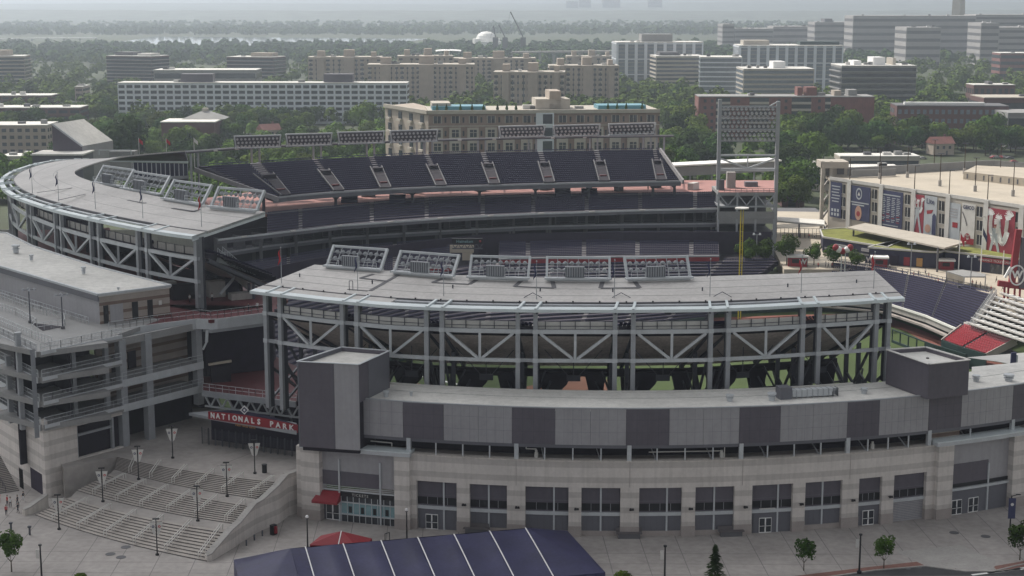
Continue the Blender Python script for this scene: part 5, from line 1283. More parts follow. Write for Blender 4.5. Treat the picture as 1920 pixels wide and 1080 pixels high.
for i, (x, y, z, l) in enumerate(bn): dup(bl_, pz(x, y, z), .12, l, 'banner lamp posts around the staircase', first=i == 0)
lpst = local('lamp_post', 'x', 'lamp post')
part('pole', MB().tube((0, 0, 0), (0, 0, 4.9), .13, .08).cyl(0, 0, 0, .3, .35), 'black', lpst); part('globe', MB().ball((0, 0, 5.15), .27), 'white', lpst); part('collar', MB().cyl(0, 0, 4.85, .2, .12), 'black', lpst)
for i, (x, y, l) in enumerate(((577, 1030, 'black globe lamp post left of the red tent'), (763, 1016, 'black globe lamp post between the red tent and the shopfronts'))): dup(lpst, pz(x, y, 0), 0, l, 'globe lamp posts on the plaza', first=i == 0)
sgn_ = local('lamp_post', 'x', 'lamp post')
part('pole', MB().tube((0, 0, 0), (0, 0, 5.8), .15, .11).cyl(0, 0, 0, .35, .4), 'black', sgn_); part('top', MB().cyl(0, 0, 5.8, .25, .2), 'black', sgn_); part('pennant', MB().box(-.42, 0, 3.9, .5, .04, 1.3), 'offwhite', sgn_)
for i, (x, y, l) in enumerate(((1611, 1075, 'dark pennant lamp post between two small trees, bottom right'), (1246, 1098, 'dark pennant lamp post at the bottom edge, right of the navy tent'), (79, 1096, 'dark lamp post at the bottom left corner beside a small tree'))): dup(sgn_, pz(x, y, 0), 0, l, 'dark lamp posts along the street', first=i == 0)
# navy pole banner at the right
p = pz(1893, 1002, 0); t = thing('banner_post', 'dark post with a tall navy banner at the right edge beside a tree', 'banner post', p)
part('pole', MB().tube(p, (p[0], p[1], 6.3), .12, .1), 'black', t); bb = part('banner', MB().box(p[0] + .1, p[1] - .1, 2.6, 1.1, .06, 3.3), 'navy_banner', t)
part('emblem', MB().tube((p[0] + .1, p[1] - .15, 4.9), (p[0] + .1, p[1] - .17, 4.9), .25, .25, 12), 'offwhite', bb); part('lamp_arm', MB().beam((p[0], p[1], 6.2), (p[0] + 1.1, p[1], 6.5), .1).box(p[0] + 1.0, p[1], 6.4, .7, .25, .12), 'black', t)
# bins, bench walls, bollards
for x, y, z, l in ((496, 886, 5, 'black litter bin on the upper plaza near the gate'),):
    p = pz(x, y, z); m = MB().cyl(p[0], p[1], z, .42, 1.3, 12).cyl(p[0], p[1], z + 1.3, .46, .12, 12); solo('litter_bin', m, 'black', l, 'litter bin')
p = pz(513, 1002, 0); t = thing('vending_kiosk', 'small black and red box against the striped stair wall', 'kiosk', p); part('body', MB().box(p[0], p[1], 0, .9, .7, 1.6, .9), 'black', t); part('front', MB().box(p[0] + .4, p[1] - .3, .3, .4, .35, 1.1, .9), 'red_fabric', t)
for i, (x, y, l) in enumerate(((462, 1023, 'leftmost'), (477, 1013, 'middle'), (492, 1005, 'rightmost'))):
    p = pz(x, y, 0); solo('bollard', MB().cyl(p[0], p[1], 0, .12, .8).ball((p[0], p[1], .82), .14), 'steel_dark', l + ' of three small bollards at the foot of the striped stair wall', 'bollard', 'bollards by the stair wall')
for x, y, l in ((1180, 1012, 'grey planter bench against the stone piers right of the navy tent'), (1372, 1008, 'grey planter bench against the stone piers left of the glass double doors'), (893, 1003, 'pale bench behind the navy tent by the left shopfronts')):
    p = pz(x, y, 0); t = thing('bench', l, 'bench', p, 'benches along the stone facade'); a = FAC.ang(SX(x)); part('seat', MB().box(p[0], p[1] + .8, .75, 4.0, 1.0, .16, a), 'bench', t); part('base', MB().box(p[0], p[1] + .8, 0, 3.4, .8, .74, a), 'grey_dark', t); part('backrest', MB().box(p[0], p[1] + 1.2, .92, 4.0, .1, .6, a), 'bench', t)
p = pz(722, 1017, 0); t = thing('bike_rack', 'small black loop rack between the red tent and the ticket windows', 'rack', p); part('hoop', MB().beam(p, (p[0], p[1], 1.4), .1).beam((p[0], p[1], 1.4), (p[0] + .7, p[1], 1.6), .1).beam((p[0] + .7, p[1], 1.6), (p[0] + .7, p[1], 0), .1), 'black', t)
for x, y, l in ((56, 1003, 'small dark post at the bottom left near the staircase'), (21, 996, 'small dark post left of another one at the far left')):
    p = pz(x, y, 0); solo('bollard', MB().cyl(p[0], p[1], 0, .16, 1.3).box(p[0], p[1], 1.2, .5, .4, .25), 'steel_dark', l, 'bollard', 'small posts at the far left')
# awning over the left doors
s0, s1 = SX(601), SX(639); m = MB(); a0, a1 = FAC.at(s0, -.2), FAC.at(s1, .1); b0_, b1_ = FAC.at(s0 - .5, -2.1), FAC.at(s1 + .2, -1.8)
m.quad((*a0, 4.9), (*a1, 4.9), (*b1_, 3.6), (*b0_, 3.6)).quad((*b0_, 3.6), (*b1_, 3.6), (*b1_, 3.2), (*b0_, 3.2)).quad((*a0, 4.9), (*b0_, 3.6), (*b0_, 3.2), (*a0, 3.3)).quad((*a1, 4.9), (*b1_, 3.6), (*b1_, 3.2), (*a1, 3.3))
aw_ = part('awning', m, 'red_fabric', stand)
# --- tents
tn = thing('event_tent', 'huge navy event tent with white roof straps along the bottom edge', 'tent', pz(780, 1085, 0))
RZ = 5.2; EZ = 3.0
rA, rB = pz(545, 1028, RZ), pz(988, 990, RZ)
rd_ = np.array(V2(rA, rB)); rl = np.hypot(*rd_); rd_ /= rl; nn_ = np.array((rd_[1], -rd_[0]))  # towards camera
def TP(s, d, z): q = np.array(rA[:2]) + rd_ * s + nn_ * d; return (float(q[0]), float(q[1]), z)
W_ = 15.0
hipL = (-8.5, EZ); hipR = (11.0, EZ)
m = MB(); N2 = 48
front = []; 
for j in range(9):
    row = []
    for i in range(N2 + 1):
        s = rl * i / N2; bay = (i % 8) / 8; sag = .3 * math.sin(math.pi * bay) * math.sin(math.pi * min(1, j / 8 + .08)); t = j / 8
        row.append(TP(s, W_ * t, RZ - (RZ - EZ) * t ** 1.12 - sag))
    front.append(row)
m.sheet(front); back = []
for j in range(5):
    t = j / 4; back.append([TP(rl * i / N2, -3.5 * t, RZ - (RZ - EZ) * t) for i in range(N2 + 1)])
m.sheet(back)
for s0, ds in ((0, -7.8), (rl, 7.3)):
    rows = []
    per = [(0, W_), (ds * .33, W_), (ds * .66, W_), (ds, W_), (ds, W_ * .66), (ds, W_ * .33), (ds, 0), (ds, -3.5), (ds * .5, -3.5), (0, -3.5)]
    for j in range(9):
        t = j / 8; rows.append([TP(s0 + u * t, v * t, RZ - (RZ - EZ) * t ** 1.12 - .1 * math.sin(t * 3.1)) for u, v in per])
    m.sheet(rows)
part('roof', m, 'navy_fabric', tn, smooth=True)
for xx in range(7):
    f = xx / 6 * .97 + .03 if xx else .05
    px_ = (572, 643, 714, 783, 851, 918, 985)[xx]; s = None
    c = Curve([TP(0, 0, 0), TP(rl, 0, 0)]); s = c.sx(px_, 1010)
    m = MB(); prev = None
    for j in range(13):
        t = j / 12; p = TP(s, W_ * t, RZ - (RZ - EZ) * t ** 1.12 + .06)
        if prev: m.beam(prev, p, .16, .06)
        prev = p
    part('roof_strap', m, 'white', tn)
m = MB(); cor = [(-7.8, -3.5), (rl + 7.3, -3.5), (rl + 7.3, W_), (-7.8, W_)]
for a, b in zip(cor, cor[1:] + cor[:1]): p, q = TP(*a, 0), TP(*b, 0); m.quad(p, q, (*q[:2], EZ), (*p[:2], EZ))
part('side_curtain', m, 'navy_fabric', tn)
for k in range(8): part('tent_pole', MB().tube(TP(rl * k / 7, W_ - .1, 0), TP(rl * k / 7, W_ - .1, EZ), .08), 'offwhite', tn)
rt_ = thing('event_tent', 'small red pop-up tent roof just behind the navy tent', 'tent', pz(636, 1030, 0))
c_ = pz(640, 996, 4.6); half = 4.0
P4 = [(c_[0] - 4.6, c_[1] - 1.0), (c_[0] + 3.2, c_[1] - 3.2), (c_[0] + 4.4, c_[1] + 1.6), (c_[0] - 3.4, c_[1] + 3.0)]
m = MB()
for i in range(4): a, b = P4[i], P4[(i + 1) % 4]; m.quad((*a, 2.9), (*b, 2.9), (c_[0] + (.6 if 0 else 0), c_[1], 4.6))
for i in range(4): a, b = P4[i], P4[(i + 1) % 4]; m.quad((*a, 2.9), (*b, 2.9), (*b, 2.5), (*a, 2.5))
part('roof', m, 'red_fabric', rt_)
for a in P4: part('leg', MB().beam((*a, 0), (*a, 2.8), .08), 'offwhite', rt_)
part('roof_strap', MB().beam((c_[0], c_[1], 4.66), (lerp(P4[0], P4[1], .55)[0], lerp(P4[0], P4[1], .55)[1], 2.96), .14, .05), 'white', rt_)
# ======================= the field and the outfield =======================
struct('stadium_field', MB().prism([(-190, 256), (-190, 582), (182, 582), (182, 256)], -8, -7.0), 'grass_field')
m = MB()
for a, b in (((-190, 260), (-190, 580)), ((-190, 580), (180, 580)), ((180, 580), (180, 260))): m.beam((*a, -4.2), (*b, -4.2), .8, 7.0)
struct('retaining_wall', m, 'concrete')
def flat(name, pts, z, m): return struct(name, MB().prism([pz(x, y, -7)[:2] for x, y in pts], -7.02, z), m)
flat('infield_dirt', [(862, 745), (1000, 722), (1090, 697), (1138, 712), (1140, 745), (1080, 790), (900, 790)], -6.992, 'dirt')
flat('home_dirt', [(762, 712), (815, 728), (845, 745), (800, 750), (745, 730)], -6.99, 'dirt')
flat('warning_track', [(1200, 612), (1330, 596), (1500, 590), (1640, 588), (1690, 604), (1780, 640), (1900, 690), (1900, 720), (1770, 662), (1700, 622), (1640, 602), (1500, 600), (1340, 606), (1220, 622)], -6.99, 'warning_track')
flat('tarp', [(752, 687), (790, 683), (800, 695), (748, 706)], -6.9, 'pale_tarp')
flat('foul_line', [(790, 704), (870, 722), (870, 724), (788, 706)], -6.985, 'paint_white')
wl = [pz(x, y, -7) for x, y in ((1190, 606), (1330, 590), (1500, 584), (1645, 584), (1690, 600), (1795, 640), (1850, 664), (1930, 705))]
wc = Curve(wl)
ow = thing('outfield_wall', 'dark green outfield wall with advertising panels below the navy bleachers', 'wall', (*wl[3][:2], -7))
part('wall', MB().cbox(wc, 0, wc.L, 0, .6, -7.0, -3.3), 'green_wall', ow)
part('padding_top', MB().cbox(wc, 0, wc.L, -.05, .65, -3.3, -3.05), 'yellow' if 0 else 'steel_dark', ow)
def wtxt(s, x, y, size, m='offwhite', **k):
    q, z = wc.hit(x, y); p = wc.at(q, -.12); a = wc.ang(q); return text('sign_letters', s, size, (*p, z), (math.cos(a), math.sin(a), 0), (0, 0, 1), m, ow, .04, **k)
bd = part('led_board', MB().cbox(wc, wc.sx(1330, 585), wc.sx(1510, 585), 1.2, 1.6, -3.0, .3), 'navy_banner', ow)
q = wc.sx(1435, 580); p = wc.at(q, 1.1); text('sign_letters', 'NATITUDE', 2.3, (*p, -1.35), (1, 0, 0), (0, 0, 1), 'banner_grey', bd, .05, bold=.03)
part('advert_board', MB().cbox(wc, wc.sx(1675, 610), wc.sx(1760, 615), .8, 1.3, -3.0, -.4), 'black', ow)
part('advert_board', MB().cbox(wc, wc.sx(1762, 615), wc.sx(1815, 620), .8, 1.3, -3.0, -.4), 'green_wall', ow)
q = wc.sx(1713, 603); p = wc.at(q, .6); a = wc.ang(q); text('sign_letters', 'T··Mobile', 2.0, (*p, -1.9), (math.cos(a), math.sin(a), 0), (0, 0, 1), 'offwhite', ow)
q = wc.sx(1786, 612); p = wc.at(q, .6); a = wc.ang(q); text('sign_letters', '106.7 FAN', 1.3, (*p, -1.3), (math.cos(a), math.sin(a), 0), (0, 0, 1), 'white', ow, bold=.03)
ok = thing('bullpen_fence', 'dark fence panels with gaps in front of the outfield grass beside the plant box', 'fence', pz(1700, 640, -7))
bf = Curve([pz(x, y, -5) for x, y in ((1672, 628), (1745, 656), (1810, 676))])
m = MB()
for k in range(9): m.cbox(bf, bf.L * k / 8 - .12, bf.L * k / 8 + .12, 0, .3, -7, -3.6)
m.cbox(bf, 0, bf.L, 0, .3, -3.7, -3.4).cbox(bf, 0, bf.L, 0, .3, -7, -6.3); part('frame', m, 'green_wall', ok)
part('panel', MB().cbox(bf, bf.L * .5, bf.L, .1, .2, -7, -3.7), 'green_wall', ok)
# navy outfield deck
og = thing('outfield_stand', 'navy-seated outfield bleacher deck beside the right tip of the near canopy', 'grandstand', pz(1740, 560, 0))
oT = [(1560, 492), (1640, 503), (1740, 522), (1857, 551)]; oB = [(1540, 560), (1662, 572), (1740, 597), (1805, 625)]
oTp = [pz(x, y, 4.6) for x, y in oT]; oBp = [pz(x, y, -1.5) for x, y in oB]
def rs(P_, n): c = Curve(P_); return [(*c.at(c.L * i / n), P_[0][2]) for i in range(n + 1)]
tier(og, rs(oBp, 8), rs(oTp, 8), 17, [.20, .45, .70], seat='navy_seat_out', pitch=.62, aw=.9)
oc = Curve(oBp); part('front_fascia', MB().cbox(oc, 0, oc.L, -.6, -.1, -2.6, -1.0), 'concrete', og); part('front_rail', MB().cbox(oc, 0, oc.L, -.9, -.6, -1.1, -.5), 'far_white', og)
part('lower_ledge', MB().cbox(oc, 0, oc.L, -1.8, -.6, -3.6, -3.1), 'stone_base', og)
a, b = oBp[-1], oTp[-1]
fm = MB()
for off in (.6, 1.6):
    p = (a[0] + off, a[1], a[2]); q = (b[0] + off, b[1], b[2]); rail(fm, [p, q], 1.3, 1.0, .05, (1, .5))
part('flank_stair_rails', fm, 'steel', og); part('flank_steps', MB().beam((a[0] + 1.1, a[1], a[2] - .3), (b[0] + 1.1, b[1], b[2] - .3), 1.6, .8), 'concrete', og)
otc = Curve(oTp)
m = MB(); rail(m, [(*otc.at(q, .5), 4.7) for q in np.linspace(0, otc.L, 10)], 1.2, 1.8, .05); part('rear_rail', m, 'steel_dark', og)
for f in (.20, .45, .70):
    c0, c1 = lerp(oc.at(oc.L * f), (0, 0), 0), otc.at(otc.L * f); m = MB(); rail(m, [(*c0, -1.4), (*c1, 4.7)], 1.0, .8, .05, (1,)); part('aisle_rail', m, 'steel_dark', og)
# red seats
rs_ = thing('red_seat_section', 'sunlit block of bright red seats above the dark wall at the right', 'seating', pz(1830, 650, -2))
rB = [pz(x, y, -2.8) for x, y in ((1768, 641), (1800, 653), (1851, 668))]; rT = [pz(x, y, 1.2) for x, y in ((1806, 612), (1850, 624), (1905, 640))]
tier(rs_, rs(rB, 6), rs(rT, 6), 9, [.5], seat='red_seat', step='grey_dark', pitch=.78, aw=.9, indiv=100, sh=.8, flip=False)
rc = Curve(rB); part('front_wall', MB().cbox(rc, -1.5, rc.L + 1, -.5, -.1, -7, -2.2), 'green_wall', rs_)
rtc = Curve(rT); part('back_rail', MB().cbox(rtc, -1, rtc.L + 1, .1, .4, 1.0, 2.3), 'far_white', rs_)
for A_, B_ in ((rB[0], rT[0]), (rB[-1], rT[-1])): part('side_wall', MB().beam((A_[0], A_[1], A_[2]), (B_[0], B_[1], B_[2]), .5, 1.6), 'stone_base', rs_)
# bare metal bleachers
mbl = thing('metal_bleachers', 'rows of shiny silver bleacher benches rising at the right edge behind the red seats', 'bleachers', pz(1870, 600, 2))
for k in range(8):
    f = k / 7; y0 = 606 - 56 * f; x0 = 1812 + 62 * f
    a = pz(x0, y0, 2.6 + 3.4 * f); b = pz(x0 + 190, y0 + 62, 2.6 + 3.4 * f)
    c = Curve([a, b]); z = a[2]
    part('bench_row', MB().cbox(c, 0, c.L, 0, .8, z - .12, z), 'concrete', mbl)
    part('walk_board', MB().cbox(c, 0, c.L, .8, 3.4, z - .5, z - .4), 'bench', mbl)
    part('row_rail', MB().cbox(c, 0, c.L, -.1, 0, z + .35, z + .5).beam((*c.at(0, -.05), z + .4), (*c.at(-.01, 2.6), z - .3), .14), 'white', mbl)
    for j in range(16):
        s0 = c.L * (j + .3) / 16
        m = MB(); p = c.at(s0, .9); p2 = c.at(s0 + 1.3, 2.6); w0 = c.at(s0 + .9, .9); w1 = c.at(s0 + 2.2, 2.6)
        m.prism([p, w0, w1, p2], z - .3, z - .05); part('seat_board', m, 'far_white', mbl)
part('frame', (lambda m: [m.beam(pz(1812, 612, 0)[:2] + (-3,), pz(1880, 552, 6)[:2] + (5,), .3)] and m)(MB()), 'steel', mbl)
# ======================= concourse plaza beyond the outfield =======================
pl = [pz(x, y, 4)[:2] for x, y in ((1452, 470), (1470, 505), (1640, 505), (1740, 522), (1870, 555), (2000, 600), (2060, 480), (1900, 430), (1700, 400), (1452, 396))]
struct('concourse_plaza', MB().prism(pl, 0, 4.0), 'concrete_tan')
# parking garage
ga = thing('parking_garage', 'large pale parking garage with a bare sunlit roof and giant banners on its side', 'parking garage', pd(1700, 450, 520))
zG = 23.5
G = [pz(x, y, zG) for x, y in ((1556, 333), (1600, 340), (1920, 386.5), (2040, 404))]
gcu = Curve([G[0], G[2], G[3]])
Gb = [pz(x, y, zG)[:2] for x, y in ((1548, 327), (1600, 327), (1690, 323), (1858, 313), (2100, 330))]
part('roof_deck', MB().prism([g[:2] for g in (G[0], G[2], G[3])] + Gb[::-1], zG - 1.2, zG - .4), 'concrete_tan', ga)
part('wall', MB().cbox(gcu, 0, gcu.L, 0, .5, 3, zG + .3), 'cream', ga)
part('parapet', MB().cbox(gcu, 0, gcu.L, -.15, 0, zG - .7, zG + .35), 'offwhite', ga)
gbk = Curve([(*g, 0) for g in Gb]); part('rear_parapet', MB().cbox(gbk, 0, gbk.L, 0, .6, zG - .5, zG + 2.4), 'grey_facade', ga)
for x0, x1, y0, y1 in ((1600, 1683, 333, 322), ):
    p, q = pz(x0, y0, zG), pz(x1, y1 + 8, zG); part('rear_wall_block', MB().beam((p[0], p[1] + 3, zG + 1), (q[0], q[1] + 3, zG + 1), .5, 2.4), 'grey_facade', ga)
# ramp house on the roof
rh = [pz(x, y, zG)[:2] for x, y in ((1806, 334), (1920, 347), (2000, 356), (2000, 330), (1830, 322))]
part('roof_ramp_wall', MB().prism(rh, zG - .5, [zG + 2.2] * 5), 'concrete_tan', ga)
rhc = Curve([rh[0], rh[1], rh[2]])
for k in range(12): part('wall_slot', MB().cbox(rhc, rhc.L * (k + .5) / 12 - .3, rhc.L * (k + .5) / 12 + .3, -.06, .0, zG, zG + 1.6), 'grey_dark', ga)
for x in (1592, 1652, 1713, 1778, 1850, 1917):
    q, z = gcu.hit(x, 400); part('pilaster', MB().cbox(gcu, q - .9, q + .9, -.5, 0, 3, zG + .2), 'offwhite', ga)
for x, ys_ in ((1581, (354, 378, 402)), (1640, (364, 388, 412)), (1702, (374, 398, 424)), (1766, (386, 410, 437)), (1837, (397, 423, 450)), (1910, (408, 436, 460))):
    for y in ys_:
        q, z = gcu.hit(x, y); w = part('window', MB().cbox(gcu, q - 1.1, q + 1.1, -.12, -.02, z - 1.5, z + 1.5), 'black', ga); part('frame', MB().cbox(gcu, q - .08, q + .08, -.18, -.13, z - 1.5, z + 1.5).cbox(gcu, q - 1.2, q + 1.2, -.18, -.13, z - 1.65, z - 1.5), 'offwhite', w)
def banner(x0, x1, y0, y1, m, name, label, o=-.25):
    q0, zt_ = gcu.hit(x0, y0); q1, _ = gcu.hit(x1, y0); _, zb = gcu.hit((x0 + x1) / 2, y1)
    p = gcu.at((q0 + q1) / 2, o); t = thing('wall_banner', label, 'banner', (*p, zb), 'giant banners hung on the garage wall')
    part('cloth', MB().cbox(gcu, q0, q1, o - .05, o + .05, zb, zt_), m, t)
    A = gcu.ang(q0); ax = Vector((math.cos(A), math.sin(A), 0)); O = Vector((*gcu.at(q0, o - .09), zb)); Wd = q1 - q0; Hd = zt_ - zb
    return t, ax, O, Wd, Hd
def bshape(t, ax, O, Wd, Hd, pts, m, name, lay=0):
    """flat printed shape, given in banner fractions"""
    n = Vector((ax.y, -ax.x, 0)); k = n * (.02 + .012 * lay)
    P_ = [O + ax * (u * Wd) + Vector((0, 0, v * Hd)) + k for u, v in pts]; part(name, MB().quad(*P_), m, t)
def stroke(t, ax, O, Wd, Hd, pts, w, m, name, lay=0):
    n = Vector((ax.y, -ax.x, 0)) * (.03 + .015 * lay); mb = MB()
    P_ = [O + ax * (u * Wd) + Vector((0, 0, v * Hd)) + n for u, v in pts]
    for a, b in zip(P_[:-1], P_[1:]): mb.beam(a, b, w, .02) if abs((b - a).normalized().z) > .98 else mb.beam(a, b, .02, w)
    part(name, mb, m, t)
def curlyW(t, ax, O, Wd, Hd, cx, cy, s, m, w):
    pts = [(-1, .55), (-.92, .85), (-.65, 1), (-.42, .8), (-.45, .2), (-.3, -.7), (-.1, -.95), (.1, -.5), (.2, .35), (.1, .8), (-.02, .5), (.1, -.2), (.3, -.8), (.5, -.9), (.75, -.3), (.85, .5), (.75, .95), (.95, 1.05), (1.1, .85)]
    q_ = [(p[0], p[1]) for p in dens(pts, 5)]
    stroke(t, ax, O, Wd, Hd, [(cx + a * s / Wd, cy + b * s * .9 / Hd) for a, b in q_], w, m, 'curly_w', 1)
t, ax, O, Wd, Hd = banner(1559, 1580, 340, 408, 'navy_banner', '', 'narrow navy banner with white lines of text at the left end of the garage wall')
for k in range(6): bshape(t, ax, O, Wd, Hd, [(.12 + .06 * (k % 2), .9 - k * .085), (.88 - .05 * (k % 3), .9 - k * .085), (.88 - .05 * (k % 3), .87 - k * .085), (.12 + .06 * (k % 2), .87 - k * .085)], 'banner_grey', 'text_line')
for k in range(6): bshape(t, ax, O, Wd, Hd, [(.14 + .26 * (k % 3), .25 - .12 * (k // 3)), (.32 + .26 * (k % 3), .25 - .12 * (k // 3)), (.30 + .26 * (k % 3), .17 - .12 * (k // 3)), (.16 + .26 * (k % 3), .17 - .12 * (k // 3))], 'banner_grey', 'badge')
t, ax, O, Wd, Hd = banner(1592, 1634, 346, 414, 'navy_banner', '', 'wide navy banner with a pale crest above two text lines and a round picture')
circ_ = lambda cx, cy, r, Wd, Hd, n=18, sq=1: [(cx + r * math.cos(2 * math.pi * i / n) / Wd, cy + sq * r * math.sin(2 * math.pi * i / n) / Hd) for i in range(n)]
bshape(t, ax, O, Wd, Hd, circ_(.5, .78, 1.5, Wd, Hd, sq=1.3), 'banner_grey', 'crest'); bshape(t, ax, O, Wd, Hd, circ_(.5, .78, 1.1, Wd, Hd, sq=1.3), 'navy_banner', 'crest_field', 1); bshape(t, ax, O, Wd, Hd, [(.44, .73), (.56, .73), (.5, .84)], 'offwhite', 'crest_peak', 2)
for k, (a, b) in enumerate(((.05, .95), (.2, .75))): bshape(t, ax, O, Wd, Hd, [(a, .54 - .07 * k), (b, .54 - .07 * k), (b, .505 - .07 * k), (a, .505 - .07 * k)], 'banner_grey', 'text_line')
bshape(t, ax, O, Wd, Hd, circ_(.5, .22, 1.6, Wd, Hd, sq=1.5), 'skin_print', 'round_picture'); bshape(t, ax, O, Wd, Hd, circ_(.5, .2, .9, Wd, Hd), 'red_paint', 'picture_mark', 1)
t, ax, O, Wd, Hd = banner(1651, 1695, 355, 427, 'navy_banner', '', 'navy schedule banner with four columns of small print on the garage')
bshape(t, ax, O, Wd, Hd, [(.12, .9), (.9, .9), (.9, .87), (.12, .87)], 'banner_grey', 'text_line')
for c in range(4):
    for r in range(14): bshape(t, ax, O, Wd, Hd, [(.12 + .21 * c, .82 - r * .05), (.24 + .21 * c + .02 * ((r * 7 + c) % 3), .82 - r * .05), (.24 + .21 * c + .02 * ((r * 7 + c) % 3), .80 - r * .05), (.12 + .21 * c, .80 - r * .05)], ('banner_grey', 'red_paint', 'banner_grey')[(r + c) % 3 if r > 8 else 0], 'text_line')
bshape(t, ax, O, Wd, Hd, [(.12, .07), (.85, .07), (.85, .045), (.12, .045)], 'banner_grey', 'text_line')
def player(t, ax, O, Wd, Hd, cx, sc_w, sc_h, lay=3):
    q = lambda pts: [(cx + a * sc_w, b * sc_h) for a, b in pts]
    for pts in ([(-.30, 0), (-.19, 0), (.0, .44), (.04, .52), (-.12, .52)], [(.24, .0), (.36, .02), (.14, .52), (.0, .52)], [(-.14, .5), (.14, .5), (.17, .72), (-.15, .74)]): bshape(t, ax, O, Wd, Hd, q(pts), 'banner_grey', 'figure_shape', lay)
    bshape(t, ax, O, Wd, Hd, q([(-.07, .76), (.09, .76), (.10, .86), (.0, .89), (-.08, .85)]), 'red_paint', 'figure_cap', lay); bshape(t, ax, O, Wd, Hd, q([(-.05, .74), (.06, .74), (.07, .79), (-.05, .79)]), 'skin_print', 'figure_face', lay + 1)
    stroke(t, ax, O, Wd, Hd, q([(-.14, .72), (-.3, .62), (-.2, .52), (0, .55)]), .45, 'banner_grey', 'figure_arm', 2); stroke(t, ax, O, Wd, Hd, q([(.15, .7), (.3, .8), (.26, .93)]), .35, 'banner_grey', 'figure_arm', 2)
    stroke(t, ax, O, Wd, Hd, q([(-.3, .98), (-.12, .66)]), .2, 'grey_dark', 'figure_bat', 4)
t, ax, O, Wd, Hd = banner(1711, 1735, 363, 437, 'banner_red', '', 'narrow red banner with a ball player in front of a large white looped letter')
curlyW(t, ax, O, Wd, Hd, .52, .72, Wd * .42, 'white', .85); player(t, ax, O, Wd, Hd, .5, 1.1, .92)
t, ax, O, Wd, Hd = banner(1735.5, 1759, 366, 441, 'banner_grey', '', 'pale grey banner with a blue beer logo between the red player banner and windows')
text('banner_letters', 'Lite', 2.3, O + ax * Wd * .48 + Vector((0, 0, Hd * .86)) + Vector((ax.y, -ax.x, 0)) * .05, ax, (0, 0, 1), 'navy_banner', t, .01, bold=.03)
bshape(t, ax, O, Wd, Hd, [(.2, .62), (.75, .66), (.6, .56), (.25, .53)], 'red_paint', 'red_swoosh'); bshape(t, ax, O, Wd, Hd, [(.68, .02), (.98, .02), (.98, .5), (.82, .58), (.68, .5)], 'navy_banner', 'bottle_print'); bshape(t, ax, O, Wd, Hd, circ_(.35, .16, 1.3, Wd, Hd), 'skin_print', 'round_picture')
t, ax, O, Wd, Hd = banner(1778, 1803, 379, 452, 'banner_grey', '', 'pale grey banner with faint text and a small red square')
for k in range(4): bshape(t, ax, O, Wd, Hd, [(.15, .86 - k * .07), (.8, .86 - k * .07), (.8, .83 - k * .07), (.15, .83 - k * .07)], 'panel_light', 'text_line')
bshape(t, ax, O, Wd, Hd, [(.45, .36), (.85, .36), (.85, .5), (.45, .5)], 'red_paint', 'red_square')
t, ax, O, Wd, Hd = banner(1806, 1831, 380, 458, 'offwhite', '', 'white banner lettered GEICO with a red foot on the garage wall')
text('banner_letters', 'GEICO', 1.55, O + ax * Wd * .5 + Vector((0, 0, Hd * .9)) + Vector((ax.y, -ax.x, 0)) * .05, ax, (0, 0, 1), 'navy_banner', t, .01, bold=.04)
bshape(t, ax, O, Wd, Hd, [(0, 0), (1, 0), (1, .15), (0, .15)], 'red_paint', 'red_foot'); bshape(t, ax, O, Wd, Hd, circ_(.5, .17, 1.2, Wd, Hd), 'red_paint', 'red_disc', 1); curlyW(t, ax, O, Wd, Hd, .5, .17, .75, 'offwhite', .2)
stroke(t, ax, O, Wd, Hd, [(.05, .78), (.3, .6), (.42, .45)], .35, 'bench', 'bat_print', 1)
t, ax, O, Wd, Hd = banner(1849, 1906, 388, 482, 'banner_red', '', 'largest red banner with a ball player before a huge white looped letter')
curlyW(t, ax, O, Wd, Hd, .44, .60, Wd * .42, 'white', 1.9); player(t, ax, O, Wd, Hd, .36, .62, .80)
# garage stair tower
gt = thing('stair_tower', 'cream open stair tower at the left end of the parking garage', 'tower', pd(1560, 440, 545))
a = lambda x, y: pd(x, y, 540)
zt_ = a(1560, 303)[2]
for x0, x1 in ((1537, 1543), (1553, 1558)): p, q = a(x0, 400), a(x1, 400); part('pier', MB().box((p[0] + q[0]) / 2, 540, 3, q[0] - p[0], 1.5, zt_ - 3), 'cream', gt)
p, q = a(1537, 400), a(1587, 400); part('roof', MB().box((p[0] + q[0]) / 2, 544, zt_ - 2.2, q[0] - p[0], 10, 2.2), 'cream', gt)
p, q = a(1558, 400), a(1587, 400); up_ = part('upper_room', MB().box((p[0] + q[0]) / 2, 545, zG - 1, q[0] - p[0], 8, zt_ - zG - 1), 'cream', gt)
part('opening', MB().box((p[0] + q[0]) / 2 + .3, 540.9, zG + .3, 2.4, .4, 2.2), 'grey_dark', up_)
for k in range(4):
    z = zG - 2 - k * 5.2; p, q = a(1543, 400), a(1553, 400); part('stair_flight', MB().beam((p[0], 541, z - 2.2), (q[0], 541, z + .6), 1.2, .5).beam((q[0], 543, z + .6), (p[0], 543, z + 3.0), 1.2, .5), 'concrete', gt)
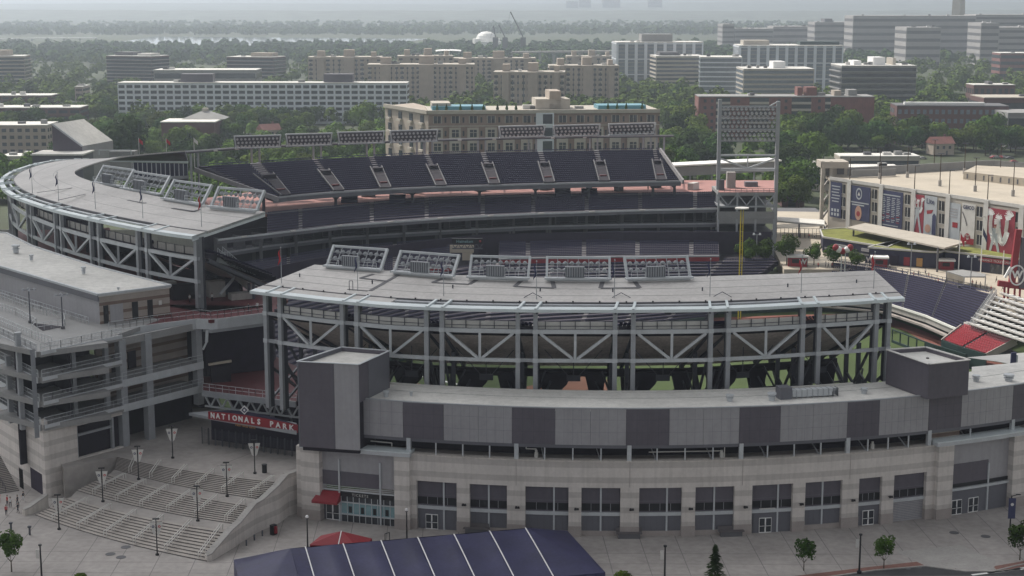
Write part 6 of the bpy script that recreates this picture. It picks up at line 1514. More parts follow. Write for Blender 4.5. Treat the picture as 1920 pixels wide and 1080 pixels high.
# lamp posts on the garage roof
glp = local('lamp_post', 'x', 'lamp post'); part('pole', MB().tube((0, 0, .3), (0, 0, 10.5), .16, .12), 'bark', glp); part('base', MB().cyl(0, 0, 0, .55, 1.9, 10), 'concrete', glp); part('lamp_head', MB().box(.0, 0, 10.4, 2.0, .5, .2), 'steel_dark', glp)
glp2 = local('lamp_post', 'x', 'lamp post'); part('pole', MB().tube((0, 0, -.5), (0, 0, 7.6), .16, .12), 'bark', glp2); part('lamp_head', MB().box(.6, 0, 7.5, 1.5, .5, .2), 'steel_dark', glp2)
pos = [(1649, 335, 'second'), (1701, 333, ''), (1762, 349, ''), (1828, 359, ''), (1899, 368, ''), (1875, 328, ''), (1808, 326, ''), (1751, 318, ''), (1702, 341, '')]
gl = ['nearest the cream stair tower', 'at the far parapet near the middle', 'third along the open roof', 'in the middle of the open roof', 'closest to the right edge', 'behind the slotted roof wall', 'at the left end of the slotted roof wall', 'at the far parapet, right of centre', '']
for i, ((x, y, _), l) in enumerate(zip(pos[:8], gl)): dup(glp, pz(x, y, zG - .4), 0, 'tall garage roof lamp post ' + l, 'lamp posts on the garage roof', first=i == 0)
for i, (x, l) in enumerate(((1592, 'above the crest banner'), (1650, 'above the schedule banner'), (1713, 'above the narrow red player banner'), (1778, 'above the pale banner with the red square'), (1850, 'above the largest red banner'))):
    q, z = gcu.hit(x, 350 + (x - 1592) * .14); dup(glp2, (*gcu.at(q, .2), zG), 0, 'dark lamp post on the garage parapet ' + l, 'lamp posts on the garage roof', first=i == 0)
# green-roofed concourse buildings
def lowb(name, label, roof, z, zb, wm, rm='green_roof', edge='offwhite'):
    R = [pz(x, y, z)[:2] for x, y in roof]; t = thing(name, label, 'building', (*R[0], zb))
    part('wall', MB().prism([lerp(r, R[(i + len(R) // 2) % len(R)], .01) for i, r in enumerate(R)], zb, z - .5), wm, t); part('roof', MB().prism(R, z - .5, z - .1), rm, t)
    m = MB()
    for a, b in zip(R, R[1:] + R[:1]): m.beam((*a, z - .1), (*b, z - .1), .4, .5)
    part('roof_edge', m, edge, t); return t, R
g1_, R1_ = lowb('concession_building', 'navy building with a yellow-green planted roof, left of the long tan slab roof', [(1538, 430), (1585, 427), (1700, 447), (1664, 463), (1543, 444)], 9, 3.8, 'navy_wall')
g2_, R2_ = lowb('concession_building', 'navy building with a planted roof in front of the long tan slab roof', [(1628, 463), (1684, 449), (1800, 462), (1762, 472), (1735, 471)], 9, 3.8, 'navy_wall')
g3_, R3_ = lowb('ticket_building', 'navy ticket building with a thin planted roof and a red lettered band at the right', [(1771, 470), (1800, 461), (1850, 463), (1930, 480), (1930, 486), (1893, 484)], 9, 3.8, 'navy_wall')
tc = Curve([R3_[0], R3_[-1]]); q = tc.sx(1862, 482)
part('sign_band', MB().cbox(tc, tc.sx(1838, 484), tc.sx(1897, 484), -.25, -.05, 7.0, 8.3), 'red_paint', g3_)
text('sign_letters', 'ADVANCE TICKET SALES', .95, (*tc.at(tc.sx(1867, 484), -.32), 7.62), (math.cos(tc.ang(1)), math.sin(tc.ang(1)), 0), (0, 0, 1), 'offwhite', g3_, .03)
for k in range(5): s0 = tc.sx(1857, 500) + k * 1.6; part('window', MB().cbox(tc, s0, s0 + 1.4, -.12, -.02, 4.1, 6.6), 'glass', g3_)
c2_ = Curve([R2_[0], R2_[-1], R2_[-2]])
for x, m_ in ((1700, 'red_paint'), (1724, 'gold')): s0 = c2_.sx(x, 492); part('poster', MB().cbox(c2_, s0 - .9, s0 + .9, -.15, -.05, 4.3, 6.8), m_, g2_)
part('doorway', MB().cbox(c2_, c2_.sx(1668, 490), c2_.sx(1685, 490), -.1, .0, 4, 7), 'void_purple', g2_)
c1_ = Curve([R1_[-1], R1_[-2]])
for x in (1578, 1628): s0 = c1_.sx(x, 455); part('awning', MB().cbox(c1_, s0 - 2.2, s0 + 2.2, -.6, -.05, 6.6, 7.5), 'panel_light', g1_)
part('counter', MB().cbox(c1_, 1, c1_.L - 1, -.3, -.05, 5.4, 5.9), 'grey_facade', g1_)
for x, y, l in ((1605, 434, 'left'), (1690, 452, 'front')): pass
sr = [pz(x, y, 11.5)[:2] for x, y in ((1588, 426), (1622, 418), (1812, 453), (1771, 464.5))]
slr = thing('slab_roof', 'long flat tan slab canopy laid over the planted-roof concession buildings', 'canopy', (*sr[0], 9))
part('slab', MB().prism(sr, 11.0, 11.5), 'cream', slr)
for a_ in sr: part('post', MB().beam((*lerp(a_, sr[0] if a_ != sr[0] else sr[2], .06), 11.2), (*lerp(a_, sr[0] if a_ != sr[0] else sr[2], .06), 4), .5), 'grey_dark', slr)
# walkway canopy
wa = [pz(x, y, 9)[:2] for x, y in ((1452, 413), (1546, 421), (1546, 412), (1452, 406))]
wk = thing('walkway_roof', 'flat white walkway roof between the light tower and the garage stairs', 'canopy', (*wa[0], 4))
part('slab', MB().prism(wa, 8.4, 9.0), 'roof_white', wk)
for a_ in (wa[0], lerp(wa[0], wa[1], .5), wa[1]): part('post', MB().beam((*a_, 8.5), (*a_, 4), .5), 'grey_dark', wk)
fn = thing('fence', 'dark railing fence across the sunlit plaza below the white walkway roof', 'fence', pz(1500, 447, 4)); m = MB(); rail(m, [pz(1456, 445, 4), pz(1538, 447, 4)], 3.2, 1.2, .06); part('railing', m, 'steel_dark', fn)
nb_ = thing('navy_building', 'low navy building behind the white walkway roof, left of the garage', 'building', pd(1500, 408, 600)); p, q = pd(1457, 408, 600), pd(1537, 408, 600); part('wall', MB().box((p[0] + q[0]) / 2, 606, 0, q[0] - p[0], 12, pd(1500, 400, 600)[2]), 'navy_wall', nb_); part('roof', MB().box((p[0] + q[0]) / 2, 606, pd(1500, 400, 600)[2], q[0] - p[0] + 1, 13, .5), 'grey_dark', nb_)
rbk = thing('brick_shed', 'dark red low building between the trees left of the garage stair tower', 'building', pd(1490, 400, 640)); p, q = pd(1466, 380, 640), pd(1508, 380, 640); part('wall', MB().box((p[0] + q[0]) / 2, 645, 0, q[0] - p[0], 10, pd(1490, 350, 640)[2]), 'brick_dark', rbk); part('roof', MB().box((p[0] + q[0]) / 2, 645, pd(1490, 350, 640)[2], q[0] - p[0] + 1, 11, .6), 'grey_dark', rbk); part('door', MB().box(p[0] + 4, 639.8, 0, 3, .3, 4), 'black', rbk)
# kiosks
def kiosk(x, y, w, d, h, label, roofm='offwhite', bodym='red_paint', rot=-.15, z=4):
    p = pz(x, y, z); t = thing('kiosk', label, 'kiosk', p, 'concession kiosks on the outfield plaza')
    part('body', MB().box(p[0], p[1] + d / 2, z, w, d, h * .8, rot), bodym, t); part('roof', MB().box(p[0], p[1] + d / 2, z + h * .84, w + .8, d + .8, h * .16, rot), roofm, t)
    part('serving_hatch', MB().box(p[0] - .1 * w, p[1] + .12 * w * 0 - .05, z + h * .35, w * .5, .3, h * .35, rot), 'black', t)
    for k in (-1, 1): part('post', MB().beam((p[0] + k * w * .45, p[1] - .3 - k * w * .45 * .15, z), (p[0] + k * w * .45, p[1] - .3 - k * w * .45 * .15, z + h * .9), .12), 'steel_dark', t)
    return t, p
k1, p = kiosk(1497, 500, 5.6, 4, 3.2, 'red kiosk with white roof and a white looped letter, left of the round trees')
text('looped_letter', 'W', 2.0, (p[0] + 1.2, p[1] - .5, 5.5), (1, -.1, 0), (0, 0, 1), 'offwhite', k1, .05, bold=.08)
kiosk(1651, 502, 4.4, 3.4, 3.2, 'dark red kiosk with a bright roof against the navy planted-roof building', 'far_white', 'red_fabric')
kiosk(1776, 506, 4.2, 3.2, 3.0, 'red kiosk beside a round white letter sign, left of the white flagpole', 'far_white')
for x, y, l in ((1630, 497, 'round-cornered navy sign with a white looped letter left of the dark red kiosk'), (1756, 500, 'round-cornered navy sign with a white looped letter left of the right red kiosk')):
    p = pz(x, y, 4); t = thing('letter_sign', l, 'sign', p, 'looped letter signs'); part('board', MB().box(p[0], p[1], 4.6, 2.6, .3, 2.1), 'navy_banner', t); part('post', MB().beam((p[0], p[1] + .1, 4), (p[0], p[1] + .1, 4.7), .2), 'steel_dark', t)
    text('looped_letter', 'W', 2.0, (p[0], p[1] - .2, 5.65), (1, 0, 0), (0, 0, 1), 'white', t, .05, bold=.09)
p = pz(1811, 547, 4); t = thing('shade_booth', 'grey-roofed open booth with people under it behind the navy bleachers', 'booth', p)
rf_ = [pz(x, y, 7.4)[:2] for x, y in ((1775, 509), (1805, 506), (1848, 514), (1848, 519), (1808, 519))]
part('roof', MB().prism(rf_, 7.2, 7.5), 'grey_facade', t); part('wall', MB().prism([rf_[0], rf_[4], lerp(rf_[4], rf_[0], .9)], 4, 7.2), 'concrete_tan', t); part('back_counter', MB().box(p[0] + 1, p[1] + 3, 4, 5, .5, 1.2), 'grey_dark', t)
for a_ in rf_: part('post', MB().beam((*a_, 7.3), (*a_, 4), .2), 'steel', t)
for k in range(2): p = pz(1796 + k * 6, 534, 4); part('bin', MB().box(p[0], p[1], 4, 1.2, 1, 1.5), 'grey_dark', t)
# red and white balloon-like lights on poles
t = thing('ball_lamps', 'pole cluster of red and white ball-shaped shades above the plaza trees', 'lamp post', pz(1583, 505, 4))
for x, y in ((1567, 464), (1573, 468), (1588, 468), (1594, 464), (1580, 471)):
    p = pd(x, y, 440); part('ball_shade', MB().ball(p, .95, 8, 5, 0), 'white' if x in (1573, 1588) else 'red_paint', t)
for x in (1578, 1585): p = pd(x, 478, 440); part('pole', MB().tube((p[0], 440, 4), (p[0], 440, p[2] + 2), .14), 'steel_light', t)
# poles on the plaza
for x, y0, y1, m_, l in ((1797, 508, 434, 'far_white', 'white flagpole with a red and blue flag left of the ticket building'), (1838, 520, 425, 'far_white', 'thick white flagpole in front of the largest red banner'), (1880, 516, 470, 'far_white', 'short pale pole in front of the ticket building windows')):
    p = pz(x, y0, 4); h = pd(x, y1, p[1])[2]; t = thing('flagpole', l, 'flagpole', p, 'white flagpoles on the plaza'); part('pole', MB().tube(p, (p[0], p[1], h), .18, .12), m_, t)
    if x < 1870: part('flag', MB().sheet([[(p[0] + .1 + .25 * i, p[1] + .12 * math.sin(2 * i), h - .3 - .5 * i - 1.9 * j) for j in (0, 1)] for i in range(6)]), 'cloth_red' if x == 1797 else 'navy_banner', t)
for x, y0, y1, l in ((1707, 515, 458, 'twin-headed plaza lamp post in front of the navy planted-roof building'), (1819, 545, 482, 'plaza lamp post rising through the grey-roofed booth'), (1388 + 30, 492, 440, 'plaza lamp post in front of the far ramp building')):
    p = pz(x, y0, 4); h = pd(x, y1, p[1])[2]; t = thing('lamp_post', l, 'lamp post', p, 'plaza lamp posts'); part('pole', MB().tube(p, (p[0], p[1], h), .13), 'steel', t); part('crossarm', MB().beam((p[0] - .9, p[1], h), (p[0] + .9, p[1], h), .12), 'steel', t)
    for k in (-1, 1): part('lamp_head', MB().tube((p[0] + k * .9, p[1], h - .1), (p[0] + k * .9, p[1], h + .5), .4, .25), 'steel_light', t)
# red steel frame at the right edge
t = thing('scoreboard', 'red steel frame carrying a big white ring logo, cut off by the right edge', 'scoreboard', pz(1905, 560, 4))
P5 = pz(1905, 560, 4); yv = P5[1]; X = lambda x: pd(x, 500, yv)[0]; Z = lambda y: pd(1900, y, yv)[2]
part('red_beam', MB().beam((X(1873), yv, Z(531)), (X(1960), yv, Z(543)), 1.0, 1.5), 'red_paint', t)
part('red_column', MB().beam((X(1898), yv, Z(540)), (X(1906), yv, Z(430)), 1.6, 1.2), 'red_paint', t); part('red_column', MB().beam((X(1917), yv, Z(540)), (X(1917), yv, Z(445)), 1.5, 1.5), 'panel_dark', t)
for x in (1886, 1893, 1905, 1915): part('leg', MB().beam((X(x), yv, Z(538)), (X(x), yv, Z(566)), .45), 'red_paint', t)
part('strut', MB().beam((X(1884), yv - .5, Z(520)), (X(1894), yv - .5, Z(500)), .6), 'white', t)
rg = MB(); pr_ = None
for i in range(21):
    a_ = 2 * math.pi * i / 20; p = (X(1906) + 1.9 * math.cos(a_), yv - .9, Z(515) + 2.6 * math.sin(a_))
    if pr_: rg.beam(pr_, p, .35)
    pr_ = p
part('ring', rg, 'white', t); text('looped_letter', 'W', 2.6, (X(1906), yv - 1, Z(514)), (1, 0, 0), (0, 0, 1), 'white', t, .1, bold=.1)
# sails and planters behind the near right roof
t = thing('shade_sail', 'pale stretched shade sail with a navy post behind the near roof at the right edge', 'shade sail', pz(1890, 690, 15))
a_, b_, c_2 = pd(1812, 670, 300), pd(1935, 660, 300), pd(1940, 690, 290)
part('sail', MB().quad(a_, b_, c_2, pd(1870, 678, 294)), 'offwhite', t); p = pd(1899, 690, 292); part('post', MB().box(p[0], p[1], p[2] - 4, .9, .6, 7.0), 'navy_banner', t); part('post_face', MB().box(p[0] + .6, p[1], p[2] - 4, .3, .6, 6.5), 'banner_grey', t)
t = thing('striped_counter', 'short navy and white striped counter behind the near right roof', 'counter', pd(1865, 695, 285))
for k in range(7): p = pd(1847 + k * 5.2, 694 + k * .2, 285); part('panel', MB().box(p[0], p[1], p[2] - 6, .5, .5, 6.7), 'navy_banner' if k % 2 == 0 else 'white', t)
# ======================= people =======================
def person(p, rot, top, legs, label, pose='stand', group='people by the stairs', h=1.75, hat=None):
    t = thing('person', label, 'person', p, group, rot)
    me = bpy.data.meshes.new('body'); s = h / 1.75
    J = [(0, 0, .95), (0, .0, 1.15), (0, 0, 1.42), (0, .01, 1.52), (0, .02, 1.66)]
    st = .18 if pose == 'walk' else .03
    V_ = list(J); E_ = [(0, 1), (1, 2), (2, 3), (3, 4)]; R_ = [.15, .14, .13, .055, .10]
    def add(par, pts, rad):
        k = par
        for q, r in zip(pts, rad): V_.append(q); R_.append(r); E_.append((k, len(V_) - 1)); k = len(V_) - 1
    add(2, [(-.19, 0, 1.40), (-.24, .02 + st * .6, 1.12), (-.22, -.06 + st, .88), (-.21, -.08 + st, .78)], [.06, .045, .035, .03])
    add(2, [(.19, 0, 1.40), (.24, .02 - st * .6, 1.12), (.22, -.08 - st, .90), (.21, -.10 - st, .80)], [.06, .045, .035, .03])
    add(0, [(-.10, 0, .88), (-.11, -.02 - st, .50), (-.11, .02 - st * 1.2, .09), (-.11, -.13 - st * 1.2, .04)], [.10, .07, .045, .04])
    add(0, [(.10, 0, .88), (.11, -.02 + st, .50), (.11, .04 + st * 1.4, .09), (.11, -.11 + st * 1.4, .04)], [.10, .07, .045, .04])
    me.from_pydata([(a * s, b * s, c * s) for a, b, c in V_], E_, [])
    o = bpy.data.objects.new('body', me); COL.objects.link(o); o.parent = t
    md = o.modifiers.new('skin', 'SKIN'); sv = me.skin_vertices[0].data
    for i, r in enumerate(R_): sv[i].radius = (r * s, r * s * (.75 if i in (0, 1, 2) else 1)); sv[i].use_root = i == 0
    sd = o.modifiers.new('sub', 'SUBSURF'); sd.levels = 1; sd.render_levels = 1
    dg_ = bpy.context.evaluated_depsgraph_get(); ne = bpy.data.meshes.new_from_object(o.evaluated_get(dg_)); o.modifiers.clear(); o.data = ne
    ne.materials.clear()
    for m in ('skin', top, legs): ne.materials.append(MAT[m])
    for f in ne.polygons:
        z = f.center[2] / s; x = abs(f.center[0] / s); f.material_index = 1 if (.93 < z < 1.47 and not (x > .2 and z < 1.12)) else (2 if z < .93 and x < .19 and z > (.5 if legs == 'cloth_red' else .12) else (2 if z < .09 else 0)); f.use_smooth = True
    part('hair', MB().ball((0, .03 * s, 1.70 * s), .105 * s, 8, 5), hat or 'bark', None).parent = t
    fc = MB().ball((-.035 * s, -.085 * s, 1.665 * s), .014 * s, 5, 3).ball((.035 * s, -.085 * s, 1.665 * s), .014 * s, 5, 3); part('eyes', fc, 'black', None).parent = t
    return t
ppl = [(14, 948, 'cloth_red', 'cloth_dark', 'person in a red top furthest back near the left staircase', 'stand'), (33, 947, 'cloth_dark', 'cloth_dark', 'person in dark clothes beside the barred side gate', 'walk'), (12, 966, 'cloth_red', 'cloth_dark', 'person in a red top standing in front of the left group', 'stand'),
       (44, 940, 'cloth_dark', 'cloth_white', 'person in a dark top and pale trousers by the side gate', 'walk'), (20, 951, 'cloth_white', 'cloth_dark', 'person in a white top behind the red-topped one at the far left', 'stand'), (-1, 942, 'cloth_red', 'cloth_red', 'person all in red cut by the left edge', 'stand'), (34, 962, 'cloth_dark', 'cloth_dark', 'person in black at the short curved stair wall', 'walk')]
for x, y, a, b, l, ps in ppl: person(pz(x, y, 0), random.uniform(-2, 2), a, b, l, ps)
pp2 = [(1392, 'dark'), ]
pr2 = [(1500, 446.5, 4, 'cloth_dark', 'person in dark clothes leftmost behind the railing fence under the walkway roof'), (1509, 447, 4, 'cloth_dark', 'person in dark clothes in the middle behind the railing fence'), (1517, 447.5, 4, 'cloth_red', 'person in a red top rightmost behind the railing fence'),
       (1553, 503, 4, 'cloth_dark', 'person in black left of the plaza trees and red chairs'), (1560, 503, 4, 'cloth_red', 'person in red between two round plaza trees'), (1692, 517, 4, 'cloth_dark', 'person standing at the top of the navy bleachers near the lamp post'), (1753, 533, 4, 'cloth_dark', 'person in dark clothes at the rail left of the grey booth'), (1759, 533, 4, 'cloth_red', 'person in a red top at the rail left of the grey booth'),
       (1830, 538, 4, 'cloth_dark', 'person under the right part of the grey-roofed booth'), (1838, 540, 4, 'cloth_white', 'person in a white top under the grey-roofed booth'), (1850, 545, 4, 'cloth_dark', 'person walking right of the grey-roofed booth'), (1858, 548, 4, 'cloth_red', 'person in red right of the booth near the bleachers corner'), (1636, 513, 4, 'cloth_red', 'person in red behind the right tip of the near canopy'),
       (1749, 499, 4, 'cloth_white', 'person in a white top beside the looped letter sign'), (1865, 496, 4, 'cloth_white', 'person in white before the ticket building windows')]
for x, y, z, a, l in pr2: person(pz(x, y, z), random.uniform(-2, 2), a, 'cloth_dark', l, 'walk', 'people on the outfield plaza')
random.seed(21)
for i, (x, y) in enumerate(((1583, 505), (1590, 506), (1548, 500), (1534, 503), (1596, 504), (1668, 505), (1713, 521), (1722, 518), (1735, 514), (1741, 522), (1800, 536), (1806, 540), (1823, 536), (1868, 530), (1880, 545), (1476, 448), (1487, 447), (1527, 448))):
    c_n = ('cloth_red', 'cloth_dark', 'cloth_white')[i % 3]; person(pz(x, y, 4), random.uniform(-2, 2), c_n, 'cloth_dark', 'tiny plaza visitor in a %s top, %s' % (('red', 'dark', 'white')[i % 3], ('by the ball lamps', 'among the round trees', 'near the navy signs', 'beside the looped letter sign', 'around the grey booth', 'along the railing fence')[i // 3]), 'walk', 'people on the outfield plaza')
for x, y, a, l in ((356, 568, 'cloth_white', 'person in white on the red upper bridge behind the truss column'), (483, 583, 'cloth_white', 'person in white on the red upper bridge near the canopy tip'), (466, 585, 'cloth_dark', 'person in dark clothes leaning on the red bridge railing'), (398, 566, 'cloth_white', 'person in white right of the double column on the red bridge')):
    person(pz(x, y, 25), random.uniform(-1, 1), a, 'cloth_dark', l, 'stand', 'people on the upper bridge')
for x, y, a, l in ((700, 361, 'cloth_red', 'left'), (866, 362, 'cloth_dark', 'middle'), (1215, 358, 'cloth_dark', 'right')): person(pz(x, y, cz), 0, a, 'cloth_dark', 'tiny figure on the sunlit red far concourse, the %s one of three' % l, 'walk', 'people on the far concourse')
# ======================= background buildings =======================
FOOT = []
BN = 0
def bld(label, x0, x1, yt, Y, yaw=0.0, depth=30, floors=8, wall='brick_tan', kind='band', name='apartment_building', cat='apartment block', roofb=(), bandm='window_dark', roofm='roof_membrane', frame='cream', ncol=0, z_base=0, yr=None, pent=True, balc=False, fr=.5):
    """block whose front runs between image columns x0..x1 with its roof at yt"""
    a = pd(x0, yt, Y); yawt = math.tan(yaw)
    # front right corner: walk along direction yaw until the column x1
    u = (x1 - 960) / F; 
    tx = 0
    for _ in range(30):
        bx_, by_ = a[0] + tx, a[1] + tx * yawt; r = ray(x1, yt); tx += (by_ * r[0] / r[1] - bx_) * .7
    b = (a[0] + tx, a[1] + tx * yawt); zt = a[2]
    c = Curve([a[:2], b]); L_ = c.L
    t = thing(name, label, cat, (*c.at(L_ / 2), z_base)); FOOT.append((c.at(L_ / 2, depth / 2), L_ / 2 + 3, depth / 2 + 5, c.ang(1)))
    part('wall', MB().cbox(c, 0, L_, 0, depth, z_base - 1, zt, step=999), wall, t)
    part('roof', MB().cbox(c, -.4, L_ + .4, -.4, depth + .4, zt, zt + .5, step=999), roofm, t)
    fh = (zt - z_base - .6) / floors
    side = Curve([c.at(0, depth), c.at(0, 0)]) if (a[0] > 0) else Curve([c.at(L_, 0), c.at(L_, depth)])
    sides = [(c, L_), (side, depth)]
    for cv, LL in sides:
        for f in range(floors):
            z = z_base + fh * f + fh * .28; h = fh * fr
            if kind == 'band':
                p = part('window_band', MB().cbox(cv, .6, LL - .6, -.12, .02, z, z + h, step=999), bandm, t)
            elif kind == 'slab':
                part('window_band', MB().cbox(cv, .3, LL - .3, -.05, .02, z - .1, z + h + .3, step=999), bandm, t); part('balcony_slab', MB().cbox(cv, 0, LL, -1.3, 0, z - .8, z - .1, step=999), frame, t)
        if kind == 'stack':
            n = ncol if cv is c else max(2, int(ncol * LL / L_))
            for k in range(n):
                s0 = LL * (k + .5) / n; w = LL / n * (.34, .16, .26)[k % 3]; m = MB()
                for f in range(floors): m.cbox(cv, s0 - w, s0 + w, -.1, .02, z_base + fh * f + fh * .3, z_base + fh * f + fh * (.3 + fr), step=999)
                m.cbox(cv, s0 - w * .3, s0 + w * .3, -.05, .02, z_base + fh * .3, z_base + fh * (floors - .3), step=999); ws = part('window_stack', m, bandm, t)
                if k % 3 == 0 and cv is c:
                    m = MB()
                    for f in range(floors): m.cbox(cv, s0 - w, s0 + w, -1.3, -.11, z_base + fh * f - .1, z_base + fh * f + .9, step=999)
                    part('balcony_stack', m, 'cream', ws)
        if kind in ('grid', 'wingrid'):
            n = ncol if cv is c else max(2, int(ncol * LL / L_))
            if kind == 'grid':
                for f in range(floors): part('window_band', MB().cbox(cv, .2, LL - .2, -.1, .02, z_base + fh * f + .4, z_base + fh * (f + 1) - .3, step=999), bandm, t)
                for k in range(n + 1): s0 = LL * k / n; part('pier', MB().cbox(cv, max(0, s0 - LL / n * .16), min(LL, s0 + LL / n * .16), -.5, -.02, z_base, zt, step=999), frame, t)
                for f in (floors // 3, 2 * floors // 3, floors): part('belt', MB().cbox(cv, 0, LL, -.6, -.02, z_base + fh * f - .9, z_base + fh * f, step=999), frame, t)
            else:
                for f in range(floors):
                    for k in range(n):
                        if cv is not c and k > 3: continue
                        s0 = LL * (k + .5) / n; part('window', MB().cbox(cv, s0 - LL / n * .28, s0 + LL / n * .28, -.1, .02, z_base + fh * f + fh * .25, z_base + fh * f + fh * (.25 + fr), step=999), bandm, t)
    if kind == 'band' and ncol:
        for k in range(1, ncol):
            s0 = L_ * k / ncol; part('pier', MB().cbox(c, s0 - L_ / ncol * .12, s0 + L_ / ncol * .12, -.3, 0, z_base, zt, step=999), wall, t)
    rr_ = random.Random(int(x0 + yt))
    for k in range(4 if L_ > 30 else 2):
        f0 = rr_.uniform(.05, .9); part('roof_unit', MB().cbox(c, L_ * f0, L_ * f0 + rr_.uniform(2, 5), depth * .3, depth * .3 + 3, zt + .5, zt + rr_.uniform(1.5, 2.8), step=999), ('grey_facade', 'offwhite', 'grey_dark')[k % 3], t)
    for (f0, f1, h_, m_) in roofb:
        if kind == 'stack': part('shaft', MB().cbox(c, L_ * f0, L_ * f1, -2.2, 0, z_base, zt + .3, step=999), wall, t)
        part('rooftop_block', MB().cbox(c, L_ * f0, L_ * f1, depth * .25, depth * .75, zt + .5, zt + .5 + h_, step=999), m_, t)
    return t, c, zt, fh
# the near brick apartment house
t, c, zt, fh = bld('big brick apartment building with white bays and roof terrace behind the far upper deck', 803, 1237, 211, 700, .095, 34, 6, 'brick_apartment', 'none', roofm='cream', roofb=((.47, .62, 4.5, 'cream'), (.53, .58, 8, 'brick_tan'), (.02, .1, 3, 'cream')))
zb = zt - 5 * 5.9
nb_c = 13
for f in range(4):
    z = zt - 5.6 - f * 5.9
    for k in range(nb_c):
        s0 = c.L * (k + .5) / nb_c; w = c.L / nb_c
        if k in (6,):
            b = part('white_bay', MB().cbox(c, s0 - w * .5, s0 + w * .5, -1.0, 0, z - .6, z + 5.2, step=999), 'white_frame', t); part('glazing', MB().cbox(c, s0 - w * .12, s0 + w * .42, -1.06, -1.0, z + .4, z + 4.6, step=999), 'window_dark', b); continue
        if f == 0:
            b = part('window', MB().cbox(c, s0 - w * .22, s0 + w * .22, -.1, 0, z + .9, z + 3.9, step=999), 'window_dark', t); part('frame', MB().cbox(c, s0 - w * .24, s0 - w * .2, -.2, 0, z + .8, z + 4, step=999).cbox(c, s0 - .1, s0 + .1, -.2, 0, z + .8, z + 4, step=999).cbox(c, s0 + w * .2, s0 + w * .24, -.2, 0, z + .8, z + 4, step=999), 'cream', b)
        else:
            b = part('window_bay', MB().cbox(c, s0 - w * .34, s0 + w * .30, -.9, 0, z - .6 - (.0), z + 4.8 if f % 2 else z + 5.3, step=999), 'cream', t)
            part('pane', MB().cbox(c, s0 - w * .2, s0 + w * .18, -.98, -.9, z + .7, z + 3.9, step=999), 'window_dark', b); part('glazing_bar', MB().cbox(c, s0 - .12, s0 + .12, -1.04, -.99, z + .7, z + 3.9, step=999).cbox(c, s0 - w * .2, s0 + w * .18, -1.04, -.99, z + 2.6, z + 2.8, step=999), 'cream', b)
        part('narrow_window', MB().cbox(c, s0 + w * .40, s0 + w * .50, -.08, 0, z + 1.1, z + 3.4, step=999), 'window_dark', t)
part('cornice', MB().cbox(c, -.5, c.L + .5, -.9, 0, zt - .7, zt + .9, step=999), 'cream', t)
part('cornice', MB().cbox(c, 0, c.L, -.35, 0, zt - 6.2, zt - 5.8, step=999), 'cream', t)
# left wing face
lc_ = pz(722, 198, zt); wing = Curve([lc_[:2], c.at(0, 0)])
part('wing', MB().prism([lc_[:2], c.at(0, 0), c.at(4, 30), (lc_[0] + 12, lc_[1] + 20)], 0, zt), 'brick_tan', t); part('wing_cornice', MB().cbox(wing, 0, wing.L, -.9, 0, zt - .7, zt + .9, step=999), 'cream', t)
for f in range(4):
    for k in range(4):
        z = zt - 5.6 - f * 5.9; s0 = wing.L * (k + .5) / 4; b = part('window', MB().cbox(wing, s0 - 2.2, s0 + 1.6, -.3, .02, z + .8, z + 4.1, step=999), 'window_dark', t); part('balcony', MB().cbox(wing, s0 - 2.6, s0 + 2.2, -1.3, -.31, z - .2, z + .7, step=999), 'cream', b)
for f0, f1 in ((.02, .25), (.74, .95)):
    part('terrace_wall', MB().cbox(c, c.L * f0, c.L * f1, 6, 20, zt + .5, zt + 2.2, step=999), 'pool_blue', t)
for k, f in enumerate((.04, .08, .14, .19, .24, .3, .34, .38, .78, .82, .86, .93)):
    p = c.at(c.L * f, 4); solo('potted_shrub', MB().tube((p[0], p[1], zt + .5), (p[0], p[1], zt + 1.1), .5, .6, 8).tube((p[0], p[1], zt + 1.1), (p[0], p[1], zt + 3.6), .75, .1, 7), 'leaf4', 'dark clipped shrub on the roof terrace of the brick apartment building', 'shrub', 'clipped shrubs on the roof terrace')
LW = 'long low white-banded apartment slab behind the trees, with two dark rooftop boxes'
bld(LW, 220, 763, 156, 1090, -.02, 18, 7, 'white_frame', 'band', ncol=36, frame='white_frame', bandm='window_dark', roofb=((.215, .325, 5.5, 'panel_dark'), (.71, .81, 5.5, 'panel_dark')), fr=.55)
bld('dark brown balconied tower block at the upper left', 199, 283, 105, 1480, -.35, 30, 10, 'brick_dark', 'slab', frame='grey_facade', roofb=((.1, .5, 3, 'grey_dark'), (.6, .9, 2, 'offwhite')))
bld('brown tower block cut off by the left edge', -30, 45, 106, 1480, .1, 30, 9, 'brick_tan', 'slab', frame='cream', roofb=((.3, .6, 5, 'brick_tan'),))
bld('brown balconied tower block left of the tan apartment row', 425, 513, 107, 1560, -.25, 30, 8, 'brick_dark', 'slab', frame='grey_facade', roofb=((.45, .9, 3.5, 'brick_tan'),))
bld('long flat school-like block behind the banded apartment slab', 288, 480, 132, 1320, 0, 30, 3, 'grey_facade', 'band', roofm='roof_white', name='school_building', cat='school')
tan = [(577, 716, 108, 1420, .05, 8, 'leftmost pale tan apartment block of the row'), (688, 890, 122, 1230, .03, 9, 'long tan apartment block in front of the row, left of the tree gap'), (746, 850, 106, 1400, .08, 9, 'tan apartment block with a stepped roof at the back of the row'), (850, 1005, 110, 1480, .02, 8, 'tan apartment block with a tall roof box behind the tree gap'), (925, 1059, 136, 1140, -.05, 7, 'nearest tan apartment block with dark window columns, in the middle'), (1030, 1161, 124, 1240, .02, 8, 'tan apartment block just left of the white framed towers'), (1062, 1150, 106, 1700, 0, 5, 'low tan block far behind, left of the white framed tower')]
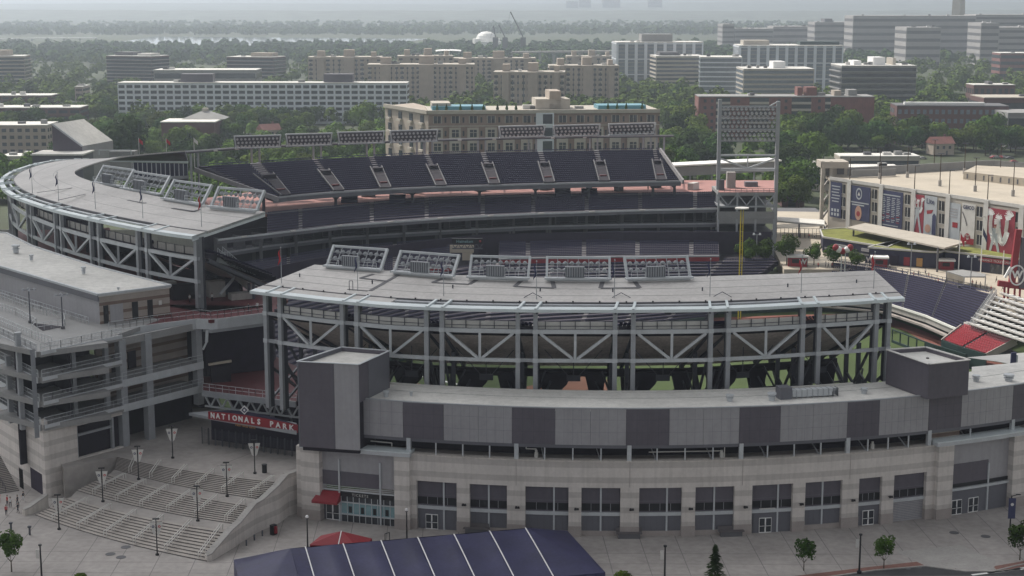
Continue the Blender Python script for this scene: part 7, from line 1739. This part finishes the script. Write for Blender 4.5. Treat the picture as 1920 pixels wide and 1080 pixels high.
for x0, x1, yt, Y, yw, fl_, l in tan:
    bld(l, x0, x1, yt, Y, yw, 26, fl_, 'brick_tan', 'stack', ncol=max(6, int((x1 - x0) / 10)), roofb=((.12, .22, 5, 'brick_tan'), (.48, .62, 6, 'brick_tan'), (.85, .92, 4, 'brick_tan')), roofm='cream', fr=.42)
wf = 'tall white-framed glass tower '
bld(wf + 'left of centre-right, with a grey roof box', 1157, 1319, 80, 1500, .04, 45, 12, 'grey_facade', 'grid', ncol=9, frame='white_frame', bandm='glass_pale', roofb=((.3, .66, 7, 'grey_facade'),), name='glass_tower', cat='tower block')
bld(wf + 'on the right, behind the low office blocks', 1387, 1582, 86, 1420, -.02, 45, 12, 'grey_facade', 'grid', ncol=11, frame='white_frame', bandm='glass_pale', roofb=((.05, .3, 4, 'cream'), (.6, .98, 3, 'green_wall')), name='glass_tower', cat='tower block')
bld('cream office block between the two white-framed towers', 1230, 1322, 106, 1440, .05, 40, 9, 'cream', 'band', roofb=((.1, .5, 3, 'grey_dark'),), name='office_building', cat='office block')
bld('slim glass-fronted office block right of the cream one', 1312, 1392, 108, 1330, -.1, 40, 9, 'white_frame', 'band', bandm='glass_pale', name='office_building', cat='office block', fr=.7)
bld('pale green banded office block with a round white roof drum', 1394, 1527, 130, 1230, 0, 40, 8, 'cream', 'band', bandm='glass_pale', roofb=((.45, .62, 5, 'white'),), name='office_building', cat='office block', fr=.6)
bld('dark banded office block with white roof boxes right of the towers', 1578, 1719, 124, 1180, 0, 40, 8, 'grey_facade', 'slab', frame='grey_facade', roofm='roof_white', roofb=((.2, .3, 3, 'white'), (.46, .62, 5.5, 'white'), (.72, .76, 5, 'cream')), name='office_building', cat='office block')
t, c, zt, fh = bld('wide red brick apartment building behind the tall light tower', 1310, 1640, 182, 960, -.01, 22, 6, 'brick_red', 'none', roofm='grey_facade', roofb=((.57, .6, 5, 'brick_red'), (.62, .68, 5, 'brick_red'), (.78, .82, 3, 'brick_tan'), (.86, .91, 3.5, 'grey_facade')))
for f in range(6):
    z = zt - 4.2 - f * 4.0
    for a_, b_ in ((.10, .18), (.29, .40), (.53, .64), (.72, .75)): m_ = part('balcony', MB().cbox(c, c.L * a_, c.L * b_, -1.2, -.0, z, z + 1.4, step=999), 'cream', t); part('recess', MB().cbox(c, c.L * a_, c.L * b_, -.05, .05, z + 1.4, z + 3.8, step=999), 'window_dark', t)
    for a_ in (.03, .07, .22, .45, .49, .68): part('window', MB().cbox(c, c.L * a_, c.L * a_ + 1.6, -.08, .02, z + 1, z + 2.8, step=999), 'window_dark', t)
t, c, zt, fh = bld('dark brick school building with a sunlit white roof strip at the right', 1682, 1892, 199, 930, -.07, 24, 4, 'brick_dark', 'wingrid', ncol=18, roofm='grey_dark', bandm='glass_pale', name='school_building', cat='school')
part('roof_strip', MB().cbox(c, c.L * .08, c.L * .8, 5, 9, zt + .6, zt + 2.0, step=999), 'far_white', t)
bld('red brick block far right behind the trees', 1876, 1960, 100, 1700, 0, 30, 4, 'brick_red', 'band', roofm='roof_white', name='brick_building', cat='building')
bld('small brick block with roof box at the right, among trees', 1826, 1904, 160, 1150, 0, 20, 3, 'brick_dark', 'wingrid', ncol=7, roofb=((.4, .5, 2, 'grey_dark'),), name='brick_building', cat='building')
bld('low flat tan-roofed building at the right edge', 1845, 2000, 184, 1000, 0, 30, 2, 'brick_dark', 'band', roofm='cream', name='brick_building', cat='building')
bld('low flat building with a wide dark roof at the right edge, above the garage', 1890, 2010, 213, 900, 0, 30, 2, 'grey_facade', 'band', roofm='grey_facade', name='low_building', cat='building')
for x0, x1, yt, Y, fl_, w_, l in ((-60, 96, 180, 1180, 5, 'brick_dark', 'long brown block at the left edge among trees'), (-60, 150, 203, 1050, 3, 'brick_dark', 'low brown block with a pale roof line, in front of the long brown block'), (-60, 88, 236, 860, 4, 'brick_tan', 'brick building with a pale roof terrace at the left edge'), (140, 155, 163, 1250, 4, 'brick_tan', 'small slim block beside the white storage domes')):
    bld(l, x0, x1, yt, Y, .03, 24, fl_, w_, 'wingrid' if yt > 230 else 'band', ncol=10, roofm='roof_membrane', name='brick_building', cat='building')
# hip-roofed hall
hx0, hx1 = pd(302, 230, 880), pd(402, 230, 880)
t = thing('hall', 'low brick hall with a pale pyramid roof among the trees left of centre', 'building', (hx0[0], 880, 0)); part('wall', MB().box((hx0[0] + hx1[0]) / 2, 892, 0, hx1[0] - hx0[0], 24, hx0[2]), 'brick_dark', t); part('flat_roof', MB().box((hx0[0] + hx1[0]) / 2, 892, hx0[2], hx1[0] - hx0[0] + 1, 25, .6), 'roof_white', t)
pc = pd(382, 208, 900); m = MB(); s_ = 12
for i in range(4): a_ = [(-s_, -9), (s_, -9), (s_, 9), (-s_, 9)]; p, q = a_[i], a_[(i + 1) % 4]; m.quad((pc[0] + p[0], 905 + p[1], hx0[2] + .7), (pc[0] + q[0], 905 + q[1], hx0[2] + .7), (pc[0], 905, pc[2] + .5))
part('pyramid_roof', m, 'grey_facade', t); part('cupola', MB().box(pc[0], 905, pc[2] - .5, 3, 3, 1.8), 'cream', t)
for k in range(9): part('window', MB().box(hx0[0] + 2 + k * 3, 879.9, 3.5, 1.4, .3, 2.4), 'window_dark', t)
# wedge-roofed plant building behind the left canopy
wg = thing('wedge_building', 'dark grey building with a steep pale wedge roof behind the left canopy', 'building', pd(125, 300, 540))
A_, B_, C2, D2 = pd(97, 232, 540), pd(154, 274, 540), pd(154, 300, 540), pd(97, 292, 540)
dx_ = 5.0; dy_ = 22
m = MB().quad(A_, B_, (B_[0], B_[1], 6), (A_[0], A_[1], 6)); part('side_wall', m, 'panel_dark', wg)
part('roof', MB().quad(A_, B_, (B_[0] + dx_, B_[1] + dy_, B_[2]), (A_[0] + dx_, A_[1] + dy_, A_[2])), 'roof_membrane', wg)
part('end_wall', MB().quad(B_, (B_[0], B_[1], 6), (B_[0] + dx_, B_[1] + dy_, 6), (B_[0] + dx_, B_[1] + dy_, B_[2])), 'panel_light', wg)
part('back_wall', MB().quad(A_, (A_[0], A_[1], 6), (A_[0] + dx_, A_[1] + dy_, 6), (A_[0] + dx_, A_[1] + dy_, A_[2])).quad((A_[0] + dx_, A_[1] + dy_, 6), (B_[0] + dx_, B_[1] + dy_, 6), (B_[0] + dx_, B_[1] + dy_, B_[2]), (A_[0] + dx_, A_[1] + dy_, A_[2])), 'panel_dark', wg)
part('roof_edge', MB().beam(A_, B_, .6), 'steel_light', wg)
p, q = pd(62, 293, 530), pd(156, 300, 530); part('annex', MB().box((p[0] + q[0]) / 2, 536, 6, q[0] - p[0], 14, pd(100, 291, 530)[2] - 6), 'panel_mid', wg); part('annex_roof', MB().box((p[0] + q[0]) / 2, 536, pd(100, 291, 530)[2], q[0] - p[0] + .8, 15, .5), 'roof_membrane', wg)
cu = thing('cooling_unit', 'pale metal plant unit with pipes behind the left canopy, beside the wedge building', 'plant unit', pd(215, 295, 520)); p, q = pd(186, 290, 520), pd(246, 290, 520); part('casing', MB().box((p[0] + q[0]) / 2 + 2, 523, 24, (q[0] - p[0]) * .8, 5, pd(200, 284, 520)[2] - 24), 'grey_facade', cu); part('pipework', MB().beam(p, (p[0], 520, p[2] + 1.5), .3).beam((p[0], 520, p[2] + 1.5), (q[0], 520, p[2] + 1.5), .25).beam((q[0], 520, q[2] + 1.5), (q[0], 520, q[2]), .3), 'steel_light', cu)
# far institutional buildings
FI = [(1600, 1830, 30, 2300, 6, 'far_grey', 'long grey government block on the skyline below the monument'), (1830, 2050, 28, 2300, 8, 'far_grey', 'banded government block on the skyline at the right edge'), (1700, 1765, 52, 2000, 5, 'far_grey', 'squat grey block in front of the long skyline block'), (1840, 1874, 44, 2050, 6, 'far_grey', 'dark slab in front of the banded skyline block'), (1874, 1990, 52, 2050, 6, 'far_grey', 'lower banded office block at the right edge of the skyline'), (1355, 1377, 46, 2500, 6, 'far_grey', 'slim grey tower at the left end of the government row'), (1378, 1450, 54, 2500, 5, 'far_grey', 'pale grid-fronted block beside the slim grey tower'), (1450, 1527, 50, 2600, 4, 'far_grey', 'grey block with a white dome roof in the government row'), (1528, 1600, 42, 2500, 5, 'far_grey', 'blank grey block with a dark roof box in the government row')]
for x0, x1, yt, Y, fl_, w_, l in FI: bld(l, x0, x1, yt, Y, 0, 60, fl_, w_, 'band', roofb=((.3, .5, 5, 'grey_dark'),) if x0 == 1528 else (), bandm='grey_dark', roofm='far_grey', name='government_building', cat='government block', fr=.4)
for x0, x1, yt, l in ((1062, 1084, 2, 'left'), (1086, 1108, -1, 'second'), (1130, 1163, 0, 'third'), (1215, 1242, -2, 'rightmost')):
    bld('hazy high-rise tower on the horizon, the %s one of four' % l, x0, x1, yt, 9000, 0, 90, 12, 'far_grey', 'band', name='high_rise', cat='tower block', roofm='far_grey')
mo = pd(1796, 40, 2700); t = thing('obelisk', 'tall pale stone obelisk rising above the skyline, its top out of frame', 'monument', (mo[0], 2700, 0)); part('shaft', MB().tube((mo[0], 2700, 0), (mo[0], 2700, 150), 12.6, 8.6, 4, caps=False), 'cream', t); part('point', MB().tube((mo[0], 2700, 150), (mo[0], 2700, 166), 8.6, .1, 4), 'cream', t)
jm = pd(912, 72, 2700); t = thing('domed_memorial', 'white domed memorial on the far shore beside the cranes', 'memorial', (jm[0], 2700, 0)); zj = pd(912, 68, 2700)[2] - 4
part('dome', MB().ball((jm[0], 2700, zj), 17, 16, 8, sq=(1, 1, .72)), 'far_white', t); part('drum', MB().cyl(jm[0], 2700, 4, 23, zj - 4, 20), 'far_white', t); part('portico', MB().box(jm[0] + 8, 2672, 2, 34, 12, zj - 6), 'far_white', t)
for x, y0, y1, dx in ((957, 22, 70, 24), (935, 46, 70, 12), (925, 48, 70, 4)):
    p, q = pd(x, y0, 2400), pd(x + dx, y1, 2400); t = thing('crane', {957: 'tallest leaning crane boom over the far trees', 935: 'middle leaning crane boom beside the domed memorial', 925: 'shortest crane boom beside the domed memorial'}[x], 'crane', (q[0], 2400, 0), 'cranes by the memorial')
    part('boom', MB().beam(q, p, 1.6), 'grey_dark', t); part('cab', MB().box(q[0], 2400, 0, 8, 6, q[2]), 'grey_dark', t); part('hoist_cable', MB().beam(p, (p[0] - 4, 2400, p[2] - 18), .3), 'grey_dark', t)
tt = pd(841, 96, 1900); t = thing('white_pavilion', 'bright white curved pavilion roof above the tan apartment row', 'pavilion', (tt[0], 1900, 0)); m = MB(); rows = []
for i in range(13):
    u = -1 + i / 6; rows.append([(tt[0] + u * 15, 1900 + v * 8, tt[2] + 2.2 * (1 - u * u * .7) - v * v * 1.5 + .8 * abs(u)) for v in (-1, -.5, 0, .5, 1)])
m.sheet(rows); part('roof', m, 'white', t); part('mast', MB().beam((tt[0], 1900, 0), (tt[0], 1900, tt[2] + 2), 3), 'white', t)
for i, (x, y) in enumerate(((152, 185), (166, 190), (181, 190))):
    p = pz(x, y, 4); solo('storage_dome', MB().ball((p[0], p[1], 2), 4.2, 10, 6, sq=(1, 1, .7)), 'white', 'small white storage dome at the left, %s of three' % ('highest', 'middle', 'rightmost')[i], 'dome', 'white storage domes')
# far bridge over the river and highway
for x0, x1, y, Y, l in ((960, 1170, 98, 1900, 'low grey viaduct behind the tan apartment row'), (-60, 180, 73, 3300, 'long pale bridge across the river at the far left')):
    a_, b_ = pd(x0, y, Y), pd(x1, y - 2, Y); t = thing('bridge', l, 'bridge', (a_[0], Y, 0)); part('deck', MB().beam(a_, b_, 12, 2.0), 'far_grey' if x0 > 0 else 'far_white', t)
    for k in range(9): p = lerp(a_, b_, k / 8); part('pier', MB().beam((p[0], p[1], p[2]), (p[0], p[1], -1), 3), 'far_grey', t)
# small houses and parked cars between the trees
hs = [(1380, 268, 'maroon'), (1440, 274, ''), (1465, 262, ''), (1730, 268, '')]
hl = local('house', 'x', 'house'); part('wall', MB().box(0, 0, 0, 12, 9, 6), 'brick_tan', hl); part('roof', MB().quad((-6.5, -5, 6), (6.5, -5, 6), (6.5, 0, 9.5), (-6.5, 0, 9.5)).quad((-6.5, 5, 6), (-6.5, 0, 9.5), (6.5, 0, 9.5), (6.5, 5, 6)).quad((-6.5, -5, 6), (-6.5, 0, 9.5), (-6.5, 5, 6)).quad((6.5, -5, 6), (6.5, 5, 6), (6.5, 0, 9.5)), 'brick_red', hl)
for k in (-3.5, 0, 3.5): part('window', MB().box(k, -4.55, 3.2, 1.4, .12, 1.6), 'window_dark', hl)
part('chimney', MB().box(3, 1, 8, 1, 1, 2.6), 'brick_dark', hl); part('door', MB().box(1.8, -4.55, 0, 1.1, .12, 2.2), 'grey_dark', hl)
hls = [(1735, 268, 'red-roofed house among dark trees above the middle of the garage'), (1762, 283, 'red-roofed house just above the garage lamp posts'), (404, 270, 'red-roofed house behind the left end of the far light beam'), (505, 166 + 90, 'red-roofed house hidden in trees behind the far light banks'), (1812, 250, 'red-roofed house right of the dark tree belt')]
for i, (x, y, l) in enumerate(hls): p = pz(x, y + 6, 0); dup(hl, p, .2 * i, l, 'red-roofed houses among the trees', first=i == 0); FOOT.append((p[:2], 8, 8, 0))
lw_ = [(1509, 1690, 322, 'row of low pale sheds behind the garage stair tower', 700), (1575, 1725, 300, 'long pale low shed roof among parked cars', 780), (0, 60, 300, 'bright low roof at the left edge behind the canopy', 800)]
for x0, x1, y, l, Y in lw_: bld(l, x0, x1, y - 6, Y, 0, 14, 1, 'cream', 'band', roofm='roof_white', name='shed', cat='shed')
def car(col):
    t = local('parked_car', 'x', 'car'); m = MB()
    prof = [(-2.2, .35), (-2.25, .8), (-1.5, .92), (-.9, 1.42), (.75, 1.45), (1.5, .98), (2.2, .85), (2.25, .35)]
    n = len(prof); L_ = [(x, -.85 + (.12 if z > 1.2 else 0), z) for x, z in prof]; R_ = [(x, .85 - (.12 if z > 1.2 else 0), z) for x, z in prof]
    m.quad(*L_); m.quad(*R_[::-1])
    for i in range(n): j = (i + 1) % n; m.quad(L_[i], R_[i], R_[j], L_[j])
    part('body', m, col, t); g = MB()
    for s_ in (-1, 1): g.quad((-1.25, s_ * .80, .98), (1.2, s_ * .80, 1.0), (.7, s_ * .76, 1.36), (-.85, s_ * .76, 1.34))
    part('window', g, 'glass', t); part('windscreen', MB().quad((1.42, -.72, 1.03), (1.42, .72, 1.03), (.82, .66, 1.42), (.82, -.66, 1.42)), 'glass', t)
    for x in (-1.4, 1.4):
        for y in (-.86, .66): part('wheel', MB().tube((x, y, .33), (x, y + .2, .33), .33, .33, 10), 'black', t)
    return t
cars = [car('white'), car('grey_facade'), car('red_paint'), car('grey_dark')]
cn = ['white', 'silver', 'red', 'dark']; firstc = [True] * 4
random.seed(11)
for i in range(60):
    k = random.choice((0, 0, 1, 3, 3, 2)); x, y = (random.uniform(1512, 1730), random.uniform(298, 328)) if i < 44 else ((random.uniform(1860, 1918), random.uniform(296, 312)) if i < 52 else (random.uniform(120, 170), random.uniform(250, 262)))
    dup(cars[k], pz(x, y, -.6), random.choice((0, .05, 1.57)) + .1, 'small %s car in the parking rows %s' % (cn[k], 'behind the garage' if i < 44 else ('above the garage at the right edge' if i < 52 else 'behind the wedge building')), 'cars parked behind the garage', first=firstc[k]); firstc[k] = False
# ======================= trees =======================
def crown(rx, rz, n, seed, leaf=.9, lobes=9, zc=None, conic=False):
    r = random.Random(seed); m = MB(); zc = zc if zc is not None else rz
    lob = [(r.uniform(-.55, .55) * rx, r.uniform(-.55, .55) * rx, zc + r.uniform(-.45, .55) * rz, r.uniform(.42, .68) * (.62 if lobes > 13 else 1)) for _ in range(lobes)]
    for i in range(n):
        cx, cy, cz_, q = lob[i % lobes]
        d = Vector((r.gauss(0, 1), r.gauss(0, 1), r.gauss(0, 1) + .25)).normalized(); rad = q * (r.uniform(.72, 1.06)) 
        p = Vector((cx + d.x * rad * rx, cy + d.y * rad * rx, cz_ + d.z * rad * rz))
        if conic:
            f = max(0.02, 1 - p.z / (2 * rz)); p.x *= f * 1.5; p.y *= f * 1.5
        nrm = (d + Vector((r.uniform(-.7, .7), r.uniform(-.7, .7), r.uniform(-.3, .8)))).normalized()
        a = nrm.orthogonal().normalized(); a.rotate(Matrix.Rotation(r.uniform(0, 6.28), 3, nrm)); b = nrm.cross(a); s = leaf * r.uniform(.55, 1.25)
        m.quad(p - a * s * .5, p - b * s * .35, p + a * s * .5, p + b * s * .45)
    return m
def trunk(h, r0, rx, seed):
    r = random.Random(seed); m = MB().tube((0, 0, 0), (0, 0, h), r0, r0 * .6, 7)
    for k in range(5):
        a = 6.28 * k / 5 + r.uniform(-.4, .4); m.tube((0, 0, h * .85), (math.cos(a) * rx * .45, math.sin(a) * rx * .45, h * 1.55), r0 * .45, r0 * .15, 5)
    return m
def treeproto(rx, rz, n, seed, lf, h, r0, leaf, lobes=9):
    t = local('tree', 'x', 'tree'); cm = crown(rx, rz, n, seed, leaf, lobes, zc=h + rz * .85)
    part('crown', cm, 'leaf%d' % lf, t); part('trunk', trunk(h, r0, rx, seed), 'bark', t); return t
big = [treeproto(6.0, 5.2, 2300, 50 + i, i % 5, 3.2, .35, 1.05, 10 + i % 3) for i in range(8)]
bigf = [True] * 8
near = [(230, 252, 655, 1.55, 1, 'large dark round tree standing alone behind the left canopy'), ]
def inb(x, y):
    for (cx, cy), hx, hy, a in FOOT:
        dx, dy = x - cx, y - cy; u = dx * math.cos(a) + dy * math.sin(a); v = -dx * math.sin(a) + dy * math.cos(a)
        if abs(u) < hx + 3 and abs(v) < hy + 3: return True
    return False
random.seed(5)
# belts of trees: (image x range, ground y range, count, description)
belts = [(-10, 190, 262, 330, 12, 'left of the wedge building'), (185, 345, 262, 330, 16, 'behind the far end of the curved canopy'), (330, 730, 262, 345, 46, 'behind the far stand light banks on the left'), (1225, 1345, 255, 345, 20, 'behind the right end of the far upper deck'), (1450, 1560, 262, 395, 24, 'between the light tower and the garage'), (1455, 1760, 255, 288, 34, 'below the red brick apartment building'), (1745, 1960, 250, 292, 22, 'above the right part of the garage'),
         (0, 230, 206, 255, 26, 'around the brown blocks at the left edge'), (230, 560, 225, 258, 40, 'in front of the banded apartment slab'), (440, 740, 205, 250, 30, 'right of the banded apartment slab'), (1160, 1310, 178, 240, 22, 'below the white-framed towers'), (1640, 1940, 165, 235, 40, 'around the low brick blocks at the right'), (870, 930, 195, 215, 5, 'in the gap between the tan apartment blocks'), (20, 200, 165, 200, 14, 'beside the dark brown tower block')]
seq = 0; placed = 0
for x0, x1, y0, y1, n, l in belts:
    k = 0; tries = 0
    while k < n and tries < n * 30:
        tries += 1; x = random.uniform(x0, x1); y = y0 + (y1 - y0) * random.random() ** .8; p = pz(x, y, -.6)
        if inb(p[0], p[1]) or p[1] < 560 and p[0] > 90: continue
        if p[1] < 535: continue
        i = seq % 8; s = random.uniform(.68, 1.12) * (1.35 if x > 1225 and y > 250 else 1.1)
        lb_ = ('broad green tree ', 'bushy yellow-green tree ', 'dark green tree ', 'light green tree ', 'deep green tree ')[i % 5] + 'in the belt ' + l
        dup(big[i], p, random.uniform(0, 6.28), lb_, 'trees ' + l, scale=(s, s, s * random.uniform(.85, 1.15)), first=bigf[i]); bigf[i] = False; seq += 1; k += 1; placed += 1
p = pz(228, 322, 0); dup(big[2], p, 1.0, 'large dark round tree standing alone behind the left canopy', 'trees behind the far end of the curved canopy', scale=(1.9, 1.9, 2.1))
# continuous wood further out: nobody could count it
def woods(name, label, n, zone, leafn, size, seed, mi, RS=1.0):
    r = random.Random(seed); m = MB(); c = 0; g = 0
    while c < n and g < n * 20:
        g += 1; x, y = zone(r); 
        if inb(x, y): continue
        c += 1; R = r.uniform(5, 8.5) * RS; Hh = r.uniform(8, 15) * RS * RS
        nl_ = leafn
        for _ in range(nl_):
            d = Vector((r.gauss(0, 1), r.gauss(0, 1), abs(r.gauss(0, 1)) * .9)).normalized(); q = r.uniform(.8, 1.05)
            p = Vector((x + d.x * R * q, y + d.y * R * q, Hh * .35 + d.z * Hh * .75 * q)); nn2 = (d + Vector((r.uniform(-.5, .5),) * 3)).normalized(); a = nn2.orthogonal(); a.rotate(Matrix.Rotation(r.uniform(0, 6.28), 3, nn2)); b = nn2.cross(a); s = size * r.uniform(.6, 1.3)
            m.quad(p - a * s * .5, p - b * s * .5, p + a * s * .5, p + b * s * .5)
    o = link(name, m, mi, kind='stuff'); o['label'] = label; o['category'] = 'woods'; return o
def zone1(r):
    y = 82 * 3000 / r.uniform(112, 232); x = r.uniform(-.36, .36) * y; return x, y
def zone2(r):
    y = 82 * 3000 / r.uniform(86, 118); x = r.uniform(-.36, .36) * y; return x, y
def zone4(r):
    for _ in range(50):
        y = 82 * 3000 / r.uniform(228, 420); x = r.uniform(-.34, .34) * y
        if y < 1000 and not (x > 60 and y < 690) and not (x > 120 and y < 800) and not (x > 175 and y < 900) and not (x < 40 and y < 575) and not (x < -120 and y < 640): return x, y
    return 0, 1000
woods('woodland', 'leafy undergrowth and lower trees filling the ground just behind the far stand', 330, zone4, 420, 1.15, 9, 'leaf1', .85)
woods('woodland', 'mid-distance woodland filling the ground between the apartment blocks', 1500, zone1, 75, 2.2, 3, 'leaf1')
def zone3(r):
    y = 82 * 3000 / r.uniform(44, 64); x = r.uniform(-.36, .36) * y; return x, y
woods('woodland', 'faint wooded far bank on the other side of the bright river', 2800, zone3, 18, 7.5, 6, 'leaf0')
woods('woodland', 'hazy wooded shore beyond the apartment blocks, before the river', 1900, zone2, 42, 5.0, 4, 'leaf2')
# street and plaza trees
st_ = treeproto(1.75, 2.1, 1300, 90, 0, 1.4, .09, .34, 18); st2 = treeproto(1.7, 2.2, 1300, 91, 2, 1.4, .09, .34, 20)
pt = [(22, 1072, 'small leafy street tree at the bottom left corner', st_, 1.25), (1507, 1070, 'small street tree left of the pennant lamp post at the bottom right', st2, 1.0), (1657, 1066, 'small street tree right of the pennant lamp post', st_, 1.0), (1912, 1050, 'small street tree at the bottom right corner beside the banner post', st2, 1.15)]
fst = {}
for x, y, l, pr, s in pt: dup(pr, pz(x, y, 0), x, l, 'small street trees on the plaza', scale=(s, s, s), first=pr.name not in fst); fst[pr.name] = 1
r = random.Random(8); m = MB(); 
for i in range(1500):
    z = r.uniform(.7, 5.6); lay = .75 + .25 * math.sin(z * 5.2); rr = (5.8 - z) * .36 * lay * r.uniform(.35, 1.05); a = r.uniform(0, 6.28) if i % 3 else (i % 7) * .9 + z
    p = Vector((math.cos(a) * rr, math.sin(a) * rr, z - rr * .18)); d = Vector((math.cos(a), math.sin(a), -.2)); b = Vector((-math.sin(a), math.cos(a), r.uniform(-.4, .4))); s = .34
    m.quad(p - d * s, p - b * s * .3, p + d * s, p + b * s * .3)
t = thing('conifer', 'small layered conifer at the bottom edge right of the navy tent', 'tree', pz(1340, 1092, 0)); c0 = WL[t.name]; m.v = [(a + c0[0], b + c0[1], c) for a, b, c in m.v]; part('crown', m, 'leaf4', t); part('trunk', MB().tube(c0, (c0[0], c0[1], 5.4), .1, .03), 'bark', t)
for x, y, l, s in ((1168, 1106, 'leafy bush top showing at the bottom edge right of the navy tent', 1.0), (152, 1098, 'spiky plant top at the bottom left edge', .6)):
    p = pz(x, y, 0); t = thing('shrub', l, 'shrub', p); m = crown(1.6 * s, 1.5 * s, 900, int(x), .38, 7, zc=1.5 * s); m.v = [(a + p[0], b + p[1], c) for a, b, c in m.v]; part('foliage', m, 'leaf1', t); part('stem', MB().tube(p, (p[0], p[1], 1.6 * s), .08, .04), 'bark', t)
rnd = treeproto(2.9, 2.6, 1500, 95, 0, 2.0, .16, .5, 7)
for i, (x, y, l, s) in enumerate(((1475, 496, 'largest round plaza tree left of the red kiosk', 1.35), (1526, 497, 'round plaza tree behind the red kiosk', 1.0), (1562, 502, 'round plaza tree left of the ball lamps', 1.0), (1605, 507, 'low round plaza tree right of the ball lamps', .9), (1432, 498, 'shaded tree in front of the far ramp building, the right one', 1.2), (1402, 500, 'shaded tree in front of the far ramp building, the left one', 1.2))):
    dup(rnd, pz(x, y, 4 if x > 1450 else 3), x, l, 'round trees on the outfield plaza', scale=(s, s, s), first=i == 0)
# ======================= river, hills, sky =======================
struct('river', MB().quad((-760, 2950, -.3), (-250, 2930, -.3), (-180, 3500, -.3), (-820, 3720, -.3)).quad((240, 2650, -.3), (520, 2650, -.3), (560, 2800, -.3), (260, 2800, -.3)), 'water_body')
def hills(y0, y1, h, seed, x0=-5200, x1=5200):
    r = random.Random(seed); ph = [(r.uniform(.0004, .002), r.uniform(0, 6), r.uniform(.3, 1)) for _ in range(6)]; rows = []
    N3 = 160
    for j in range(9):
        v = j / 8; row = []
        for i in range(N3 + 1):
            x = x0 + (x1 - x0) * i / N3; f = sum(a * math.sin(x * k + p + v * 2) for k, p, a in ph) / 3.5
            row.append((x, y0 + (y1 - y0) * v, -2 + h * math.sin(math.pi * v / 1.6) ** 1.2 * (.8 + .25 * f) + r.uniform(-2.2, 2.2)))
        rows.append(row)
    struct('hills', MB().sheet(rows), 'hills_green')
hills(4900, 5600, 14, 1); hills(5600, 7000, 52, 2); hills(7300, 11000, 84, 3, -8000, 8000)
hz_box = link('haze', MB().prism([(-4500, -300), (4500, -300), (4500, 12500), (-4500, 12500)], -9.5, 172), 'white', kind='stuff')
hm2 = bpy.data.materials.new('haze_volume'); hm2.use_nodes = True; nt = hm2.node_tree; nt.nodes.clear(); ou = nt.nodes.new('ShaderNodeOutputMaterial'); pv_ = nt.nodes.new('ShaderNodeVolumePrincipled')
pv_.inputs['Color'].default_value = (.78, .88, 1.0, 1); pv_.inputs['Density'].default_value = HAZE; pv_.inputs['Anisotropy'].default_value = .6; nt.links.new(pv_.outputs[0], ou.inputs['Volume'])
hz_box.data.materials.clear(); hz_box.data.materials.append(hm2)
# ---- sun and the cloud that shades the near half of the stadium
SUN_DIR = Vector((-.46, .50, .73)).normalized()      # towards the sun
el = math.asin(SUN_DIR.z); az = math.atan2(SUN_DIR.x, SUN_DIR.y)
CA = 2300.0; offx, offy = SUN_DIR.x / SUN_DIR.z * (CA - 12), SUN_DIR.y / SUN_DIR.z * (CA - 12)
shade = [(-330, 60), (40, 60), (82, 232), (92, 300), (62, 330), (30, 345), (0, 368), (-10, 410), (-70, 470), (-160, 530), (-330, 520)]
def inpoly(x, y, P_):
    s = False; j = len(P_) - 1
    for i in range(len(P_)):
        if (P_[i][1] > y) != (P_[j][1] > y) and x < (P_[j][0] - P_[i][0]) * (y - P_[i][1]) / (P_[j][1] - P_[i][1]) + P_[i][0]: s = not s
        j = i
    return s
r = random.Random(2); m = MB()
for gx in range(-330, 110, 26):
    for gy in range(60, 540, 26):
        x, y = gx + r.uniform(-6, 6), gy + r.uniform(-6, 6)
        if inpoly(x, y, shade):
            R = r.uniform(22, 30); m.ball((x + offx, y + offy, CA + r.uniform(0, 26)), R, 10, 6, sq=(1, 1, .55))
cl = link('cloud', m, 'cloud', kind='structure', smooth=True)
su = bpy.data.lights.new('sun', 'SUN'); su.energy = SUN_E; su.angle = math.radians(.6); su.color = (1, .93, .82)
so_ = bpy.data.objects.new('sun', su); COL.objects.link(so_); so_.rotation_euler = SUN_DIR.to_track_quat('Z', 'Y').to_euler(); so_.location = (0, 0, 900)
w = bpy.data.worlds.new('World'); sc.world = w; w.use_nodes = True; nt = w.node_tree; bg = nt.nodes['Background']; sky = nt.nodes.new('ShaderNodeTexSky'); sky.sky_type = 'NISHITA'; sky.sun_disc = False
sky.sun_elevation = el; sky.sun_rotation = az; sky.air_density = 1.0; sky.dust_density = 3.0; sky.ozone_density = 1.2; hs = nt.nodes.new('ShaderNodeHueSaturation'); hs.inputs['Saturation'].default_value = .1; nt.links.new(sky.outputs[0], hs.inputs['Color']); nt.links.new(hs.outputs[0], bg.inputs[0]); bg.inputs[1].default_value = SKY_E
cam = bpy.data.cameras.new('camera'); co = bpy.data.objects.new('camera', cam); COL.objects.link(co); sc.camera = co
cam.sensor_width = 36; cam.lens = F / 1920 * 36; cam.clip_start = 1; cam.clip_end = 30000; co.location = (0, 0, H); co.rotation_euler = (math.pi / 2 - PH, 0, 0)
sc.view_settings.view_transform = 'Standard'; sc.view_settings.look = 'None'; sc.view_settings.exposure = EXPO; sc.view_settings.gamma = 1
cy = sc.cycles; cy.max_bounces = 5; cy.diffuse_bounces = 3; cy.glossy_bounces = 2; cy.transmission_bounces = 1; cy.volume_bounces = 0; cy.transparent_max_bounces = 4; cy.use_denoising = True
try: cy.denoiser = 'OPENIMAGEDENOISE'
except Exception: pass
cy.volume_max_steps = 64
# each look-alike by name only where a prototype was never placed
for o in list(bpy.data.objects):
    if o.get('label') == 'x': bpy.data.objects.remove(o)
